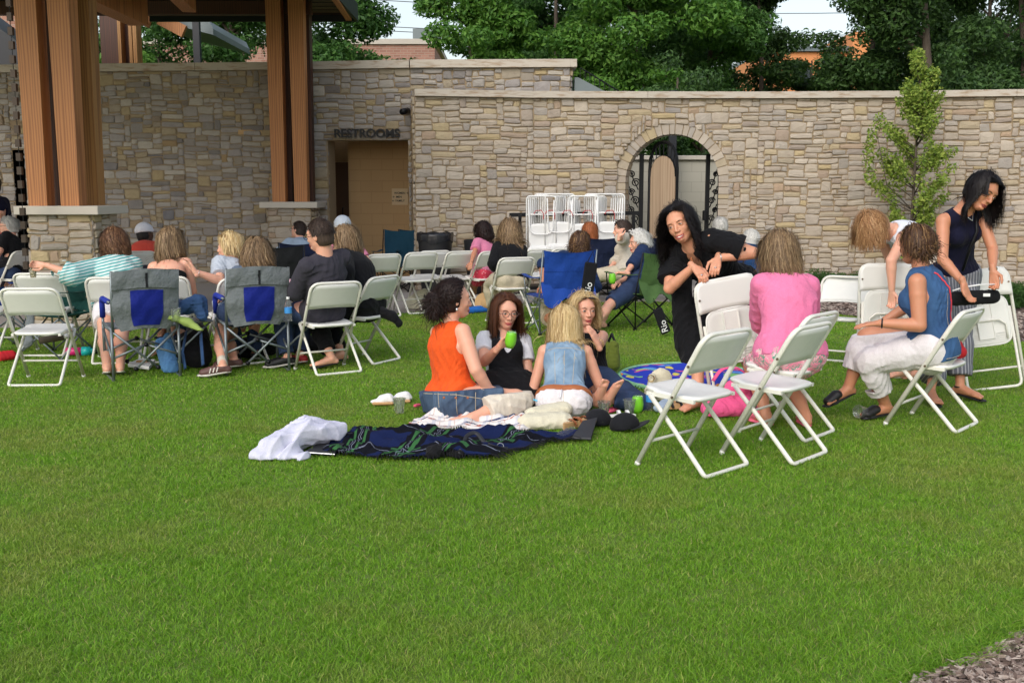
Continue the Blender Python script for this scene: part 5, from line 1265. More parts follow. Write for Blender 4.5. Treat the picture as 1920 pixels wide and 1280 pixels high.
place_folded(1394, 770, 14, 'folded white chair with its seat flipped up, gripped by the bending woman in black', R(-4), R(-9))
place_folded(1657, 711, 4, 'folded white chair standing upright behind the knees of the woman in denim', R(-3), R(0))
place_folded(1866, 732, -10, 'folded white chair held by the standing woman in navy', R(-12), R(-9))
# ---------------- rack with hanging chairs ----------------
def rack():
    y = 16.3; t = empty('chair_rack', (P(1080, 400, y).x, y, 0), 0, 'black metal rack cart carrying white folded chairs in front of the stone wall', 'chair rack')
    X = lambda px: P(px, 400, y).x-t.location.x; zr = P(1080, 403, y).z
    q = MB(); q.bar((X(955), 0, zr), (X(1200), 0, zr+.03), .05, .06); q.bar((X(975), -.25, zr-.02), (X(975), .25, zr-.02), .05, .05); q.bar((X(1074), -.25, zr-.02), (X(1074), .25, zr-.02), .05, .05); q.build('top_rail', M('black_metal'), t)
    for px in (975, 1074, 1188):
        q = MB(); q.box((X(px), 0, zr/2), (.05, .06, zr)); q.build('upright', M('black_metal'), t)
    q = MB(); q.box((X(1080), 0, .12), (X(1200)-X(955), .5, .05)); q.build('base', M('black_metal'), t)
    for k, px in enumerate((1009, 1030, 1062, 1099, 1140)):
        q = MB(); a, c = V(X(px-9), -.3, zr+.02), V(X(px+9), -.3, zr+.02); q.tube([a, a+V(.03, 0, .05), c+V(-.03, 0, .055), c, c+V(0, .02, -.08)], .006, 5); q.build('red_strap', M('red_cord'), t)
    # one hanging chair
    def hang():
        h = empty('hanging_chair'); W = .225
        q = MB(); q.tube(rounded([(-W, 0, -.66), (-W, 0, .30), (W, 0, .30), (W, 0, -.66)], .06, 4), .012, 6); q.tube([(-W, 0, .02), (W, 0, .02)], .012, 6); q.build('main_frame', M('chair_white'), h, True)
        q = MB(); q.tube(rounded([(-W+.03, -.02, .24), (-W+.05, -.03, -.28), (W-.05, -.03, -.28), (W-.03, -.02, .24)], .12, 5), .011, 6); q.build('rear_leg', M('chair_white'), h, True)
        s_ = seat_shape(.38, .40, 0, .022); s_.v = [(x, -.0-z, -.32+y) for x, y, z in s_.v]; s_.build('seat', M('chair_white'), h, True)
        m, pt = back_panel(.44, .23, -.02, -.68, 0, .010, -.01, nx=8, nz=4); m.build('backrest', M('chair_white'), h, True); return h
    h0 = hang(); first = True; i = 0; rs = random.Random(4); sides = ['leftmost', 'second', 'third', 'rightmost']
    for s, pxc in enumerate((1014, 1048, 1092, 1140)):
        for k in range(6):
            o = h0 if first else copy_tree(h0); first = False
            dx = (k*.034 if s < 3 else k*.03)*(1 if s % 2 == 0 else -1)
            o.location = (P(pxc, 400, y).x+dx*.9, y-.27+k*.075, zr+(.02 if s % 2 else -.01)+P(0, 0, 1).z*0); o.rotation_euler = (R(1), 0, R(rs.uniform(-2, 2)))
            setp(o, '%s white folded chair hanging in the %s cluster on the rack, counted from the front' % (['front', 'next-to-front', 'third', 'fourth', 'fifth', 'last'][k], sides[s]), 'hanging chair', 'white folded chairs hanging on the rack')
mat_plain('red_cord', srgb(190, 40, 44), .6, .1, 20, 0)
rack()
# ---------------- camp chairs ----------------
mat_cloth('canvas_grey', srgb(118, 124, 128), .85, .9); mat_cloth('mesh_blue', srgb(20, 36, 134), .6, .4); mat_plain('tube_grey', srgb(120, 128, 132), .35, .06, 10, 0, Metallic=.5); mat_plain('foam_blue', srgb(20, 44, 150), .7, .08, 30, .1)
mat_cloth('canvas_green', srgb(78, 108, 60), .85, .5); mat_cloth('canvas_blue', srgb(28, 70, 158), .8, .5); mat_cloth('canvas_teal', srgb(14, 58, 78), .8, .5); mat_cloth('canvas_navy', srgb(26, 36, 66), .8, .4); mat_cloth('canvas_black', srgb(30, 32, 36), .8, .4); mat_cloth('canvas_forest', srgb(16, 66, 60), .85, .5)
mat_cloth('canvas_blue2', srgb(40, 72, 120), .8, .5)
def director():
    t = empty('camp_chair'); W = .27; r = .0125; D = .23
    for sx in (-1, 1):
        x = sx*W
        q = MB(); q.tube(rounded([(x, -D, .02), (x, -D, .45)], .01), r, 8); q.tube([(x, D, .02), (x, D, .62)], r, 8); q.tube(rounded([(x, D, .02), (x, D*.9, .008), (x, -D*.9, .008), (x, -D, .02)], .03), r*.9, 7); q.build('leg', M('tube_grey'), t, True)
        q = MB(); q.tube(rounded([(x, D, .62), (x, D, .665), (x, -D+.03, .665)], .05, 5), r, 8); q.build('arm_tube', M('tube_grey'), t, True)
        q = MB(); q.tube(rounded([(x, D, .50), (x, D, .667), (x, -D+.10, .667)], .055, 6), .024, 9); q.build('arm_pad', M('foam_blue'), t, True)
        q = MB(); q.tube([(x*.96, -D, .42), (x*.97, -D-.05, .66), (x*.97, -D-.11, .93)], r, 8); q.build('back_post', M('tube_grey'), t, True)
        q = MB(); q.tube([(x, -D, .445), (x, D, .455)], r, 8); q.build('side_rail', M('tube_grey'), t, True)
        q = MB(); q.tube([(x, -D, .18), (x, D, .40)], .010, 7); q.build('side_brace', M('tube_grey'), t, True)
    for yy in (-D, D):
        for (xa, za, xb, zb) in ((-W, .19, W*.12, .10), (-W, .43, -W*0+.02, .10), (W, .19, -W*.12, .10), (W, .43, -.02, .10)):
            pass
        for s in (-1, 1):
            q = MB(); q.tube([(s*W, yy, .43), (s*-.09, yy*1.02, .10)], .0105, 7); q.tube([(s*W, yy*.98, .20), (s*.0, yy*.98, .30)], .0105, 7); q.build('cross_strut', M('tube_grey'), t, True)
        for s in (-1, 0, 1):
            q = MB(); q.tube([(s*.09, yy-.02, .10 if s else .30), (s*.09, yy+.02, .10 if s else .30)], .018, 8); q.build('joint', M('black_metal'), t, True)
    def panel(u, v):  # back fabric
        x = u*(W-.004); z = .43+.50*v; y = -D-.02-.10*v-.06*(1-u*u)*(1-abs(v-.4))-.007*math.sin(v*13+u*5+2*math.sin(u*4))-.005*math.sin(u*11-v*17)
        hw = 1-.26*(max(0, .34-v)/.34)**1.5; return V(x*hw, y, z+(.015*math.cos(u*2)))
    q = MB(); q.sheet([[panel(-1+2*i/14, .0+1.0*j/12) for i in range(15)] for j in range(13)]); o = q.build('back_fabric', M('canvas_grey'), t, True)
    q = MB(); q.sheet([[panel(-.47+.98*i/8, .06+.60*j/8)+V(0, -.006, 0) for i in range(9)] for j in range(9)]); q.build('mesh_window', M('mesh_blue'), t, True)
    q = MB(); q.sheet([[panel(-1.01+2.02*i/14, .70+.31*j/4)+V(0, -.014-.004*(i % 2), 0) for i in range(15)] for j in range(5)]); q.build('top_sleeve', M('canvas_grey'), t, True)
    q = MB(); q.sheet([[panel(-.02+.07*i/1, .70+.24*j/3)+V(0, -.024, 0) for i in range(2)] for j in range(4)]); q.build('strap', M('canvas_black'), t, True)
    q = MB(); q.sheet([[V((-1+2*i/8)*W, -D+2*D*j/6, .455-.03*math.sin(math.pi*i/8)*math.sin(math.pi*j/6)) for i in range(9)] for j in range(7)], .012); q.build('seat_fabric', M('canvas_grey'), t, True)
    q = MB(); q.box((W+.17, .02, .455), (.3, .30, .018), bev=.008); q.build('side_table', M('tube_grey'), t)
    q = MB(); q.tube([(W+.30, -.10, .445), (W+.01, -.12, .2)], .009, 7); q.tube([(W+.30, .14, .445), (W+.01, .16, .2)], .009, 7); q.build('table_brace', M('tube_grey'), t, True)
    return t
d0 = director(); g = G(268, 704); d0.location = (g.x, g.y, 0); d0.rotation_euler = (0, 0, R(119-90)); setp(d0, 'empty grey camp chair with blue mesh window, the left of the two', 'camp chair', 'grey and blue camp chairs')
d1 = copy_tree(d0); g = G(475, 693); d1.location = (g.x, g.y, 0); d1.rotation_euler = (0, 0, R(115-90)); setp(d1, 'grey camp chair with blue mesh window under the brown-haired woman', 'camp chair', 'grey and blue camp chairs')
def quad(px, py, yaw, mat, label, frame='black_metal', name='quad_chair', hb=.90, w=.27, arms=True, tag=False, scale=1.0, sag=.05, collar=False):
    g = G(px, py); t = empty(name, (g.x, g.y, 0), R(yaw-90), label, 'camp chair'); D = .24; r = .0085; t.scale = (scale,)*3
    for sx in (-1, 1):
        q = MB(); q.tube([(sx*w, D, .02), (sx*-w, D*1.0, .40)], r, 6); q.build('front_strut', M(frame), t, True)
        q = MB(); q.tube([(sx*w, -D, .02), (sx*-w, -D, .40)], r, 6); q.build('rear_strut', M(frame), t, True)
        q = MB(); q.tube([(sx*w, D, .02), (sx*w, -D, .40)], r, 6); q.tube([(sx*w*1.01, -D, .02), (sx*w*1.01, D, .40)], r, 6); q.build('side_strut', M(frame), t, True)
        q = MB(); q.tube([(sx*w, D, .38), (sx*(w+.03), D, .64)], r, 6); q.tube([(sx*w, -D, .02), (sx*(w+.02), -D-.02, .42), (sx*(w+.015), -D-.13, hb)], r*1.1, 6); q.build('post', M(frame), t, True)
        if arms: q = MB(); q.sheet([[V(sx*(w+.03+.05*(i/3-.5)), D+.01-j/6*(2*D+.07), .655+.0*j-.02*math.sin(math.pi*j/6)) for i in range(4)] for j in range(7)], .008); q.build('armrest', M(mat), t, True)
        for yy in (-D, D): q = MB(); q.box((sx*w, yy, .012), (.04, .04, .022), bev=.005); q.build('foot', M('black_metal'), t)
    def bp(u, v):
        return V(u*(w+.005)*(1-.12*(1-v)), -D-.02-.12*v-.05*(1-u*u)-.010*math.sin(9*v+4*u+math.sin(u*7))-.006*math.sin(u*12-v*14), .42+(hb-.42)*v-.03*(1-u*u)*(v > .9)*1.0)
    q = MB(); q.sheet([[bp(-1+2*i/12, j/10) for i in range(13)] for j in range(11)]); q.build('back_fabric', M(mat), t, True)
    if hb > .85: q = MB(); q.sheet([[bp(-1.01+2.02*i/12, .56+.02*j)+V(0, -.006, 0) for i in range(13)] for j in range(2)]); q.build('seam', M('canvas_black' if tag is None else mat), t, True)
    q = MB(); q.sheet([[V((-1+2*i/10)*(w+.005), -D-.04+(2*D+.04)*j/8, .43-sag*math.sin(math.pi*i/10)*math.sin(math.pi*min(1, j/8+.1))) for i in range(11)] for j in range(9)], .01); q.build('seat_fabric', M(mat), t, True)
    # skirt of cloth falling from the seat edge
    q = MB(); q.sheet([[V((-1+2*i/12)*(w+.01), -D-.05-.02*k+.012*math.sin(i*1.7+k), .60-.23*k/5*(1+.25*math.sin(i*.9))) for i in range(13)] for k in range(6)]); q.build('back_pocket', M(mat), t, True) if collar else None
    if tag: q = MB(); q.box((w*.55, -D-.17, .46), (.06, .004, .10)); q.build('care_tag', M('chair_white'), t)
    return t
quad(1200, 612, 126, 'canvas_green', 'green camp chair with black legs under the white-haired woman', tag=True, collar=True, w=.30)
quad(1046, 622, 108, 'canvas_blue', 'bright blue camp chair with silver legs under the curly-haired woman', frame='tube_grey', collar=True, w=.30, hb=.95)
quad(742, 545, 262, 'canvas_teal', 'teal camp chair beside the restroom doorway, left of its twin', hb=.98)
quad(781, 543, 275, 'canvas_teal', 'teal camp chair next to the black trash can, right of its twin', hb=.98)
quad(1121, 566, 92, 'canvas_navy', 'navy camp chair with black curved top bar under the red-haired woman', hb=.96, w=.27)
quad(1222, 562, 92, 'canvas_navy', 'empty navy camp chair behind the white-haired woman', hb=.96, w=.27)
quad(572, 560, 88, 'canvas_navy', 'navy camp chair under the man in the pale blue shirt', hb=.86)
quad(535, 590, 98, 'canvas_black', 'black camp chair left of the man in the dark sweater', hb=.92)
quad(1412, 600, 100, 'canvas_blue2', 'slate blue camp chair behind the woman in pink', hb=.98, collar=True)
quad(108, 668, 250, 'canvas_forest', 'slumped dark green camp chair between the two leftmost white chairs', hb=.78, frame='tube_grey', collar=True)
quad(0, 640, 90, 'canvas_blue', 'blue camp chair just entering the picture at the left edge', hb=.62, frame='tube_grey')
# ---------------- bin ----------------
def bin_():
    g = P(817, 560, 16.6); t = empty('trash_can', (g.x, 16.6, 0), 0, 'large black trash can with a bin liner beside the teal camp chairs', 'trash can')
    zt = P(817, 436, 16.6).z; q = MB(); q.lathe([(.0, 0), (.22, 0), (.225, .02), (.27, zt-.1), (.27, zt-.02), (.25, zt-.02), (.2, .1), (0, .1)], n=28); q.build('can', mat_plain('bin_plastic', srgb(28, 28, 31), .5, .1, 20, .1), t, True)
    q = MB(); rs = random.Random(2); prof = []
    n = 36; vs = []
    for lev, (r, z) in enumerate(((.245, zt-.03), (.285, zt), (.29, zt-.04), (.285, zt-.13))):
        for k in range(n): vs.append(((r+.008*math.sin(k*1.9+lev))*math.cos(2*math.pi*k/n), (r+.008*math.sin(k*2.3))*math.sin(2*math.pi*k/n), z+.012*math.sin(k*1.3+lev)-(.05*max(0, math.sin(k*.52)) if lev == 3 else 0)))
    q.add(vs, [[l*n+i, l*n+(i+1) % n, (l+1)*n+(i+1) % n, (l+1)*n+i] for l in range(3) for i in range(n)]); q.build('bin_liner', mat_plain('bin_bag', srgb(34, 35, 40), .25, .1, 12, .5), t, True)
bin_()
# ---------------- the people ----------------
def cl(n, c, **k): return mat_cloth(n, srgb(*c), **k)
cl('orange_cloth', (244, 92, 34)); cl('black_cloth', (17, 17, 21)); cl('white_tee', (226, 226, 234)); cl('cream_cloth', (222, 210, 194)); cl('white_denim', (232, 226, 230)); cl('navy_cloth', (17, 18, 44)); cl('navy_shirt', (30, 48, 84)); cl('pink_cloth', (246, 130, 172)); cl('coral_cloth', (222, 82, 66)); cl('grey_tee', (188, 196, 208)); cl('pale_blue', (168, 186, 206)); cl('charcoal', (60, 58, 68)); cl('khaki', (206, 194, 170)); cl('pink_tee', (226, 134, 166)); cl('cream_jacket', (206, 196, 180)); cl('mauve', (206, 176, 190)); cl('white_top', (224, 228, 238)); cl('grey_blue', (96, 110, 130))
mat_plain('shoe_black', srgb(26, 25, 28), .5, .1, 20, .1); mat_plain('shoe_white', srgb(222, 216, 206), .6, .06, 20, .1); mat_plain('shoe_sole', srgb(200, 196, 188), .6, .05, 20, 0); mat_plain('shoe_brown', srgb(92, 62, 58), .6, .1, 20, .1); mat_plain('shoe_pink', srgb(236, 112, 138), .6, .06, 20, .1); mat_plain('shoe_red', srgb(150, 34, 38), .6, .1, 20, .1); mat_plain('leather_tan', srgb(168, 98, 56), .5, .12, 30, .2); mat_plain('gold', srgb(212, 178, 120), .25, .05, 20, 0, Metallic=.9); mat_plain('silver', srgb(214, 214, 216), .25, .05, 20, 0, Metallic=.9); mat_plain('lens', srgb(58, 56, 64), .1, .05, 8, 0); mat_plain('red_strap', srgb(232, 72, 84), .5, .05, 20, 0)
def denim(name, base, light):
    b = NB(name); c = b.coord(); n = b.noise(c, 7, 4); n2 = b.noise(b.coord(scale=(1, 1, 1)), 240, 2)
    col = b.mix(b.ramp(n, [(.35, (0, 0, 0)), (.7, (1, 1, 1))]), base, light); col = b.mix(b.math('MULTIPLY', n2, .3), col, light)
    b.bump(b.math('ADD', n, b.math('MULTIPLY', n2, .1)), .5, .02); b.out(col, .9)
mat_plain('stitch', srgb(190, 176, 150), .8, .1, 60, 0)
denim('denim_dark', srgb(44, 62, 88), srgb(78, 98, 122)); denim('denim_mid', srgb(38, 72, 114), srgb(58, 96, 142)); denim('denim_light', srgb(98, 128, 156), srgb(146, 170, 192)); denim('denim_navy', srgb(30, 44, 74), srgb(48, 68, 104))
b = NB('teal_stripe'); w = b.t.nodes.new('ShaderNodeTexWave'); w.bands_direction = 'Z'; w.inputs['Scale'].default_value = 11; w.inputs['Distortion'].default_value = 1.6; w.inputs['Detail'].default_value = 1; w.inputs['Detail Scale'].default_value = .6; b.t.links.new(b.coord(rot=(0, .25, 0)), w.inputs[0])
n = b.noise(b.coord(), 9, 3); b.bump(n, .5, .03); b.out(b.ramp(w.outputs[0], [(.5, srgb(212, 224, 222)), (.58, srgb(84, 168, 168))]), .85)
b = NB('pinstripe'); w = b.t.nodes.new('ShaderNodeTexWave'); w.bands_direction = 'X'; w.inputs['Scale'].default_value = 12; w.inputs['Distortion'].default_value = .4; b.t.links.new(b.coord(), w.inputs[0]); b.out(b.ramp(w.outputs[0], [(.7, srgb(96, 98, 108)), (.9, srgb(160, 160, 166))]), .9)
b = NB('pink_print'); v = b.t.nodes.new('ShaderNodeTexVoronoi'); v.feature = 'DISTANCE_TO_EDGE'; v.inputs['Scale'].default_value = 26; nn = b.noise(b.coord(), 10, 3, .6, 1); b.t.links.new(b.mix(.25, b.coord(), nn), v.inputs['Vector'])
n3 = b.noise(b.coord(), 17, 2); f = b.math('MULTIPLY', b.ramp(v.outputs[0], [(.05, (1, 1, 1)), (.11, (0, 0, 0))]), b.ramp(n3, [(.42, (0, 0, 0)), (.5, (1, 1, 1))])); b.out(b.mix(f, b.mix(b.ramp(b.noise(b.coord(), 24, 2), [(.5, (0, 0, 0)), (.56, (1, 1, 1))]), srgb(248, 150, 176), srgb(250, 196, 206)), srgb(96, 160, 136)), .85)
b = NB('coral_print'); v = b.t.nodes.new('ShaderNodeTexVoronoi'); v.inputs['Scale'].default_value = 30; b.t.links.new(b.coord(), v.inputs['Vector']); b.out(b.ramp(v.outputs[0], [(.2, srgb(244, 170, 180)), (.3, srgb(224, 66, 92))]), .85)
def nk(px, py, pel, L=.5, far=1):
    """neck point on the sight line, L from the pelvis"""
    o = V(0, 0, CAMH); d = nv(ray(px, py)); m = o-pel; B = m.dot(d); C = m.dot(m)-L*L; D = B*B-C
    t = -B+(far*math.sqrt(D) if D > 0 else 0); return o+d*t
def seatp(px, py, z=.435, up=.10): g = G(px, py, z); return V(g.x, g.y, z+up)
def ground_at(px, py, z=.08): return G(px, py, z)
PG = 'people sitting and standing on the lawn'
def glasses(p, mat='black_metal', on='face', lens=False, r=.021):
    S = p.hs; L = lambda a, b_, e: p.hc+p.hx*a*S+p.face*b_*S+p.hup*e*S; q = MB()
    if on == 'face': z0, y0, dz, dy, up_ = .004, .101, 0, 0, 0
    else: z0, y0 = .098, .052
    U = p.hup if on == 'face' else nv(p.hup*.45-p.face*.85); Fd = p.face if on == 'face' else nv(p.face*.5+p.hup*.85)
    lens_c = []
    for sg in (-1, 1):
        c = L(sg*.031, y0, z0); lens_c.append(c); q.tube([c+p.hx*math.cos(a)*r*1.15*S+U*math.sin(a)*r*S for a in [2*math.pi*k/14 for k in range(14)]], .0019*S, 5, closed=True)
        e = L(sg*.078, -.002 if on == 'face' else -.0, .008 if on == 'face' else .055); q.tube([c+p.hx*sg*r*1.1*S, c+p.hx*sg*.045*S-Fd*.012*S, e], .0018*S, 5)
    q.tube([lens_c[0]+p.hx*r*S, lens_c[1]-p.hx*r*S], .0018*S, 5)
    o = q.build('glasses', M(mat), p.root, True); 
    if lens:
        q = MB()
        for c in lens_c: sph(q, c, (r*1.1*S, .0015, r*.95*S), Matrix((p.hx, Fd, U)).transposed(), 12, 6)
        l = q.build('lens', M('lens'), o, True)
    return o
def ring(p, i, t, mat='gold', r=.030, th=.0022, name='bracelet'):
    c = p.el[i].lerp(p.wr[i], t); d = nv(p.wr[i]-p.el[i]); u = d.orthogonal().normalized(); w = d.cross(u); q = MB()
    q.tube([c+u*math.cos(a)*r+w*math.sin(a)*r for a in [2*math.pi*k/16 for k in range(16)]], th, 6, closed=True); q.build(name, M(mat), p.root, True)
def fring(p, i, mat='silver'):
    kn = p.wr[i]+p.hd[i]*.098*p.s; q = MB(); u = p.hd[i].orthogonal(); sph(q, kn, (.011, .011, .006)); q.build('ring', M(mat), p.root, True)
def cap(p, mat, dark=None):
    S = p.hs; A = np.array([[p.hx[i], p.face[i], p.hup[i]] for i in range(3)]); c = np.array(p.hc); L = lambda a, b_, e: p.hc+p.hx*a*S+p.face*b_*S+p.hup*e*S
    d = SDF(c-.22, c+.22, .007); d.ell(L(0, -.012, .036), np.array((.094, .112, .100))*S, A, .01); d.cut(L(0, 0, .012), tuple(-p.hup)); 
    d.cone(L(0, .085, .038), L(0, .13, .03), .06*S, .052*S, .01, flat=tuple(p.hup), q=.1); o = sdf_obj('cap', d, M(mat), p.root)
    return o
def strap(p, pts, mat, w=.006, name='strap'):
    q = MB(); q.tube(pts, w, 6); q.build(name, M(mat), p.root, True)
N_ = .0062   # fine voxels for the nearest figures

def curls(p, mat, c, r, n, seed, w=.0042, ln=.09):
    """a loose mass of curls pinned at the back of the head"""
    S = p.hs; rs = np.random.default_rng(seed); A = np.array([[p.hx[i], p.face[i], p.hup[i]] for i in range(3)]); d = rs.normal(size=(n, 3)); d /= np.linalg.norm(d, axis=1)[:, None]
    base = (np.array(c)+d*np.array(r)*rs.uniform(.3, .85, n)[:, None])*S; st = 12; k = np.arange(st)/(st-1); L_ = ln*rs.uniform(.5, 1.3, n)*np.where(rs.random(n) > .94, 1.9, 1)
    ph = rs.uniform(0, 6.28, n); u = np.cross(d, rs.normal(size=(n, 3))); u /= np.linalg.norm(u, axis=1)[:, None]; v = np.cross(d, u); rad = rs.uniform(.006, .013, n)
    P_ = base[:, None, :]+(d*.35+u*.5+np.array([0, -.1, -.45]))[:, None, :]*(L_[:, None]*k[None, :])[:, :, None]+(u[:, None, :]*np.cos(ph[:, None]+k[None]*9)[:, :, None]+v[:, None, :]*np.sin(ph[:, None]+k[None]*9)[:, :, None])*rad[:, None, None]
    tan = np.gradient(P_, axis=1); sd_ = np.cross(tan, d[:, None, :]+.01); sd_ /= np.maximum(np.linalg.norm(sd_, axis=2), 1e-6)[:, :, None]; wd_ = w*(1-.6*k**2)[None, :, None]
    vv = np.stack([P_+sd_*wd_/2, P_-sd_*wd_/2], axis=2).reshape(-1, 3)@A.T+np.array(p.hc); b0 = (np.arange(n)*st*2)[:, None]; kk = np.arange(st-1)*2
    F = np.stack([b0+kk, b0+kk+1, b0+kk+3, b0+kk+2], axis=2).reshape(-1, 4); q = SDF(np.array(p.hc)-.25, np.array(p.hc)+.25, .007); L = p.hc+p.hx*c[0]*S+p.face*c[1]*S+p.hup*c[2]*S; q.ell(L, np.array(r)*S*.8, A); q.wrinkle(.006, 90, 3); v0, f0 = q.mesh(1)
    return mesh_obj('curls', np.concatenate([v0, vv]), np.concatenate([f0, F+len(v0)]), M(mat), p.root, True)
def lay(p, obj, pts, mat, r=.003, name='seam', off=.003, n=8, parent=None, d=None):
    """a thin line laid on the surface of a garment"""
    out = []
    for a, b_ in zip(pts, pts[1:]):
        for k in range(n):
            q = Vector(a).lerp(Vector(b_), k/n)
            if d is not None:
                dn = nv(d); ok, loc, nor, _ = obj.ray_cast(q-dn*.6, dn)
                if not ok: continue
            else: ok, loc, nor, _ = obj.closest_point_on_mesh(q)
            out.append(loc+nor*off if ok else q)
    if len(out) < 3: return None
    q = MB(); q.tube(out, r, 6); return q.build(name, M(mat), parent or p.root, True)
hair_mat('hair_golden', [srgb(120, 82, 52), srgb(206, 160, 110), srgb(168, 122, 80), srgb(222, 184, 136)])
# 1 orange top, side-sitting on the blanket, profile to the right
pel = G(852, 745, .13)
p = Person('woman in a sleeveless orange top and denim skirt sitting on the blanket', pel, nk(843, 608, pel, .51, 1), (1, .38, -.05), yaw=38, s=1.0, heft=1.22, vox=N_, group=PG, skin='skin_fair',
  hands=(P(940, 735, 7.55), P(925, 742, 7.15)), elbows=(P(900, 700, 7.6), P(893, 712, 7.0)), feet=(P(902, 778, 7.05), P(885, 783, 6.92)), knees=(P(985, 752, 7.35), P(975, 765, 7.0)), hand_dir=(None, (.8, .1, -.6)), toe=[(-1, -.1, -.05), (-1, .1, -.05)], curl=(.3, .25))
p.build_body(lip='lip_dark'); p.top('orange_cloth', 0, hem=.02, o=.012, seed=2, wr=(.009, 34), name='orange_top'); p.skirt('denim_dark', .82, o=.032, seed=4, wr=(.016, 22), name='denim_skirt', top=.06); sk = p.trs
for k, (y0, dz) in enumerate(((0, .06), (0, -.02))):
    lay(p, sk, [P(795, 722-dz*250+10, 7.2), P(860, 722-dz*250+10, 7.2), P(915, 722-dz*200+20, 7.2)], 'stitch', .0022, 'stitched_seam', .001, 14, sk, V(.05, 1, -.15))
for f in (.2, .5, .8): lay(p, sk, [P(800+120*f, 716, 7.2), P(806+110*f, 780, 7.1)], 'stitch', .0020, 'stitched_seam', .001, 10, sk, V(.05, 1, -.15))
for f in (.25, .45, .65):
    ok, loc, nor, _ = sk.ray_cast(P(800+120*f, 752, 6.5), V(-.05, 1, -.15)); q = MB(); q.lathe([(0, .004), (.008, .003), (.009, 0)], loc, 10, nor.to_track_quat('Z', 'Y').to_matrix()); q.build('button', M('leather_tan'), sk, True)
p.pants('cream_cloth', 1.7, o=.024, wid=.022, name='cream_trousers', top=.02, wr=(.012, 24))
p.hair('hair_darkbrown', .19, n=2600, vol=.020, wave=.011, wf=95, back=1.0, gather=(0, -.10, .0), clump=.25, w=.0042, seed=3, jit=.4, ln_j=.7, front=.03)
curls(p, 'hair_darkbrown', (0, -.118, -.005), (.085, .068, .088), 2200, 5, ln=.10)
S = p.hs; ec_ = p.hc+p.hx*.08*S-p.face*.012*S-p.hup*.055*S; q = MB(); sph(q, ec_, (.009, .009, .014)); q.build('earring', M('silver'), p.root, True)
# 2 black dress, brown hair, glasses, green tumbler
pel = G(950, 730, .13)
p = Person('brown-haired woman with glasses and a black dress holding a green tumbler', pel, nk(944, 625, pel, .47, 1), (.33, -1, -.1), yaw=-82, s=.98, heft=1.05, vox=N_, group=PG,
  hands=(P(991, 738, 7.45), P(934, 652, 7.33)), elbows=(P(990, 695, 7.7), P(893, 712, 7.5)), feet=(P(930, 770, 7.4), P(985, 770, 7.4)), knees=(P(1010, 755, 7.4), P(890, 752, 7.4)), hand_dir=((.15, -.2, -1), (.62, -.25, .75)), palm=((.9, .2, 0), (.55, -.75, -.2)), curl=(.35, .62), shrot=6)
p.build_body(feet=False); p.top('white_tee', .62, hem=.05, o=.012, swid=.018, vneck=.06, name='white_tee', wr=(.005, 40)); p.top('black_cloth', 0, hem=-.02, o=.026, vneck=.135, neckcut=.03, armhole=-.035, name='black_dress', wr=(.006, 34), seed=6); p.skirt('black_cloth', .95, o=.025, name='skirt')
p.hair('hair_brown', .37, n=5000, vol=.012, wave=.0015, wf=14, back=.35, clump=.4, w=.0030, seed=7, jit=.06, droop=1.2, part=.01); glasses(p, 'shoe_brown'); fring(p, 1)
P2 = p
# 3 denim vest, blonde, back to camera
pel = G(1057, 748, .14)
p = Person('blonde woman in a light denim vest and brown belt sitting back to the camera', pel, nk(1060, 648, pel, .47, 1), (-.1, 1, -.25), yaw=86, s=.97, heft=.98, vox=N_, group=PG,
  hands=(P(1008, 752, 7.6), P(1098, 740, 7.6)), elbows=(P(1000, 712, 7.35), P(1118, 705, 7.4)), feet=(P(1090, 770, 7.65), P(1010, 770, 7.65)), knees=(P(985, 768, 7.75), P(1130, 762, 7.75)))
p.build_body(face=False, feet=False); p.top('denim_light', 0, hem=.032, o=.016, name='denim_vest', armhole=.0, wr=(.009, 34), seed=9); p.pants('white_denim', 1.9, o=.016, wid=.008, top=.0, name='white_trousers', wr=(.009, 30))
d = SDF(p.lo, p.hi, N_); p.torso(d, .023, False); d.cut(p.pel+p.up*.034, tuple(p.up)); d.cut(p.pel-p.up*.012, tuple(-p.up)); sdf_obj('belt', d, M('leather_tan'), p.root)
p.hair('hair_blonde', .54, n=6000, vol=.012, wave=.0022, wf=18, back=.7, clump=.5, w=.0032, seed=11, jit=.07, droop=1.3, ln_j=.3)
glasses(p, 'leather_tan', on='head', lens=True)
for x_ in (-.058, 0, .058): lay(p, p.shirt, [p.pel+p.up*.03+p.sl*x_-p.cf*.3, p.pel.lerp(p.neck, .72)+p.sl*x_*1.25-p.cf*.3], 'stitch', .0017, 'stitched_seam', .0005, 16, p.shirt, p.cf)
lay(p, p.shirt, [p.pel.lerp(p.neck, .76)-p.sl*.13-p.cf*.2, p.pel.lerp(p.neck, .74)-p.cf*.3, p.pel.lerp(p.neck, .76)+p.sl*.13-p.cf*.2], 'stitch', .0017, 'stitched_seam', .0005, 12, p.shirt, p.cf)
lay(p, p.shirt, [p.pel+p.up*.035-p.sl*.2-p.cf*.1, p.pel+p.up*.035-p.cf*.3, p.pel+p.up*.035+p.sl*.2-p.cf*.1], 'denim_mid', .0028, 'hem', .0005, 14, p.shirt, p.cf)
for x_ in (-.05, .05): lay(p, p.trs, [p.pel-p.up*.015+p.sl*x_*.3-p.cf*.3, p.pel-p.up*.09+p.sl*x_*.5-p.cf*.3], 'white_tee', .006, 'belt_loop', .006, 5, None, p.cf) if x_ > 0 else None
lay(p, p.trs, [p.pel-p.up*.02-p.cf*.3, p.pel-p.up*.13-p.cf*.3], 'cream_jacket', .0025, 'seam', -.001, 8, p.trs, p.cf)
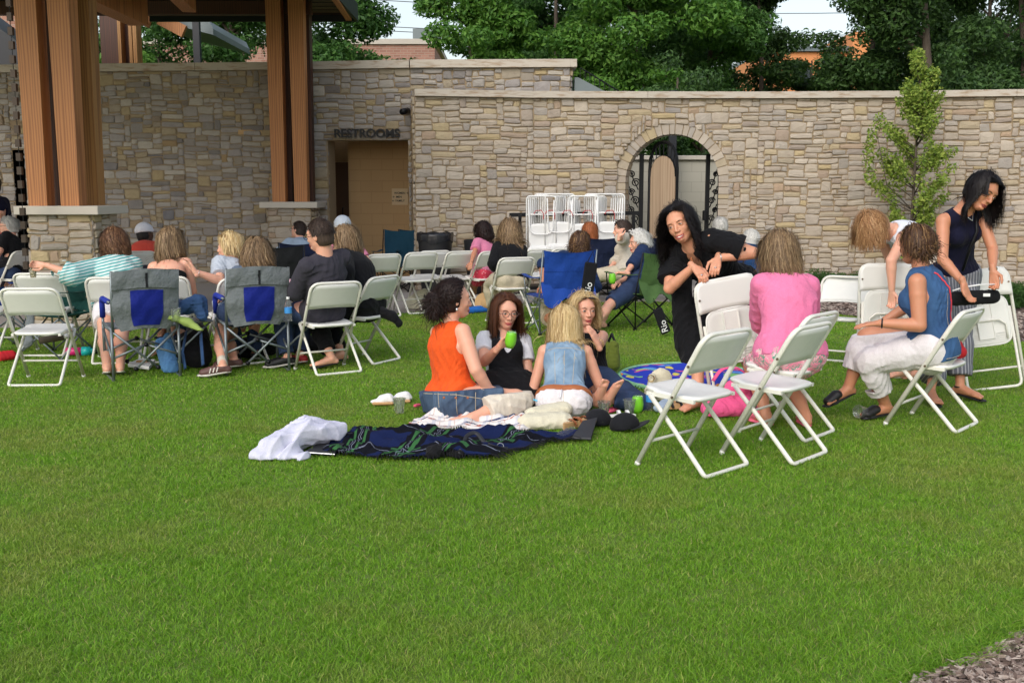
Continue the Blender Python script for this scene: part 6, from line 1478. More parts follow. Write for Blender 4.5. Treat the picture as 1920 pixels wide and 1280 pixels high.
# 4 blonde facing the camera, hand raised
pel = G(1118, 722, .13)
p = Person('blonde woman in a black tank top facing the camera with one hand raised', pel, nk(1092, 622, pel, .49, 1), (.36, -1, .0), yaw=-75, s=.98, heft=.98, vox=N_, group=PG, skin='skin_fair',
  hands=(P(1118, 652, 7.35), P(1035, 740, 7.6)), elbows=(P(1136, 690, 7.45), P(1015, 690, 7.8)), feet=(P(1122, 742, 7.25), P(1142, 742, 7.25)), knees=(P(1178, 745, 7.5), P(1068, 760, 7.3)), hand_dir=((-.42, -.1, .9), None), palm=((-.75, .3, .1), None), curl=(.22, .3), toe=[(.25, -.5, .85), (.35, -.5, .8)])
p.build_body(lip='lip'); p.top('black_cloth', 0, hem=-.05, o=.011, neckcut=.05, armhole=-.015, name='tank_top'); p.pants('denim_navy', 1.72, o=.014, wid=.006, name='jeans')
p.hair('hair_blonde', .31, n=4600, vol=.016, wave=.005, wf=34, back=.4, clump=.5, w=.0030, seed=13, jit=.08, part=-.015); glasses(p, on='head', lens=True, r=.023); ring(p, 0, .80, r=.034); ring(p, 0, .70, r=.04)
# 5 bending woman in black
pel = P(1366, 532, 7.95)
p = Person('smiling dark-haired woman in black leaning over a folded white chair', pel, nk(1296, 462, pel, .56, -1), (-.5, -1, -.12), yaw=-118, s=1.05, heft=1.1, vox=N_, group=PG, skin='skin_peach', headdir=(-.45, -.15, .8), shrot=0,
  hands=(P(1346, 484, 7.48), P(1300, 500, 7.44)), elbows=(P(1412, 420, 7.6), P(1246, 548, 7.6)), feet=(G(1415, 742, .08), G(1308, 750, .08)), knees=(P(1398, 640, 7.8), P(1292, 640, 7.65)), hand_dir=((-.3, -.75, -.6), (.45, -.7, -.5)), palm=((0, .6, -.75), (0, .6, -.75)), curl=(.6, .6), shf=((-.01, .0, .06), (-.02, 0, -.03)), toe=[(-.8, -.6, -.1), (-.7, -.7, -.1)])
p.build_body(lip='lip', smile=True); p.top('black_cloth', .72, hem=-.05, o=.018, loose=.012, vneck=.12, swid=.04, name='black_blouse', wr=(.010, 30), seed=15)
d = SDF(p.lo, p.hi, .008); m1 = (p.kn[0]+p.kn[1])/2; d.cone(p.pel, p.pel.lerp(p.neck, .3), .16, .14, .04)
for i in (0, 1): d.cone(p.hip[i], p.kn[i], .125, .115, .08); d.cone(p.kn[i], p.kn[i].lerp(p.an[i], .35), .115, .11, .08)
d.cone(p.hip[1], p.kn[1].lerp(p.an[1], .5), .12, .11, .08); d.cone(P(1276, 505, 7.72), P(1284, 645, 7.68), .085, .075, .08); d.wrinkle(.014, 26, 3, (0, 0, 1), .15); d.cut((1.45, 0, .37), (.22, 0, -1)); sdf_obj('black_skirt', d, M('black_cloth'), p.root)
p.hair('hair_black', .36, n=5000, vol=.018, wave=.007, wf=48, back=.35, clump=.4, w=.0030, seed=17, jit=.1, part=.0, front=.04); ring(p, 0, .93, 'silver', .030, .004, 'watch'); fring(p, 0); fring(p, 1)
strap(p, [p.neck+p.cf*.10+p.sl*.02, p.neck+p.cf*.145-p.up*.10+p.sl*.01, p.neck+p.cf*.15-p.up*.22-p.sl*.03], 'leather_tan', .007, 'bag_strap')
# 6 pink blouse seen from behind
pel = seatp(1478, 688)
p = Person('woman in a bright pink blouse and palm print shorts seated back to the camera', pel, nk(1472, 520, pel, .50, 1), (-.35, 1, -.45), yaw=100, s=1.02, heft=1.2, vox=.007, group=PG, skin='skin_tan',
  hands=(P(1432, 640, 7.25), P(1505, 640, 7.25)), elbows=(P(1412, 615, 6.9), P(1548, 610, 6.9)), feet=(G(1437, 780, .08), G(1512, 782, .08)), toe=[(-.3, 1, -.1), (.1, 1, -.1)])
p.build_body(face=False); p.top('pink_cloth', 1.6, hem=-.045, o=.018, loose=.008, swid=.02, name='pink_blouse', wr=(.008, 30), seed=21); p.pants('pink_print', .75, o=.022, wid=.012, name='print_shorts', top=.01); p.shoe('shoe_pink', 0, 'mule'); p.shoe('shoe_pink', 1, 'mule')
p.hair('hair_bronde', .27, n=5000, vol=.012, wave=.003, wf=26, back=.8, clump=.5, w=.0032, seed=23, jit=.10)
# 7 denim top, crossbody red strap
pel = seatp(1742, 677)
p = Person('curly-haired woman in a sleeveless dark denim top and white trousers, legs crossed', pel, nk(1728, 507, pel, .52, -1), (-.55, .9, -.1), yaw=160, s=1.0, heft=1.22, vox=N_, group=PG, skin='skin_tan', shrot=-14,
  hands=(P(1650, 606, 6.85), P(1660, 600, 7.3)), elbows=(P(1690, 622, 6.8), P(1690, 600, 7.4)), feet=(G(1662, 762, .085), P(1590, 728, 7.15)), knees=(P(1640, 640, 6.95), P(1628, 622, 7.15)), hand_dir=((-1, .1, -.1), None), curl=(.2, .3), toe=[(-.9, -.35, -.12), (-.85, -.3, -.35)])
p.build_body(face=False); p.top('denim_mid', 0, hem=-.07, o=.024, loose=.006, name='denim_top', wr=(.006, 30), seed=25, hemn=V(-.25, 0, 1)); p.pants('white_denim', 1.66, o=.016, wid=.016, name='white_trousers', wr=(.006, 30), seed=26); p.shoe('shoe_black', 0, 'mule'); p.shoe('shoe_black', 1, 'mule')
p.hair('hair_highlight', .10, n=1500, vol=.010, back=.5, clump=.5, w=.0050, seed=27, jit=.2); curls(p, 'hair_highlight', (0, -.04, .01), (.095, .10, .11), 2600, 6, w=.005, ln=.07); ring(p, 0, .95, 'shoe_black', .028, .006, 'watch')
top_ = p.shirt; bk = -p.cf; lay(p, top_, [p.neck+p.sl*.07+p.cf*.0-p.up*.015, p.neck+p.sl*.055+bk*.11-p.up*.04, p.neck.lerp(p.pel, .25)+p.sl*.015+bk*.155, p.neck.lerp(p.pel, .5)-p.sl*.03+bk*.165, p.neck.lerp(p.pel, .75)-p.sl*.08+bk*.165, p.pel-p.sl*.12+bk*.15], 'red_strap', .0055, 'crossbody_strap', .004, 10, None, p.cf)
for x_ in (-.07, .05): lay(p, top_, [p.pel+p.sl*x_-p.cf*.35, p.pel.lerp(p.neck, .8)+p.sl*x_-p.cf*.3], 'stitch', .0017, 'stitched_seam', .0005, 14, top_, p.cf)
lay(p, top_, [p.pel-p.up*.05+p.sl*.3-p.cf*.05, p.pel-p.up*.05+p.sl*.15-p.cf*.25, p.pel-p.up*.05-p.sl*.15-p.cf*.25], 'stitch', .0017, 'stitched_seam', .0005, 10, top_, p.cf)
# 8 navy dress standing
pel = P(1793, 515, 8.15)
p = Person('standing dark-haired woman in a sleeveless navy top looking down into a black bag', pel, nk(1804, 392, pel, .55, -1), (.30, -.88, -.42), yaw=-72, s=1.06, heft=.98, vox=N_, group=PG, skin='skin_tan', headdir=(.5, -.35, .65),
  hands=(P(1862, 506, 7.72), P(1806, 530, 7.66)), elbows=(P(1866, 462, 8.0), P(1752, 478, 7.9)), feet=(G(1800, 726, .09), G(1744, 734, .09)), knees=(P(1805, 620, 8.0), P(1765, 620, 7.95)), hand_dir=((.05, -.25, -.95), (.25, -.25, -.9)), palm=((-.6, -.6, .2), (.5, -.7, .2)), curl=(.5, .4), toe=[(.5, -.85, -.1), (-.1, -1, -.12)])
p.build_body(lip='lip_dark'); p.top('navy_cloth', 0, hem=-.12, o=.011, neckcut=.03, armhole=-.012, name='navy_top', wr=(.004, 34)); p.pants('pinstripe', 1.80, o=.016, wid=.02, name='pinstripe_trousers', top=.05, wr=(.005, 26)); p.shoe('shoe_black', 0, 'sandal'); p.shoe('shoe_black', 1, 'sandal')
for i in (0, 1):
    q = MB(); a = p.an[i]; u = V(1, 0, 0); w = V(0, 1, 0); q.tube([a+V(math.cos(k*.5236)*.037, math.sin(k*.5236)*.037, .005) for k in range(12)], .007, 6, closed=True); q.build('ankle_strap', M('shoe_black'), p.root, True)
p.hair('hair_black', .33, n=5000, vol=.012, wave=.002, wf=20, back=.35, clump=.5, w=.0030, seed=29, jit=.07, droop=1.4); ring(p, 0, .95, 'silver', .028, .004, 'watch'); ring(p, 1, .92, 'silver', .030); fring(p, 0); fring(p, 1)
strap(p, [p.neck+p.sl*.08+p.cf*.05, p.neck+p.cf*.145-p.up*.14+p.sl*.03, p.pel.lerp(p.neck, .5)+p.cf*.145-p.sl*.02, p.pel.lerp(p.neck, .2)+p.cf*.15-p.sl*.07], 'black_metal', .011, 'crossbody_strap')
q = MB(); q.tube([p.neck+p.sl*.05+p.cf*.065-p.up*.0, p.neck+p.cf*.12-p.up*.055, p.neck-p.sl*.05+p.cf*.065-p.up*.0], .004, 6); q.build('necklace', M('silver'), p.root, True)
# 9 bending blonde in white
pel = P(1745, 476, 8.95)
p = Person('woman in a white tank top bending down behind a folded white chair', pel, nk(1674, 430, pel, .46, -1), (-.25, .1, -.95), yaw=-165, s=1.0, heft=1.12, shf=((-.05, 0, -.05), (-.04, 0, -.03)), vox=.008, group=PG, skin='skin_fair', headdir=(-.8, -.2, .12),
  hands=(P(1672, 545, 8.5), P(1690, 545, 9.0)), elbows=(P(1662, 498, 8.45), P(1690, 500, 9.1)), feet=(G(1692, 704, .08), G(1725, 700, .08)), knees=(P(1725, 600, 8.7), P(1750, 600, 8.8)), toe=[(-.9, -.4, -.1), (-.9, -.3, -.1)])
p.build_body(face=False); p.top('white_top', 0, hem=-.05, o=.012, neckcut=.04, armhole=-.02, name='tank_top'); p.pants('cream_cloth', 1.2, o=.016, wid=.02, name='trousers')
p.hair('hair_golden', .19, fringe=True, n=5200, vol=.016, wave=.004, wf=30, back=.6, clump=.5, w=.0032, seed=31, jit=.1)
# 10 teal stripes, arm out
pel = seatp(222, 588)
p = Person('auburn-haired woman in a teal striped shirt holding a cup out to the left', pel, nk(218, 487, pel, .49, 1), (-.75, .65, -.1), yaw=112, s=1.0, heft=1.2, vox=.008, group=PG, skin='skin_fair',
  hands=(P(86, 497, 9.7), P(215, 560, 10.15)), elbows=(P(134, 512, 9.75), P(250, 545, 10.0)), feet=(G(200, 690, .08), G(225, 688, .08)), hand_dir=((-1, 0, .05), None), palm=((.1, -1, .2), None), curl=(.7, .4), shf=((-.03, 0, -.02), (0, 0, 0)))
p.build_body(face=False); p.top('teal_stripe', 1.32, hem=-.16, o=.022, loose=.012, swid=.035, name='striped_shirt', wr=(.010, 26), seed=33); p.pants('white_denim', .7, o=.02, wid=.02, name='white_shorts'); p.shoe('shoe_white', 0, 'sandal'); p.shoe('shoe_white', 1, 'sandal')
p.hair('hair_auburn', .30, n=2600, vol=.014, wave=.006, wf=50, back=.6, clump=.6, w=.005, seed=35, jit=.15, ln_j=.4)
# 11 bare shoulders
pel = seatp(318, 589)
p = Person('long-haired woman with bare shoulders and thin black straps sitting with her back turned', pel, nk(319, 488, pel, .49, 1), (.25, 1, -.05), yaw=88, s=1.02, heft=1.06, vox=.008, group=PG, skin='skin_fair', hands=(P(300, 575, 10.2), P(345, 575, 10.2)))
p.build_body(face=False); p.top('black_cloth', 0, hem=-.05, o=.010, armhole=-.03, neckcut=.0, name='camisole')
o_ = p.shirt; bpy.data.objects.remove(o_)
d = SDF(p.lo, p.hi, .008); p.torso(d, .012); d.cut(p.neck-p.up*.19, tuple(p.up)); d.cut(p.pel, tuple(-p.up)); sdf_obj('camisole', d, M('black_cloth'), p.root); p.pants('denim_navy', 1.8, name='jeans')
for sg in (-1, 1): strap(p, [p.neck+p.sl*sg*.09-p.cf*.11-p.up*.2, p.neck+p.sl*sg*.10-p.cf*.075-p.up*.10, p.neck+p.sl*sg*.095-p.up*.005], 'black_metal', .004)
p.hair('hair_bronde', .36, n=2600, vol=.014, wave=.002, wf=20, back=.9, clump=.85, w=.006, seed=37, jit=.08, droop=1.2)
# 12 woman in black at the left edge, glasses
pel = seatp(22, 521)
p = Person('grey-haired woman in glasses and a black tee sitting sideways at the left edge', pel, nk(24, 449, pel, .52, 1), (-1, -.35, -.1), yaw=182, s=1.02, heft=1.15, vox=.0092, group=PG, hands=(P(-20, 500, 13.9), None), elbows=(P(-5, 490, 13.7), None))
p.build_body(); p.top('black_cloth', .9, hem=-.08, o=.016, loose=.01, name='black_tee'); p.pants('denim_navy', 1.8, name='jeans'); p.hair('hair_grey', .09, n=1500, vol=.012, back=.6, w=.006, seed=39, jit=.2, wave=.003); glasses(p)
# 13 man standing at the very edge
p = Person('man in dark navy clothes standing at the left edge, cut by the frame', P(-12, 440, 15.0), P(-10, 372, 15.0), (-1, .2, 0), yaw=170, s=1.06, heft=1.15, male=True, vox=.0105, group=PG, hands=(P(2, 400, 14.7), P(-20, 410, 14.9)), elbows=(P(14, 420, 15.0), None), feet=(G(-14, 566, .08), G(4, 566, .08)), knees=(P(-20, 500, 14.9), P(0, 500, 14.9)))
p.build_body(); p.top('navy_cloth', .8, hem=-.15, o=.018, loose=.01, name='dark_shirt'); p.pants('charcoal', 1.95, name='trousers', top=.04); p.hair('hair_shortbrown', .03, n=900, up=1, seed=41); p.shoe('shoe_black', 0); p.shoe('shoe_black', 1)
# 14 white cap coral tee
pel = seatp(267, 521)
p = Person('man in a white cap and coral tee sitting against the dark stone wall', pel, nk(270, 462, pel, .50, 1), (.45, .9, -.05), yaw=80, s=1.06, heft=1.12, male=True, vox=.0105, group=PG, skin='skin_dark')
p.build_body(face=False); p.top('coral_cloth', .9, hem=-.05, o=.016, loose=.008, name='coral_tee'); p.pants('charcoal', 1.9); p.hair('hair_black', .012, n=500, up=1, seed=43); cap(p, 'white_tee')
# 15 child on the grass
pel = P(338, 635, 10.1)
p = Person('small fair-haired child sitting on the grass between the two grey camp chairs', pel, pel+V(-.02, -.02, .30), (-.5, -.7, -.35), yaw=-110, s=.62, heft=1.0, vox=.008, group=PG, hs=1.28, hands=(P(322, 588, 9.9), P(316, 592, 9.9)), hand_dir=((-.6, -.4, .2), (-.5, -.5, .1)))
p.build_body(); p.top('denim_navy', 1.2, hem=-.02, o=.014, name='blue_shirt'); p.pants('denim_navy', 1.6, name='trousers'); p.hair('hair_auburn', .12, n=1600, vol=.012, back=.2, w=.006, seed=45, jit=.15)
# 16 short blonde, sneakers
pel = seatp(442, 591)
p = Person('short-haired blonde woman in a grey tee and striped sneakers reaching left', pel, nk(438, 496, pel, .50, 1), (-1, .2, -.05), yaw=150, s=1.0, heft=1.12, vox=.008, group=PG, skin='skin_fair',
  hands=(P(366, 510, 9.5), None), elbows=(P(396, 548, 9.4), None), feet=(G(418, 688, .09), G(440, 676, .09)), knees=(P(398, 600, 9.6), P(400, 600, 9.9)), hand_dir=((-.5, 0, .9), None), palm=((-.8, -.4, 0), None), curl=(.25, .4), toe=[(-1, -.15, -.15), (-1, .1, -.15)])
p.build_body(); p.top('grey_tee', .75, hem=-.08, o=.018, loose=.01, name='grey_tee', swid=.02); p.pants('white_denim', .55, o=.02, wid=.01, name='shorts')
d = SDF(np.array(p.an[0])-.2, np.array(p.an[0])+.22, .007); d.cone(p.an[0]-V(0, 0, .02), p.an[0].lerp(p.kn[0], .25), .04, .045, .01); d.cone(p.an[1]-V(0, 0, .02), p.an[1].lerp(p.kn[1], .25), .04, .045, .01); sdf_obj('sock', d, M('cream_jacket'), p.root)
for i in (0, 1): p.shoe('shoe_brown', i)
for k in range(3):
    q = MB(); a = p.an[0]+p.toe[0]*(.03+.03*k)-V(0, 0, .0); q.tube([a+V(0, -.04, .012), a+V(-.012, -.047, -.03)], .005, 5); q.build('shoe_stripe', M('shoe_white'), p.root)
p.hair('hair_blonde', .13, n=2000, vol=.016, wave=.002, wf=30, back=.9, clump=.6, w=.006, seed=47, jit=.15); ring(p, 0, .9, 'silver', .03)
# 17 in the grey camp chair
g_ = G(457, 693); pel = V(g_.x-.02, g_.y+.02, .52)
p = Person('brown-haired woman seated in the right-hand grey camp chair, only her hair above the back', pel, nk(478, 508, pel, .50, 1), (.2, 1, -.1), yaw=100, s=.98, heft=1.0, vox=.008, group=PG, hands=(P(520, 560, 9.3), P(440, 560, 9.3)), elbows=(None, None))
p.build_body(face=False); p.top('grey_blue', .7, hem=-.05, o=.015, name='top'); p.pants('denim_navy', 1.9, name='jeans'); p.hair('hair_bronde', .30, n=2600, vol=.018, wave=.004, wf=32, back=.6, clump=.75, w=.006, seed=49, jit=.12); p.shoe('shoe_black', 0); p.shoe('shoe_black', 1)
# 18 pale blue shirt
g_ = G(572, 560); pel = V(g_.x, g_.y, .50)
p = Person('man with glasses in a pale blue shirt sitting in front of the right stone pier', pel, nk(563, 452, pel, .52, 1), (-.85, .45, 0), yaw=120, s=1.0, heft=1.05, male=True, vox=.0105, group=PG)
p.build_body(); p.top('pale_blue', 1.0, hem=-.05, o=.016, loose=.008, name='blue_shirt'); p.pants('charcoal', 1.9); p.hair('hair_shortbrown', .025, n=1100, up=1, seed=51, w=.006); glasses(p)
# 19 dark sweater
pel = seatp(610, 603)+V(-.05, .06, 0)
p = Person('short-haired man in glasses and a dark grey sweater cradling a pink bundle', pel, nk(610, 480, pel, .55, -1), (-.9, .42, -.12), yaw=138, s=1.04, heft=1.04, male=True, vox=.0075, group=PG, skin='skin_fair',
  hands=(P(536, 548, 9.25), P(545, 535, 9.6)), elbows=(P(566, 545, 8.95), P(600, 545, 9.7)), feet=(G(540, 672, .09), G(562, 668, .09)), knees=(P(545, 585, 9.35), P(555, 580, 9.7)), hand_dir=((-.9, .3, .1), None), palm=((.2, .6, .6), None), curl=(.4, .4), toe=[(-.9, -.3, -.12), (-.9, -.1, -.12)])
p.build_body(); p.top('charcoal', 1.15, hem=-.12, o=.018, loose=.006, swid=.02, name='sweater', wr=(.010, 26), seed=53); p.pants('denim_navy', 1.9, o=.012, wid=.014, name='jeans', top=.0); p.shoe('shoe_black', 0); p.shoe('shoe_red', 1); p.hair('hair_shortbrown', .022, n=2200, up=1, seed=55, w=.0045, front=.05); glasses(p)
# 20 black cardigan, sunglasses on head
pel = seatp(680, 590)
p = Person('woman in a black cardigan with sunglasses pushed up in her streaked hair', pel, nk(664, 482, pel, .50, 1), (-.85, -.15, -.35), yaw=158, s=1.0, heft=1.15, vox=.0075, group=PG, skin='skin_fair',
  hands=(P(640, 560, 9.5), P(640, 560, 9.9)), feet=(G(622, 672, .09), G(640, 664, .09)), knees=(P(625, 580, 9.6), P(630, 580, 9.9)), toe=[(-.8, -.5, -.12), (-.9, -.2, -.12)])
p.build_body(); p.top('black_cloth', 1.7, hem=-.14, o=.022, loose=.012, swid=.03, name='black_cardigan', wr=(.009, 26), seed=57); p.pants('black_cloth', 1.75, name='black_trousers'); p.shoe('shoe_black', 0, 'sandal'); p.shoe('shoe_black', 1, 'sandal')
p.hair('hair_bronde', .27, n=2600, vol=.016, wave=.002, wf=22, back=.7, clump=.85, w=.006, seed=59, jit=.1); glasses(p, 'silver', on='head', lens=True, r=.024)
d = SDF(G(757, 600, .42)-V(.2, .2, .3), G(757, 600, .42)+V(.2, .2, .2), .009); a = P(715, 585, 9.3); d.cone(a, P(735, 592, 9.3), .05, .045, .03).cone(P(735, 592, 9.3), P(748, 606, 9.3), .04, .035, .03); d.wrinkle(.012, 40, 5); sdf_obj('cardigan_tail', d, M('black_cloth'), p.root)
# 21 grey cap behind
pel = P(643, 520, 12.6); pel.z = .53
p = Person('person in a grey cap mostly hidden in front of the restroom doorway', pel, nk(643, 452, pel, .50, 1), (-.3, 1, 0), yaw=100, s=.98, vox=.0105, group=PG)
p.build_body(face=False); p.top('pink_tee', .7, hem=-.05, o=.016, name='pink_top'); p.pants('khaki', 1.8); p.hair('hair_grey', .08, n=600, back=.8, w=.007, seed=61); cap(p, 'grey_tee')
# 22 girl in pink
pel = seatp(909, 521)
p = Person('dark-haired girl in a pink tee and coral print shorts sitting with her back to us', pel, nk(908, 455, pel, .42, 1), (-.5, .85, -.1), yaw=142, s=.86, heft=1.05, vox=.009, group=PG, skin='skin_tan', hs=1.08, hands=(P(878, 510, 13.6), None), elbows=(P(882, 495, 13.5), None), feet=(G(885, 562, .08), G(912, 560, .08)), knees=(P(868, 520, 13.6), P(890, 520, 13.9)))
p.build_body(face=False); p.top('pink_tee', .75, hem=-.08, o=.018, loose=.01, name='pink_tee', wr=(.008, 30)); p.pants('coral_print', .6, o=.02, wid=.02, name='coral_shorts'); p.hair('hair_darkbrown', .20, n=1700, vol=.016, wave=.006, wf=50, back=.8, w=.007, seed=63, jit=.2)
p.shoe('grey_blue', 0); p.shoe('grey_blue', 1)
# 23 long blonde-brown, black top
pel = seatp(957, 538)
p = Person('woman with long tousled blonde-brown hair in a black top and khaki trousers', pel, nk(956, 459, pel, .50, 1), (.1, 1, -.05), yaw=108, s=1.0, heft=1.08, vox=.009, group=PG, skin='skin_fair', feet=(G(925, 585, .08), G(950, 590, .08)), knees=(P(925, 530, 12.9), P(945, 525, 13.1)), hands=(P(935, 510, 12.9), P(965, 510, 13)), elbows=(P(920, 495, 12.6), P(985, 500, 12.6)))
p.build_body(face=False); p.top('black_cloth', 1.5, hem=-.05, o=.016, loose=.006, name='black_top', wr=(.007, 30)); p.pants('khaki', 1.8, name='khaki_trousers', o=.018, wid=.01); p.hair('hair_bronde', .36, n=2600, vol=.022, wave=.004, wf=30, back=.7, clump=.75, w=.0075, seed=65, jit=.15)
# 24 curly hair in the blue chair
g_ = G(1046, 622); pel = V(g_.x+.05, g_.y+.02, .50)
p = Person('person with curly brown hair sitting in the bright blue camp chair', pel, nk(1083, 482, pel, .50, 1), (.3, .95, 0), yaw=100, s=1.0, heft=1.05, vox=.009, group=PG, skin='skin_tan', hands=(None, None), feet=(G(1040, 612, .08), G(1062, 606, .08)))
p.build_body(face=False); p.top('navy_shirt', 1.2, hem=-.05, o=.016, name='navy_top'); p.pants('khaki', 1.3, o=.02, wid=.02, name='khaki_trousers'); p.hair('hair_highlight', .14, n=1200, vol=.012, back=.5, w=.0065, seed=67, jit=.2); curls(p, 'hair_highlight', (0, -.04, -.02), (.11, .10, .125), 2400, 7, w=.0065, ln=.10)
# 25 red hair
g_ = G(1121, 566); pel = V(g_.x-.1, g_.y, .50)
p = Person('woman with long straight red hair and a dark headband in the navy camp chair', pel, nk(1106, 455, pel, .52, 1), (.1, 1, 0), yaw=92, s=1.0, vox=.0105, group=PG)
p.build_body(face=False); p.top('white_tee', .8, hem=-.05, o=.016, name='white_top'); p.pants('denim_navy', 1.8); p.hair('hair_red', .38, n=2200, vol=.012, wave=.001, back=.9, clump=.9, w=.008, seed=69, jit=.05, droop=1.3); glasses(p, on='head', lens=True, r=.026)
# 26 cream jacket behind the white hair
pel = P(1172, 525, 13.9); pel.z = .53
p = Person('person in a cream jacket with a hand at the face, behind the white-haired woman', pel, nk(1172, 455, pel, .50, 1), (-1, -.1, -.05), yaw=175, s=1.0, heft=1.1, vox=.0098, group=PG, hands=(P(1159, 445, 13.5), P(1140, 505, 13.8)), elbows=(P(1152, 480, 13.4), P(1160, 490, 13.8)), hand_dir=((.2, .1, 1), None), curl=(.8, .4))
p.build_body(); p.top('cream_jacket', 1.5, hem=-.1, o=.022, loose=.012, name='cream_jacket'); p.pants('khaki', 1.8); p.hair('hair_shortbrown', .12, n=1500, vol=.012, back=.8, w=.007, seed=71, wave=.004, wf=60); glasses(p, 'shoe_brown', on='head', lens=True)
# 27 white hair navy top
g_ = G(1193, 612); pel = V(g_.x+.02, g_.y-.02, .50)
p = Person('white-haired woman in a navy top sitting in the green camp chair', pel, nk(1206, 481, pel, .50, 1), (-1, -.22, -.12), yaw=168, s=1.0, heft=1.12, vox=.0078, group=PG, skin='skin_fair', hands=(P(1150, 545, 11.8), P(1140, 540, 12.1)), elbows=(P(1180, 535, 11.7), None), feet=(G(1110, 616, .08), G(1128, 606, .08)), knees=(P(1128, 560, 11.9), P(1128, 555, 12.3)), hand_dir=((-1, .1, .1), None), curl=(.6, .5), headdir=(-.35, -.05, 1))
p.build_body(); p.top('navy_shirt', 1.4, hem=-.08, o=.018, loose=.008, swid=.012, name='navy_top', wr=(.007, 30)); p.pants('denim_navy', .95, o=.018, wid=.014, name='denim_shorts'); p.hair('hair_white', .10, n=2400, vol=.024, wave=.004, wf=50, back=.9, w=.0065, seed=73, jit=.3)
# 28 white-haired man in blue
g_ = G(1412, 600); pel = V(g_.x, g_.y, .52)
p = Person('white-haired man in a blue shirt sitting behind the woman bending in black', pel, nk(1408, 475, pel, .50, 1), (-.4, .9, 0), yaw=100, s=1.02, heft=1.1, male=True, vox=.0098, group=PG)
p.build_body(face=False); p.top('navy_shirt', .9, hem=-.05, o=.018, loose=.01, name='blue_shirt'); p.pants('khaki', 1.8); p.hair('hair_white', .022, n=1800, up=1, seed=75, w=.006)
# 29 grey hair behind
pel = P(1350, 520, 14.3); pel.z = .53
p = Person('person with short grey hair mostly hidden behind the bending woman in black', pel, nk(1350, 448, pel, .50, 1), (-.2, 1, 0), yaw=92, s=1.0, vox=.0105, group=PG)
p.build_body(face=False); p.top('grey_blue', .8, hem=-.05, o=.016, name='shirt'); p.pants('charcoal', 1.8); p.hair('hair_grey', .07, n=1200, back=.7, w=.007, seed=77, jit=.3)
# ---------------- blankets, towels, bags and small things ----------------
def uvgrid(me, nu, nv_, off=0):
    uv = me.uv_layers.new(name='uv'); N = (nu)*(nv_)
    li = np.zeros(len(me.loops), dtype=np.int32); me.loops.foreach_get('vertex_index', li); li = li % N
    u = (li // nv_)/(nu-1); v = (li % nv_)/(nv_-1); uv.data.foreach_set('uv', np.stack([u, v], 1).astype(np.float32).ravel())
def cloth_sheet(name, c4, mat, label, cat, seed, nu=60, nv_=40, amp=.02, freq=7, th=.006, wavy=.03, group=None, z0=.02, edge_up=0):
    """a spread cloth between four ground corners, with folds and a wavy edge"""
    rs = np.random.default_rng(seed); a, b_, c, d = [Vector(x) for x in c4]; ctr = (a+b_+c+d)/4
    t = empty(name, (ctr.x, ctr.y, 0), 0, label, cat, group); WORLD.add(t.name); ks = [(rs.normal(size=2)*freq, rs.uniform(0, 6.28)) for _ in range(6)]
    g = []
    for i in range(nu):
        row = []
        for j in range(nv_):
            u, v = i/(nu-1), j/(nv_-1); p = (a*(1-u)+b_*u)*(1-v)+(d*(1-u)+c*u)*v
            e = 1-min(1, min(u, 1-u, v, 1-v)/.08); w = Vector((math.sin(u*17+v*5+seed), math.sin(v*19+u*7+seed*2), 0))*wavy*(.35+.65*e)
            q = p+w; h = 0
            for k, (kv, ph) in enumerate(ks): s_ = math.sin(q.x*kv[0]+q.y*kv[1]+ph+1.2*math.sin(q.x*3+q.y*5+k)); h += max(0, 1-abs(s_)*2.2)*(.7 if k % 2 else 1)
            row.append((q.x, q.y, z0+amp*h*(1-.5*e)+th+.004*rs.random()))
        g.append(row)
    m = MB(); m.sheet(g, th); o = m.build(name.split('_')[-1] if False else 'cloth', M(mat), t, True); uvgrid(o.data, nu, nv_); return t, g
def fringe(t, pts, L, mat, out, n=3, seed=1, name='fringe'):
    rs = random.Random(seed); q = MB()
    for a, b_ in zip(pts, pts[1:]):
        a, b_ = Vector(a), Vector(b_); m = max(1, int((b_-a).length/.012))
        for k in range(m):
            p = a.lerp(b_, (k+.5)/m); e = p+Vector(out)*L*rs.uniform(.6, 1.1)+V(rs.uniform(-.01, .01), rs.uniform(-.01, .01), 0); e.z = .028+rs.uniform(0, .01)
            q.tube([p, p.lerp(e, .5)+V(0, 0, .004), e], .0022, 4)
    q.build(name, M(mat), t)
def uvmat(name):
    b = NB(name); return b, b.t.nodes.new('ShaderNodeTexCoord').outputs['UV']
b, uv = uvmat('plaid'); sp = b.n('SeparateXYZ'); b.t.links.new(uv, sp.inputs[0])
def bands(b, x, n, lo, hi, off=0.0):
    f = b.math('FRACT', b.math('ADD', b.math('MULTIPLY', x, n), off)); return b.math('MULTIPLY', b.math('GREATER_THAN', f, lo), b.math('LESS_THAN', f, hi))
X, Y = sp.outputs[0], sp.outputs[1]
col = b.mix(b.math('MAXIMUM', bands(b, X, 3, .12, .5), bands(b, Y, 2, .1, .45)), srgb(18, 30, 70), srgb(10, 12, 22))
g1 = b.math('MAXIMUM', b.math('MULTIPLY', bands(b, X, 3, .20, .245), 1), bands(b, X, 3, .38, .425)); col = b.mix(b.math('MULTIPLY', g1, .85), col, srgb(58, 108, 62))
g2 = b.math('MULTIPLY', b.math('MAXIMUM', bands(b, Y, 2, .16, .22), bands(b, Y, 2, .34, .38)), bands(b, X, 3, .1, .55)); col = b.mix(b.math('MULTIPLY', g2, .8), col, srgb(52, 96, 60))
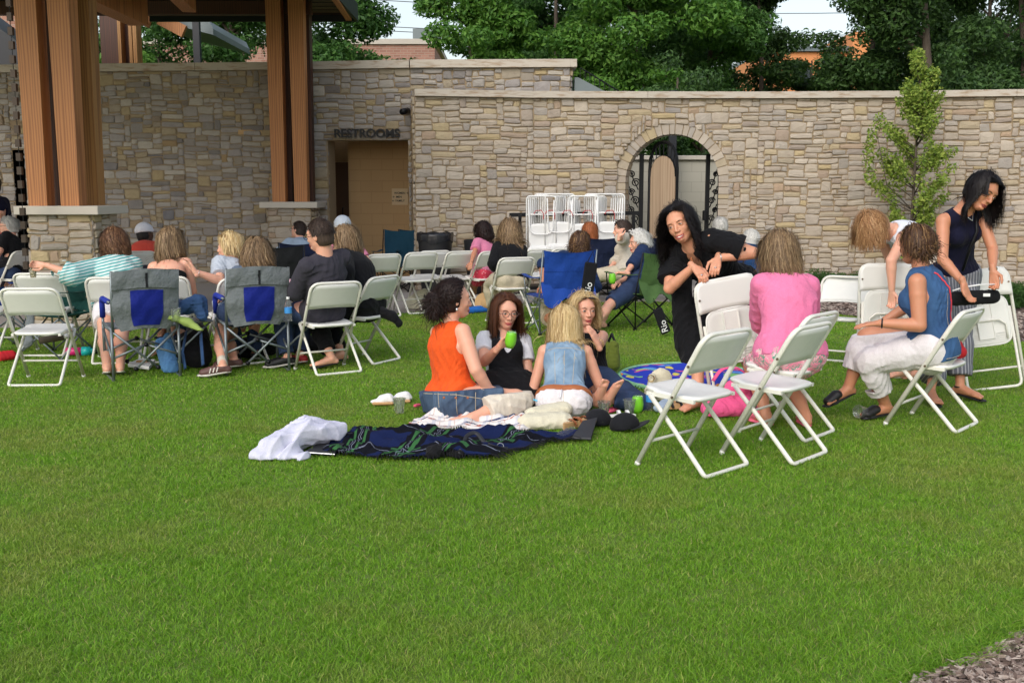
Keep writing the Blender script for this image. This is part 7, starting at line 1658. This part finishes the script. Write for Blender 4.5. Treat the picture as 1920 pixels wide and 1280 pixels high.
zz = b.math('ADD', X, b.math('MULTIPLY', b.math('SINE', b.math('MULTIPLY', Y, 90)), .006)); w = b.math('MAXIMUM', bands(b, zz, 3, .295, .305), b.math('MAXIMUM', bands(b, zz, 3, .33, .34), bands(b, Y, 2, .285, .30))); col = b.mix(b.math('MULTIPLY', w, .45), col, srgb(160, 168, 190))
b.bump(b.noise(b.coord(), 60, 4), .4, .006); b.out(col, .95, Specular__IOR__Level=.2)
b, uv = uvmat('stripe_blanket'); sp = b.n('SeparateXYZ'); b.t.links.new(uv, sp.inputs[0]); X, Y = sp.outputs[0], sp.outputs[1]
col = b.mix(bands(b, Y, 4, .5, .62), srgb(226, 220, 216), srgb(178, 108, 92)); col = b.mix(bands(b, Y, 4, .68, .76), col, srgb(60, 68, 100)); col = b.mix(bands(b, X, 7, .2, .4), col, b.mix(.5, col, srgb(170, 176, 196)))
col = b.mix(bands(b, X, 7, .6, .66), col, b.mix(.5, col, srgb(190, 140, 124))); b.bump(b.noise(b.coord(), 50, 4), .4, .006); b.out(col, .95)
# tropical mat: leaf and fruit shapes in flat colours
b, uv = uvmat('tropical'); nz = b.noise(uv, 5, 2, .5, 1); wv = b.mix(.10, uv, nz); lay = srgb(26, 56, 190)
col = b.mix(0.0, lay, lay)
for k, (sc, thr, c, off, st) in enumerate(((2.6, .36, srgb(150, 222, 120), 0, (1, 1.6, 1)), (3.2, .28, srgb(232, 90, 150), 3.1, (1, 2.0, 1)), (2.7, .26, srgb(244, 160, 74), 7.7, (1.6, 1, 1)), (3.4, .28, srgb(96, 160, 232), 11.3, (1, 1.3, 1)), (3.6, .26, srgb(236, 216, 90), 17.9, (1.8, 1, 1)))):
    mp = b.t.nodes.new('ShaderNodeMapping'); b.t.links.new(wv, mp.inputs[0]); mp.inputs['Location'].default_value = (off, off*.7, 0); mp.inputs['Scale'].default_value = st; mp.inputs['Rotation'].default_value = (0, 0, off)
    v = b.t.nodes.new('ShaderNodeTexVoronoi'); v.inputs['Scale'].default_value = sc; v.inputs['Randomness'].default_value = .9; b.t.links.new(mp.outputs[0], v.inputs['Vector'])
    f = b.ramp(v.outputs['Distance'], [(thr, (1, 1, 1)), (thr+.012, (0, 0, 0))], 'LINEAR'); g = b.ramp(v.outputs['Color'], [(.38, (0, 0, 0)), (.40, (1, 1, 1))]); col = b.mix(b.math('MULTIPLY', f, g), col, c)
b.out(col, .9)
cl('towel_white', (214, 214, 236), fold=.3); cl('pink_bag', (244, 96, 150)); cl('canvas_cream', (222, 214, 190)); cl('bag_green', (104, 116, 44)); cl('lime_cloth', (150, 172, 92)); cl('jeans_jacket', (48, 76, 116)); cl('light_denim', (96, 146, 200)); cl('bag_black', (24, 24, 28)); cl('brim_black', (26, 27, 32)); cl('baby_pink', (226, 178, 190)); cl('coral_pink', (240, 96, 128)); cl('blue_bright', (40, 110, 196))
mat_plain('lime_plastic', srgb(120, 200, 44), .35, .05, 20, 0); mat_plain('case_black', srgb(38, 39, 44), .55, .08, 60, .1); mat_plain('straw', srgb(196, 160, 112), .8, .15, 60, .3); mat_plain('white_leather', srgb(226, 222, 212), .5, .05, 30, .1); mat_plain('cork', srgb(190, 150, 104), .8, .15, 80, .2); mat_plain('bright_white', srgb(240, 240, 240), .5, .03, 30, 0)
mat_plain('magenta_plastic', srgb(214, 40, 120), .35, .05, 20, 0); mat_plain('teal_plastic', srgb(30, 176, 176), .35, .05, 20, 0); mat_plain('card_brown', srgb(190, 150, 110), .8, .06, 30, .1); mat_plain('red_cloth', srgb(190, 24, 36), .7, .1, 20, .1); mat_plain('light_blue', srgb(90, 190, 226), .5, .05, 20, 0); mat_plain('label_blue', srgb(60, 140, 210), .4, .05, 20, 0)
b = NB('clear_plastic'); b.out((.95, .97, .98, 1), .08, Transmission__Weight=.92, IOR=1.2, Alpha=.55)
# round tropical mat
def mat_round():
    c = G(1298, 712); rx = (P(1430, 712, c.y).x-P(1163, 712, c.y).x)/2; ry = (G(1298, 684).y-G(1298, 738).y)/2
    t = empty('round_mat', (c.x, c.y, 0), 0, 'large round beach mat with tropical leaves and fruit on blue', 'beach mat'); q = MB(); n, m = 48, 12; vs = [(0, 0, .03)]
    for i in range(1, m+1):
        for k in range(n):
            a = 2*math.pi*k/n; r = i/m; vs.append((rx*r*math.cos(a), ry*r*math.sin(a), .032+.010*math.sin(a*3+i*.9)*r+.008*math.sin(a*7+i)))
    fs = [[0, 1+k, 1+(k+1) % n] for k in range(n)]+[[1+(i-1)*n+k, 1+i*n+k, 1+i*n+(k+1) % n, 1+(i-1)*n+(k+1) % n] for i in range(1, m) for k in range(n)]
    q.add(vs, fs); o = q.build('mat_face', M('tropical'), t, True); uv_ = o.data.uv_layers.new(name='uv')
    for l in o.data.loops: v = o.data.vertices[l.vertex_index].co; uv_.data[l.index].uv = (v.x/rx*.8+.5, v.y/rx*.8+.5)
    q = MB(); q.tube([(rx*1.01*math.cos(2*math.pi*k/n), ry*1.01*math.sin(2*math.pi*k/n), .03) for k in range(n)], .012, 6, closed=True)
    q.build('tassel_edge', M('mint'), t, True); q = MB(); rs = random.Random(3)
    for k in range(260): a = 2*math.pi*k/260; p = V(rx*math.cos(a), ry*math.sin(a), .03); q.tube([p, V(p.x*1.05+rs.uniform(-.01, .01), p.y*1.09, .02)], .004, 4)
    q.build('tassels', M('mint'), t)
mat_plain('mint', srgb(150, 206, 160), .8, .08, 30, .1); mat_round()
t, g = cloth_sheet('plaid_blanket', (G(612, 860), G(905, 868), G(1092, 822), G(655, 812)), 'plaid', 'navy and green plaid blanket with black fringe spread in the foreground', 'blanket', 4, amp=.032, freq=7, wavy=.035)
fringe(t, [r[0] for r in g], .05, 'bag_black', (0, -1, 0), seed=2); fringe(t, [r for r in g[-1]], .06, 'bag_black', (1, -.5, 0), seed=3)
t, g = cloth_sheet('striped_blanket', (G(762, 808), G(985, 816), G(1010, 780), G(800, 786)), 'stripe_blanket', 'cream blanket with rust and blue stripes under the seated women', 'blanket', 9, amp=.028, freq=9, wavy=.02)
fringe(t, [r[0] for r in g], .035, 'white_leather', (0, -1, 0), seed=5)
def lump(name, label, cat, prims, mat, vox=.007, wr=(.008, 50), seed=1, group=None, part='body', k=.03, cuts=()):
    """soft thing from rounded pieces; prims: (a, b, ra, rb[, flat, q])"""
    pts = np.array([tuple(v) for pr in prims for v in pr[:2]]); m = max(max(pr[2], pr[3]) for pr in prims)+.05
    c = pts.mean(0); t = empty(name, (c[0], c[1], 0), 0, label, cat, group); WORLD.add(t.name); d = SDF(pts.min(0)-m, pts.max(0)+m, vox)
    for pr in prims: d.cone(pr[0], pr[1], pr[2], pr[3], k, **(dict(flat=pr[4], q=pr[5]) if len(pr) > 4 else {}))
    if wr: d.wrinkle(wr[0], wr[1], seed, (1, 0, 0), .6)
    for cc in cuts: d.cut(*cc)
    d.cut((0, 0, .012), (0, 0, -1)); sdf_obj(part, d, M(mat), t); return t
def H(px, py, h): g = G(px, py); return V(g.x, g.y, h)
Zf = (0, 0, 1)
lump('towel', 'crumpled white towel with pale blue tint at the left end of the plaid blanket', 'towel', [(H(488, 862, .03), H(520, 858, .05), .07, .08, Zf, .6), (H(520, 858, .06), H(575, 842, .11), .10, .12, Zf, .75), (H(575, 845, .12), H(625, 838, .09), .12, .09, Zf, .75), (H(500, 862, .02), H(560, 862, .03), .07, .06, Zf, .5)], 'towel_white', wr=(.030, 15), seed=4, vox=.006)
lump('white_cloth', 'rumpled white cloth over the tucked legs of the woman in orange', 'cloth', [(H(905, 778, .08), H(950, 772, .10), .09, .085, Zf, .8), (H(950, 772, .06), H(975, 785, .04), .07, .05, Zf, .7)], 'white_tee', wr=(.014, 20), seed=9)
def flatcase(name, label, cat, c4, h, mat, part='body'):
    ctr = sum((Vector(c) for c in c4), Vector())/4; t = empty(name, (ctr.x, ctr.y, 0), 0, label, cat); WORLD.add(t.name); q = MB(); vs = []
    for z, s in ((.022, .97), (.022+h*.5, 1), (.022+h, .97)):
        for c in c4: p = ctr.lerp(Vector(c), s); vs.append((p.x, p.y, z+c[2] if len(c) > 2 else z))
    q.add(vs, [[3, 2, 1, 0], [8, 9, 10, 11]]+[[l*4+i, l*4+(i+1) % 4, (l+1)*4+(i+1) % 4, (l+1)*4+i] for l in (0, 1) for i in range(4)]); q.build(part, M(mat), t); return t
t = flatcase('black_folder', 'flat black zip case lying against the white towel', 'case', (G(572, 858), G(628, 862), G(652, 838), G(600, 840)), .02, 'case_black'); q = MB(); a, c = G(572, 858), G(628, 862); q.tube([V(a.x, a.y, .034), V(c.x, c.y, .034)], .003, 5); q.build('zip', M('silver'), t)
# belt strap heap on the blanket
t = empty('strap_bag', G(880, 856), 0, 'small black bag with a leather strap and buckle on the plaid blanket', 'bag'); WORLD.add(t.name)
d = SDF(G(850, 862)-V(.3, .2, .05), G(850, 862)+V(.35, .25, .15), .006); d.cone(H(812, 864, .05), H(838, 856, .05), .045, .04, .02).cone(H(838, 858, .04), H(862, 864, .04), .035, .03, .02); d.wrinkle(.014, 60, 2); d.cut((0, 0, .02), (0, 0, -1)); sdf_obj('pouch', d, M('bag_black'), t)
q = MB(); pts = [H(862, 866, .05), H(875, 852, .12), H(893, 848, .13), H(908, 854, .08), H(930, 856, .055), H(952, 856, .05)]; q.tube(rounded(pts, .08, 5), .013, 8, ry=.3); pts = [H(840, 862, .06), H(870, 861, .05), H(900, 862, .05), H(925, 859, .05)]; q.tube(rounded(pts, .08, 4), .011, 8, ry=.4); q.build('strap', M('case_black'), t, True)
q = MB(); c = H(938, 855, .06); q.tube([c+V(.02*math.cos(a), .004, .02*math.sin(a)) for a in [k*.785 for k in range(8)]], .003, 5, closed=True); q.build('buckle', M('silver'), t)
# cream tote and sandals beside it
t = lump('cream_bag', 'soft cream canvas bag lying beside the denim-vest woman', 'bag', [(H(990, 806, .05), H(1052, 804, .05), .075, .085, Zf, .8), (H(1000, 800, .09), H(1055, 794, .10), .06, .07, Zf, .8)], 'canvas_cream', wr=(.008, 30), seed=3)
q = MB(); q.tube(rounded([H(996, 786, .13), H(1008, 783, .15), H(1020, 786, .17), H(1014, 790, .14), H(1000, 789, .15)], .03, 4), .006, 6); q.build('blue_cord', M('light_blue'), t, True)
def sandal(px, py, yaw, label, mat='straw', strapm='leather_tan', L=.24, th=.03, name='sandal', straps=2, group=None):
    g = G(px, py); t = empty(name, (g.x, g.y, .02), R(yaw), label, 'sandal', group); q = MB(); out = []
    for k in range(28):
        a = 2*math.pi*k/28; x = math.cos(a); y = math.sin(a)*(.042+.008*x)/.05; out.append((x*L/2, y*.042+.004*math.sin(a*2), 0))
    q.prism(out, (0, 0, 0), (0, 0, th)); q.build('sole', M(mat), t)
    for j in range(straps):
        x = L*(.22-.30*j); q = MB(); wd = .011 if mat != 'white_leather' else .026; q.sheet([[(x+wd*e-.01*math.sin(math.pi*k/8), .044*math.cos(math.pi*k/8), th*.5+(.040 if wd < .02 else .05)*math.sin(math.pi*k/8)) for k in range(9)] for e in (-1, -.3, .3, 1)], .004); q.build('strap', M(strapm), t, True)
    return t
sandal(1072, 806, 60, 'tan wedge sandal next to the cream bag, nearer the bag', 'cork', 'leather_tan', th=.045, name='wedge_sandal'); sandal(1088, 803, 40, 'tan wedge sandal next to the black cap', 'cork', 'leather_tan', th=.045, name='wedge_sandal')
for px, py, dx, lb in ((716, 760, 1, 'white slide sandal lying alone on the grass, left one'), (748, 756, -1, 'white slide sandal beside the empty plastic cup on the grass')):
    t = lump('slide_sandal', lb, 'sandal', [(H(px-14, py, .03), H(px+16, py-1, .035), .03, .036, Zf, .5), (H(px+2, py, .05), H(px+12, py-1, .055), .04, .042, Zf, .8)], 'bright_white', wr=(.003, 50), vox=.005, part='strap')
    q = MB(); a, c = H(px-18, py+1, .022), H(px+22, py, .022); q.bar(a, c, .085, .022, bev=.009); q.build('sole', M('cork'), t)
sandal(1166, 786, 5, 'thin white flip-flop behind the black visor, farther one', 'bright_white', 'bright_white', th=.014, name='flip_flop', L=.2); sandal(1163, 800, 10, 'thin white flip-flop behind the black visor, nearer one', 'bright_white', 'bright_white', th=.014, name='flip_flop', L=.2)
sandal(1262, 770, 15, 'black and tan strappy sandal on the grass under the bending woman, left one', 'cork', 'shoe_black', th=.03, name='strappy_sandal'); sandal(1278, 762, 200, 'black and tan strappy sandal on the grass, right one of the pair', 'cork', 'shoe_black', th=.03, name='strappy_sandal')
# black caps / visor
def visor(px, py, yaw, label, tilt=0):
    g = G(px, py); t = empty('sun_visor', (g.x, g.y, .02), R(yaw), label, 'cap', 'black caps lying on the grass'); t.rotation_euler = (tilt, 0, R(yaw)); c = np.array((0, 0, .03)); d = SDF(c-.2, c+.2, .006); d.ell((0, 0, .02), (.085, .10, .085)); d.ell((0, 0, .01), (.078, .093, .078), sub=True, k=.004); d.cut((0, 0, .0), (0, 0, -1)); sdf_obj('crown', d, M('brim_black'), t)
    q = MB(); g_ = [[(.09*(u)*(1-.25*v), .085*math.sqrt(max(0, 1-u*u*.8))+.085*v*(1-u*u*.35), .006+.02*(1-u*u)*v+.0) for u in [-1+i/6 for i in range(13)]] for v in [j/5 for j in range(6)]]; q.sheet(g_, .006); q.build('brim', M('case_black'), t, True)
visor(1120, 800, -60, 'black cap with a stiff brim beside the tan sandals'); visor(1172, 808, -95, 'black curved visor at the right end of the picnic spot', .2)
flatcase('black_folder', 'flat black case propped between the wrapper and the caps', 'case', (G(1072, 830), G(1108, 832), G(1120, 806)+V(0, 0, .05), G(1092, 810)+V(0, 0, .04)), .016, 'case_black')
lump('plastic_wrapper', 'crumpled clear plastic wrapper in front of the tan sandals', 'wrapper', [(H(1050, 826, .03), H(1072, 820, .04), .028, .034)], 'clear_plastic', vox=.005, wr=(.010, 120), seed=7)
# cups and tumblers
def cup(loc, label, mat='clear_plastic', r0=.03, r1=.044, h=.11, name='plastic_cup', cat='cup', tilt=None, group='clear plastic cups', rim=True):
    t = empty(name, loc, 0, label, cat, group); q = MB(); q.lathe([(0, .004), (r0, .004), (r1, h), (r1-.002, h), (r0-.002, .007), (0, .007)], n=20); q.build('cup_body', M(mat), t, True)
    if rim: q = MB(); q.tube([(r1*math.cos(k*.314), r1*math.sin(k*.314), h) for k in range(20)], .0028, 5, closed=True); q.build('rim', M(mat), t, True)
    if tilt: t.rotation_euler = tilt
    return t
def tumbler(loc, label, tilt=(0, 0, 0), s=1.0):
    t = empty('green_tumbler', loc, 0, label, 'tumbler', 'lime green stemless tumblers'); t.rotation_euler = tilt; t.scale = (s,)*3; q = MB(); q.lathe([(0, 0), (.026, 0), (.038, .03), (.041, .06), (.036, .10), (.033, .115), (.031, .115), (.036, .06), (0, .01)], n=22); q.build('tumbler_body', M('lime_plastic'), t, True)
    q = MB(); q.lathe([(.0, .117), (.034, .117), (.034, .111), (.0335, .111)], n=22); q.build('lid', M('clear_plastic'), t, True)
cup(G(749, 778)+V(0, 0, .01), 'clear plastic cup with a pink trace of drink beside the white slides'); cup(G(1132, 784)+V(0, 0, .01), 'clear plastic cup in front of the bare feet'); cup(G(1180, 780)+V(0, 0, .01), 'clear plastic cup beside the lime tumbler on the grass')
cup(G(1628, 786)+V(0, 0, .05), 'clear plastic cup tipped over on the grass by the black mule shoe', tilt=(R(80), 0, R(-60)))
w_ = P2.wr[1]; tumbler(w_+P2.hd[1]*.075+V(.035, -.045, -.045), 'lime green tumbler held in the hand of the woman with glasses', (R(6), R(8), 0), 1.0)
tumbler(G(1195, 776)+V(0, 0, .01), 'lime green tumbler standing on the grass beside the water bottle', s=1.05); tumbler(P(1148, 532, 11.6), 'lime green tumbler held by the white-haired woman', s=1.0)
cup(P(62, 512, 9.7), 'small clear cup of pale wine held at the end of the striped sleeve', 'wine', .025, .032, .08)if False else None
b = NB('wine'); b.out((.86, .78, .55, 1), .08, Transmission__Weight=.8, Alpha=.75); cup(P(62, 512, 9.7)-V(0, 0, .045), 'small cup of pale wine held at the end of the striped sleeve', 'wine', .025, .032, .08)
def bottle(loc, label, s=1.0, tilt=(0, 0, 0)):
    t = empty('water_bottle', loc, 0, label, 'bottle', 'clear water bottles'); t.scale = (s,)*3; t.rotation_euler = tilt; q = MB(); q.lathe([(0, 0), (.03, 0), (.032, .01), (.030, .05), (.032, .06), (.032, .13), (.026, .16), (.013, .185), (.013, .195), (0, .195)], n=18); q.build('bottle_body', M('clear_plastic'), t, True)
    q = MB(); q.lathe([(0, .21), (.0145, .21), (.0145, .192), (0, .192)], n=14); q.build('cap', M('bright_white'), t); q = MB(); q.lathe([(.0325, .07), (.0325, .12)], n=18); q.build('bottle_label', M('label_blue'), t, True)
bottle(P(541, 602, 8.9), 'clear water bottle on the side table of the right grey camp chair'); bottle(G(1218, 772)+V(0, 0, .01), 'water bottle with a blue label lying among the bags in front of the round mat', .95)
# beige bag, pink cloths, green bag
t = lump('beige_bag', 'beige bag with a buckled flap standing beside the round mat', 'bag', [(H(1236, 752, .08), H(1238, 752, .17), .115, .085, (0, 1, 0), .42), (H(1222, 756, .08), H(1222, 756, .20), .045, .03)], 'canvas_cream', wr=(.008, 40), seed=5); q = MB(); c = H(1218, 756, .2); q.tube([c+V(.025*math.cos(a), -.05, .025*math.sin(a)) for a in [k*.785 for k in range(8)]], .004, 5, closed=True); q.build('buckle', M('gold'), t)
lump('sun_hat', 'pale blue sun hat lying against the beige bag', 'cap', [(H(1236, 775, .04), H(1250, 768, .05), .045, .05, Zf, .7)], 'pale_blue', wr=(.004, 60), part='crown')
lump('pink_cloth', 'bright pink cloth crumpled beside the bare feet', 'cloth', [(H(1142, 776, .02), H(1165, 768, .03), .035, .03, Zf, .6), (H(1165, 768, .03), H(1176, 762, .06), .03, .025)], 'coral_pink', wr=(.010, 70), seed=8)
lump('pink_towel', 'edge of a pink towel lying by the round mat', 'towel', [(H(1172, 745, .02), H(1215, 748, .02), .03, .035, Zf, .5)], 'coral_pink', wr=(.005, 60), seed=9)
t = lump('green_bag', 'olive green woven bag standing beside the blonde woman in black', 'bag', [(H(1150, 705, .10), H(1150, 703, .26), .06, .045), (H(1140, 700, .10), H(1142, 698, .24), .045, .04)], 'bag_green', wr=(.006, 40), seed=6, vox=.008); q = MB(); q.tube([H(1140, 700, .28), H(1146, 700, .35), H(1153, 703, .28)], .012, 6); q.build('handle', M('bag_black'), t, True)
t = lump('pink_bag', 'slouchy bright pink tote on the grass behind the nearest white chairs', 'bag', [(H(1335, 782, .06), H(1395, 780, .07), .08, .09, Zf, .9), (H(1345, 780, .12), H(1385, 778, .20), .07, .08), (H(1385, 778, .10), H(1410, 770, .18), .07, .07)], 'pink_bag', wr=(.012, 26), seed=12, vox=.008); q = MB(); q.tube(rounded([H(1335, 776, .24), H(1350, 775, .33), H(1380, 773, .33), H(1400, 772, .27)], .06, 4), .016, 8, ry=.4); q.build('handle', M('pink_bag'), t, True)
# black bag in the hands of the standing woman
t = empty('black_bag', P(1828, 560, 7.75), 0, 'black zip bag with a white strap being opened over the folded chair', 'bag'); WORLD.add(t.name); d = SDF(P(1830, 562, 7.75)-V(.3, .15, .2), P(1830, 562, 7.75)+V(.3, .15, .2), .007); d.cone(P(1790, 560, 7.72), P(1862, 556, 7.72), .055, .055, .02, flat=(0, 1, 0), q=.6); d.wrinkle(.005, 40, 2); sdf_obj('bag_body', d, M('bag_black'), t)
q = MB(); q.tube([P(1786, 545, 7.68), P(1810, 538, 7.66), P(1835, 534, 7.66), P(1866, 533, 7.68)], .006, 6); q.build('white_strap', M('bright_white'), t, True); q = MB(); c = P(1850, 553, 7.665); q.box(c, (.05, .006, .022)); q.build('tag', M('bright_white'), t)
t = lump('red_purse', 'small red purse hanging at the hip of the woman in denim', 'purse', [(P(1782, 660, 6.95), P(1800, 660, 6.98), .04, .045), (P(1788, 645, 6.95), P(1796, 645, 6.97), .025, .03)], 'red_cloth', wr=(.003, 40)); q = MB(); q.tube([P(1783, 640, 6.94), P(1764, 600, 6.86), P(1745, 560, 6.8)], .005, 6); q.build('strap', M('red_strap'), t, True)
# things between the grey camp chairs
t = lump('backpack', 'large black backpack between the two grey camp chairs', 'backpack', [(H(372, 690, .12), H(372, 686, .30), .13, .10), (H(352, 690, .12), H(354, 690, .26), .09, .08)], 'bag_black', wr=(.008, 26), seed=3, vox=.009); q = MB(); q.tube([H(352, 704, .02)+V(0, -.06, .05), H(350, 700, .1)+V(0, -.09, .1), H(356, 696, .36)+V(0, -.06, 0)], .022, 7, ry=.4); q.tube([H(388, 704, .06)+V(0, -.1, .05), H(386, 698, .2)+V(0, -.1, .1), H(380, 694, .38)], .022, 7, ry=.4); q.build('strap', M('jeans_jacket'), t, True)
lump('denim_bag', 'pale blue denim tote slumped against the black backpack', 'bag', [(H(318, 700, .06), H(305, 690, .22), .07, .06), (H(322, 700, .05), H(318, 694, .30), .06, .04)], 'light_denim', wr=(.012, 34), seed=4, vox=.009)
lump('denim_jacket', 'bundled dark denim jacket draped on top of the black backpack', 'jacket', [(P(350, 575, 9.0), P(372, 568, 9.0), .07, .08), (P(372, 570, 9.0), P(380, 592, 8.95), .06, .05)], 'jeans_jacket', wr=(.014, 34), seed=5, vox=.009)
lump('green_jacket', 'lime green jacket draped over the side table of the left grey camp chair', 'jacket', [(P(322, 595, 8.75), P(350, 602, 8.75), .05, .045, Zf, .6), (P(350, 604, 8.75), P(378, 618, 8.7), .045, .02, Zf, .8)], 'lime_cloth', wr=(.010, 40), seed=6, vox=.008)
cup(P(330, 602, 8.7), 'clear cup on the side table of the left grey camp chair')
lump('backpack', 'low black backpack under the right grey camp chair', 'backpack', [(H(465, 672, .10), H(505, 668, .12), .11, .11)], 'bag_black', wr=(.008, 26), seed=7, vox=.009); lump('backpack', 'black bag on the grass under the man in the dark sweater', 'backpack', [(H(585, 662, .08), H(615, 660, .09), .10, .09)], 'bag_black', wr=(.010, 26), seed=8, vox=.009)
t = flatcase('paper_tray', 'paper food tray with a brown snack left on the grass', 'tray', (G(240, 692), G(280, 698), G(292, 684), G(262, 682)), .03, 'bright_white'); q = MB(); c = G(268, 690); q.box((c.x, c.y, .065), (.10, .05, .012)); q.build('snack', M('card_brown'), t)
t = empty('sports_bottle', G(150, 668)+V(0, 0, .05), R(10), 'magenta and teal bottle lying under the dark green camp chair', 'bottle'); q = MB(); q.tube([(-.12, 0, 0), (.02, 0, 0)], .04, 14); q.build('bottle_body', M('magenta_plastic'), t, True); q = MB(); q.tube([(.021, 0, 0), (.10, 0, 0)], .045, 14); q.tube([(.1, 0, 0), (.12, 0, 0)], .03, 12); q.build('cap', M('teal_plastic'), t, True)
lump('red_bag', 'small red bag on the grass at the left edge', 'bag', [(H(2, 678, .04), H(22, 676, .05), .06, .05)], 'red_cloth', wr=(.006, 40))
t = empty('drink_can', P(97, 636, 8.9), R(15), 'camouflage pattern can wedged under the foremost white chair', 'can'); q = MB(); q.tube([(-.1, 0, -.01), (.1, 0, .02)], .03, 12); q.build('can_body', M('bark'), t, True); q = MB(); q.tube([(.101, 0, .02), (.13, 0, .024)], .024, 12); q.build('cap', M('bright_white'), t, True)
lump('grey_towel', 'grey cloth hanging in the dark green camp chair', 'cloth', [(P(58, 592, 9.3), P(52, 642, 9.3), .04, .05, (0, 1, 0), .4)], 'canvas_grey', wr=(.010, 30), seed=2, vox=.009)
# pink bundle on the man's lap
t = lump('baby_bundle', 'baby bundled in a pale pink blanket on a lap', 'bundle', [(P(540, 540, 9.45), P(580, 548, 9.45), .07, .08), (P(535, 530, 9.45), P(545, 534, 9.45), .04, .05)], 'baby_pink', wr=(.008, 40), seed=4, vox=.008)
# bags on the camp chairs
def sleeve_bag(a, b_, w, label, txt=True, depth=.03, yaw=0):
    c = (Vector(a)+Vector(b_))/2; L = (Vector(a)-Vector(b_)).length; t = empty('carry_bag', c, R(yaw), label, 'carry bag', 'black carry bags with white script'); q = MB(); q.box((0, 0, 0), (w, depth, L), bev=.012); q.build('bag_body', M('bag_black'), t)
    q = MB(); q.tube([(-w*.3, 0, L/2), (0, 0, L/2+.12), (w*.3, 0, L/2)], .006, 5); q.build('strap', M('bag_black'), t)
    o = text_obj('Rio', .10, 'bright_white', (.03, -depth/2-.004, -L*.22), .001, parent=t, name='white_script', ry=R(-84)); return t
t = sleeve_bag(P(1100, 492, 10.9), P(1108, 560, 10.9), .14, 'tall black carry bag with white script hanging from the blue camp chair', yaw=20); t.rotation_euler = (0, R(8), R(15))
t = sleeve_bag(G(1232, 632)+V(0, 0, .32), G(1248, 632)+V(0, 0, .04), .11, 'black carry bag with white script hanging under the green camp chair'); t.rotation_euler = (0, R(-22), R(10))
lump('blue_bag', 'bright blue bag lying flat on the grass behind the picnic group', 'bag', [(H(880, 588, .04), H(908, 586, .05), .07, .08, Zf, .7)], 'blue_bright', wr=(.008, 30), vox=.009)
t = empty('straw_hat', G(912, 586)+V(0, 0, .12), 0, 'straw hat resting against the blue bag', 'hat'); t.rotation_euler = (R(65), 0, R(20)); q = MB(); q.lathe([(0, .09), (.06, .085), (.085, .03), (.09, 0), (.16, -.006), (.16, -.012), (.0, -.01)], n=24); q.build('hat_body', M('straw'), t, True)
lump('canvas_bag', 'beige canvas bag on the path behind the empty white chairs', 'bag', [(H(778, 580, .08), H(800, 578, .10), .12, .12), (H(788, 579, .16), H(796, 579, .2), .10, .08)], 'canvas_cream', wr=(.010, 24), vox=.01)
t = empty('flower_pot', P(898, 470, 16.4), 0, 'dark planter behind the girl in pink, by the stone wall', 'planter'); t.location.z = 0; q = MB(); q.lathe([(0, 0), (.16, 0), (.24, .85), (.22, .85), (.2, .7), (0, .7)], n=20); q.build('pot', M('bin_plastic'), t, True)
lump('pink_wrapper', 'small pink wrapper on the grass beside the denim skirt', 'wrapper', [(H(779, 766, .02), H(786, 764, .02), .016, .014)], 'coral_pink', vox=.004, wr=(.003, 90))
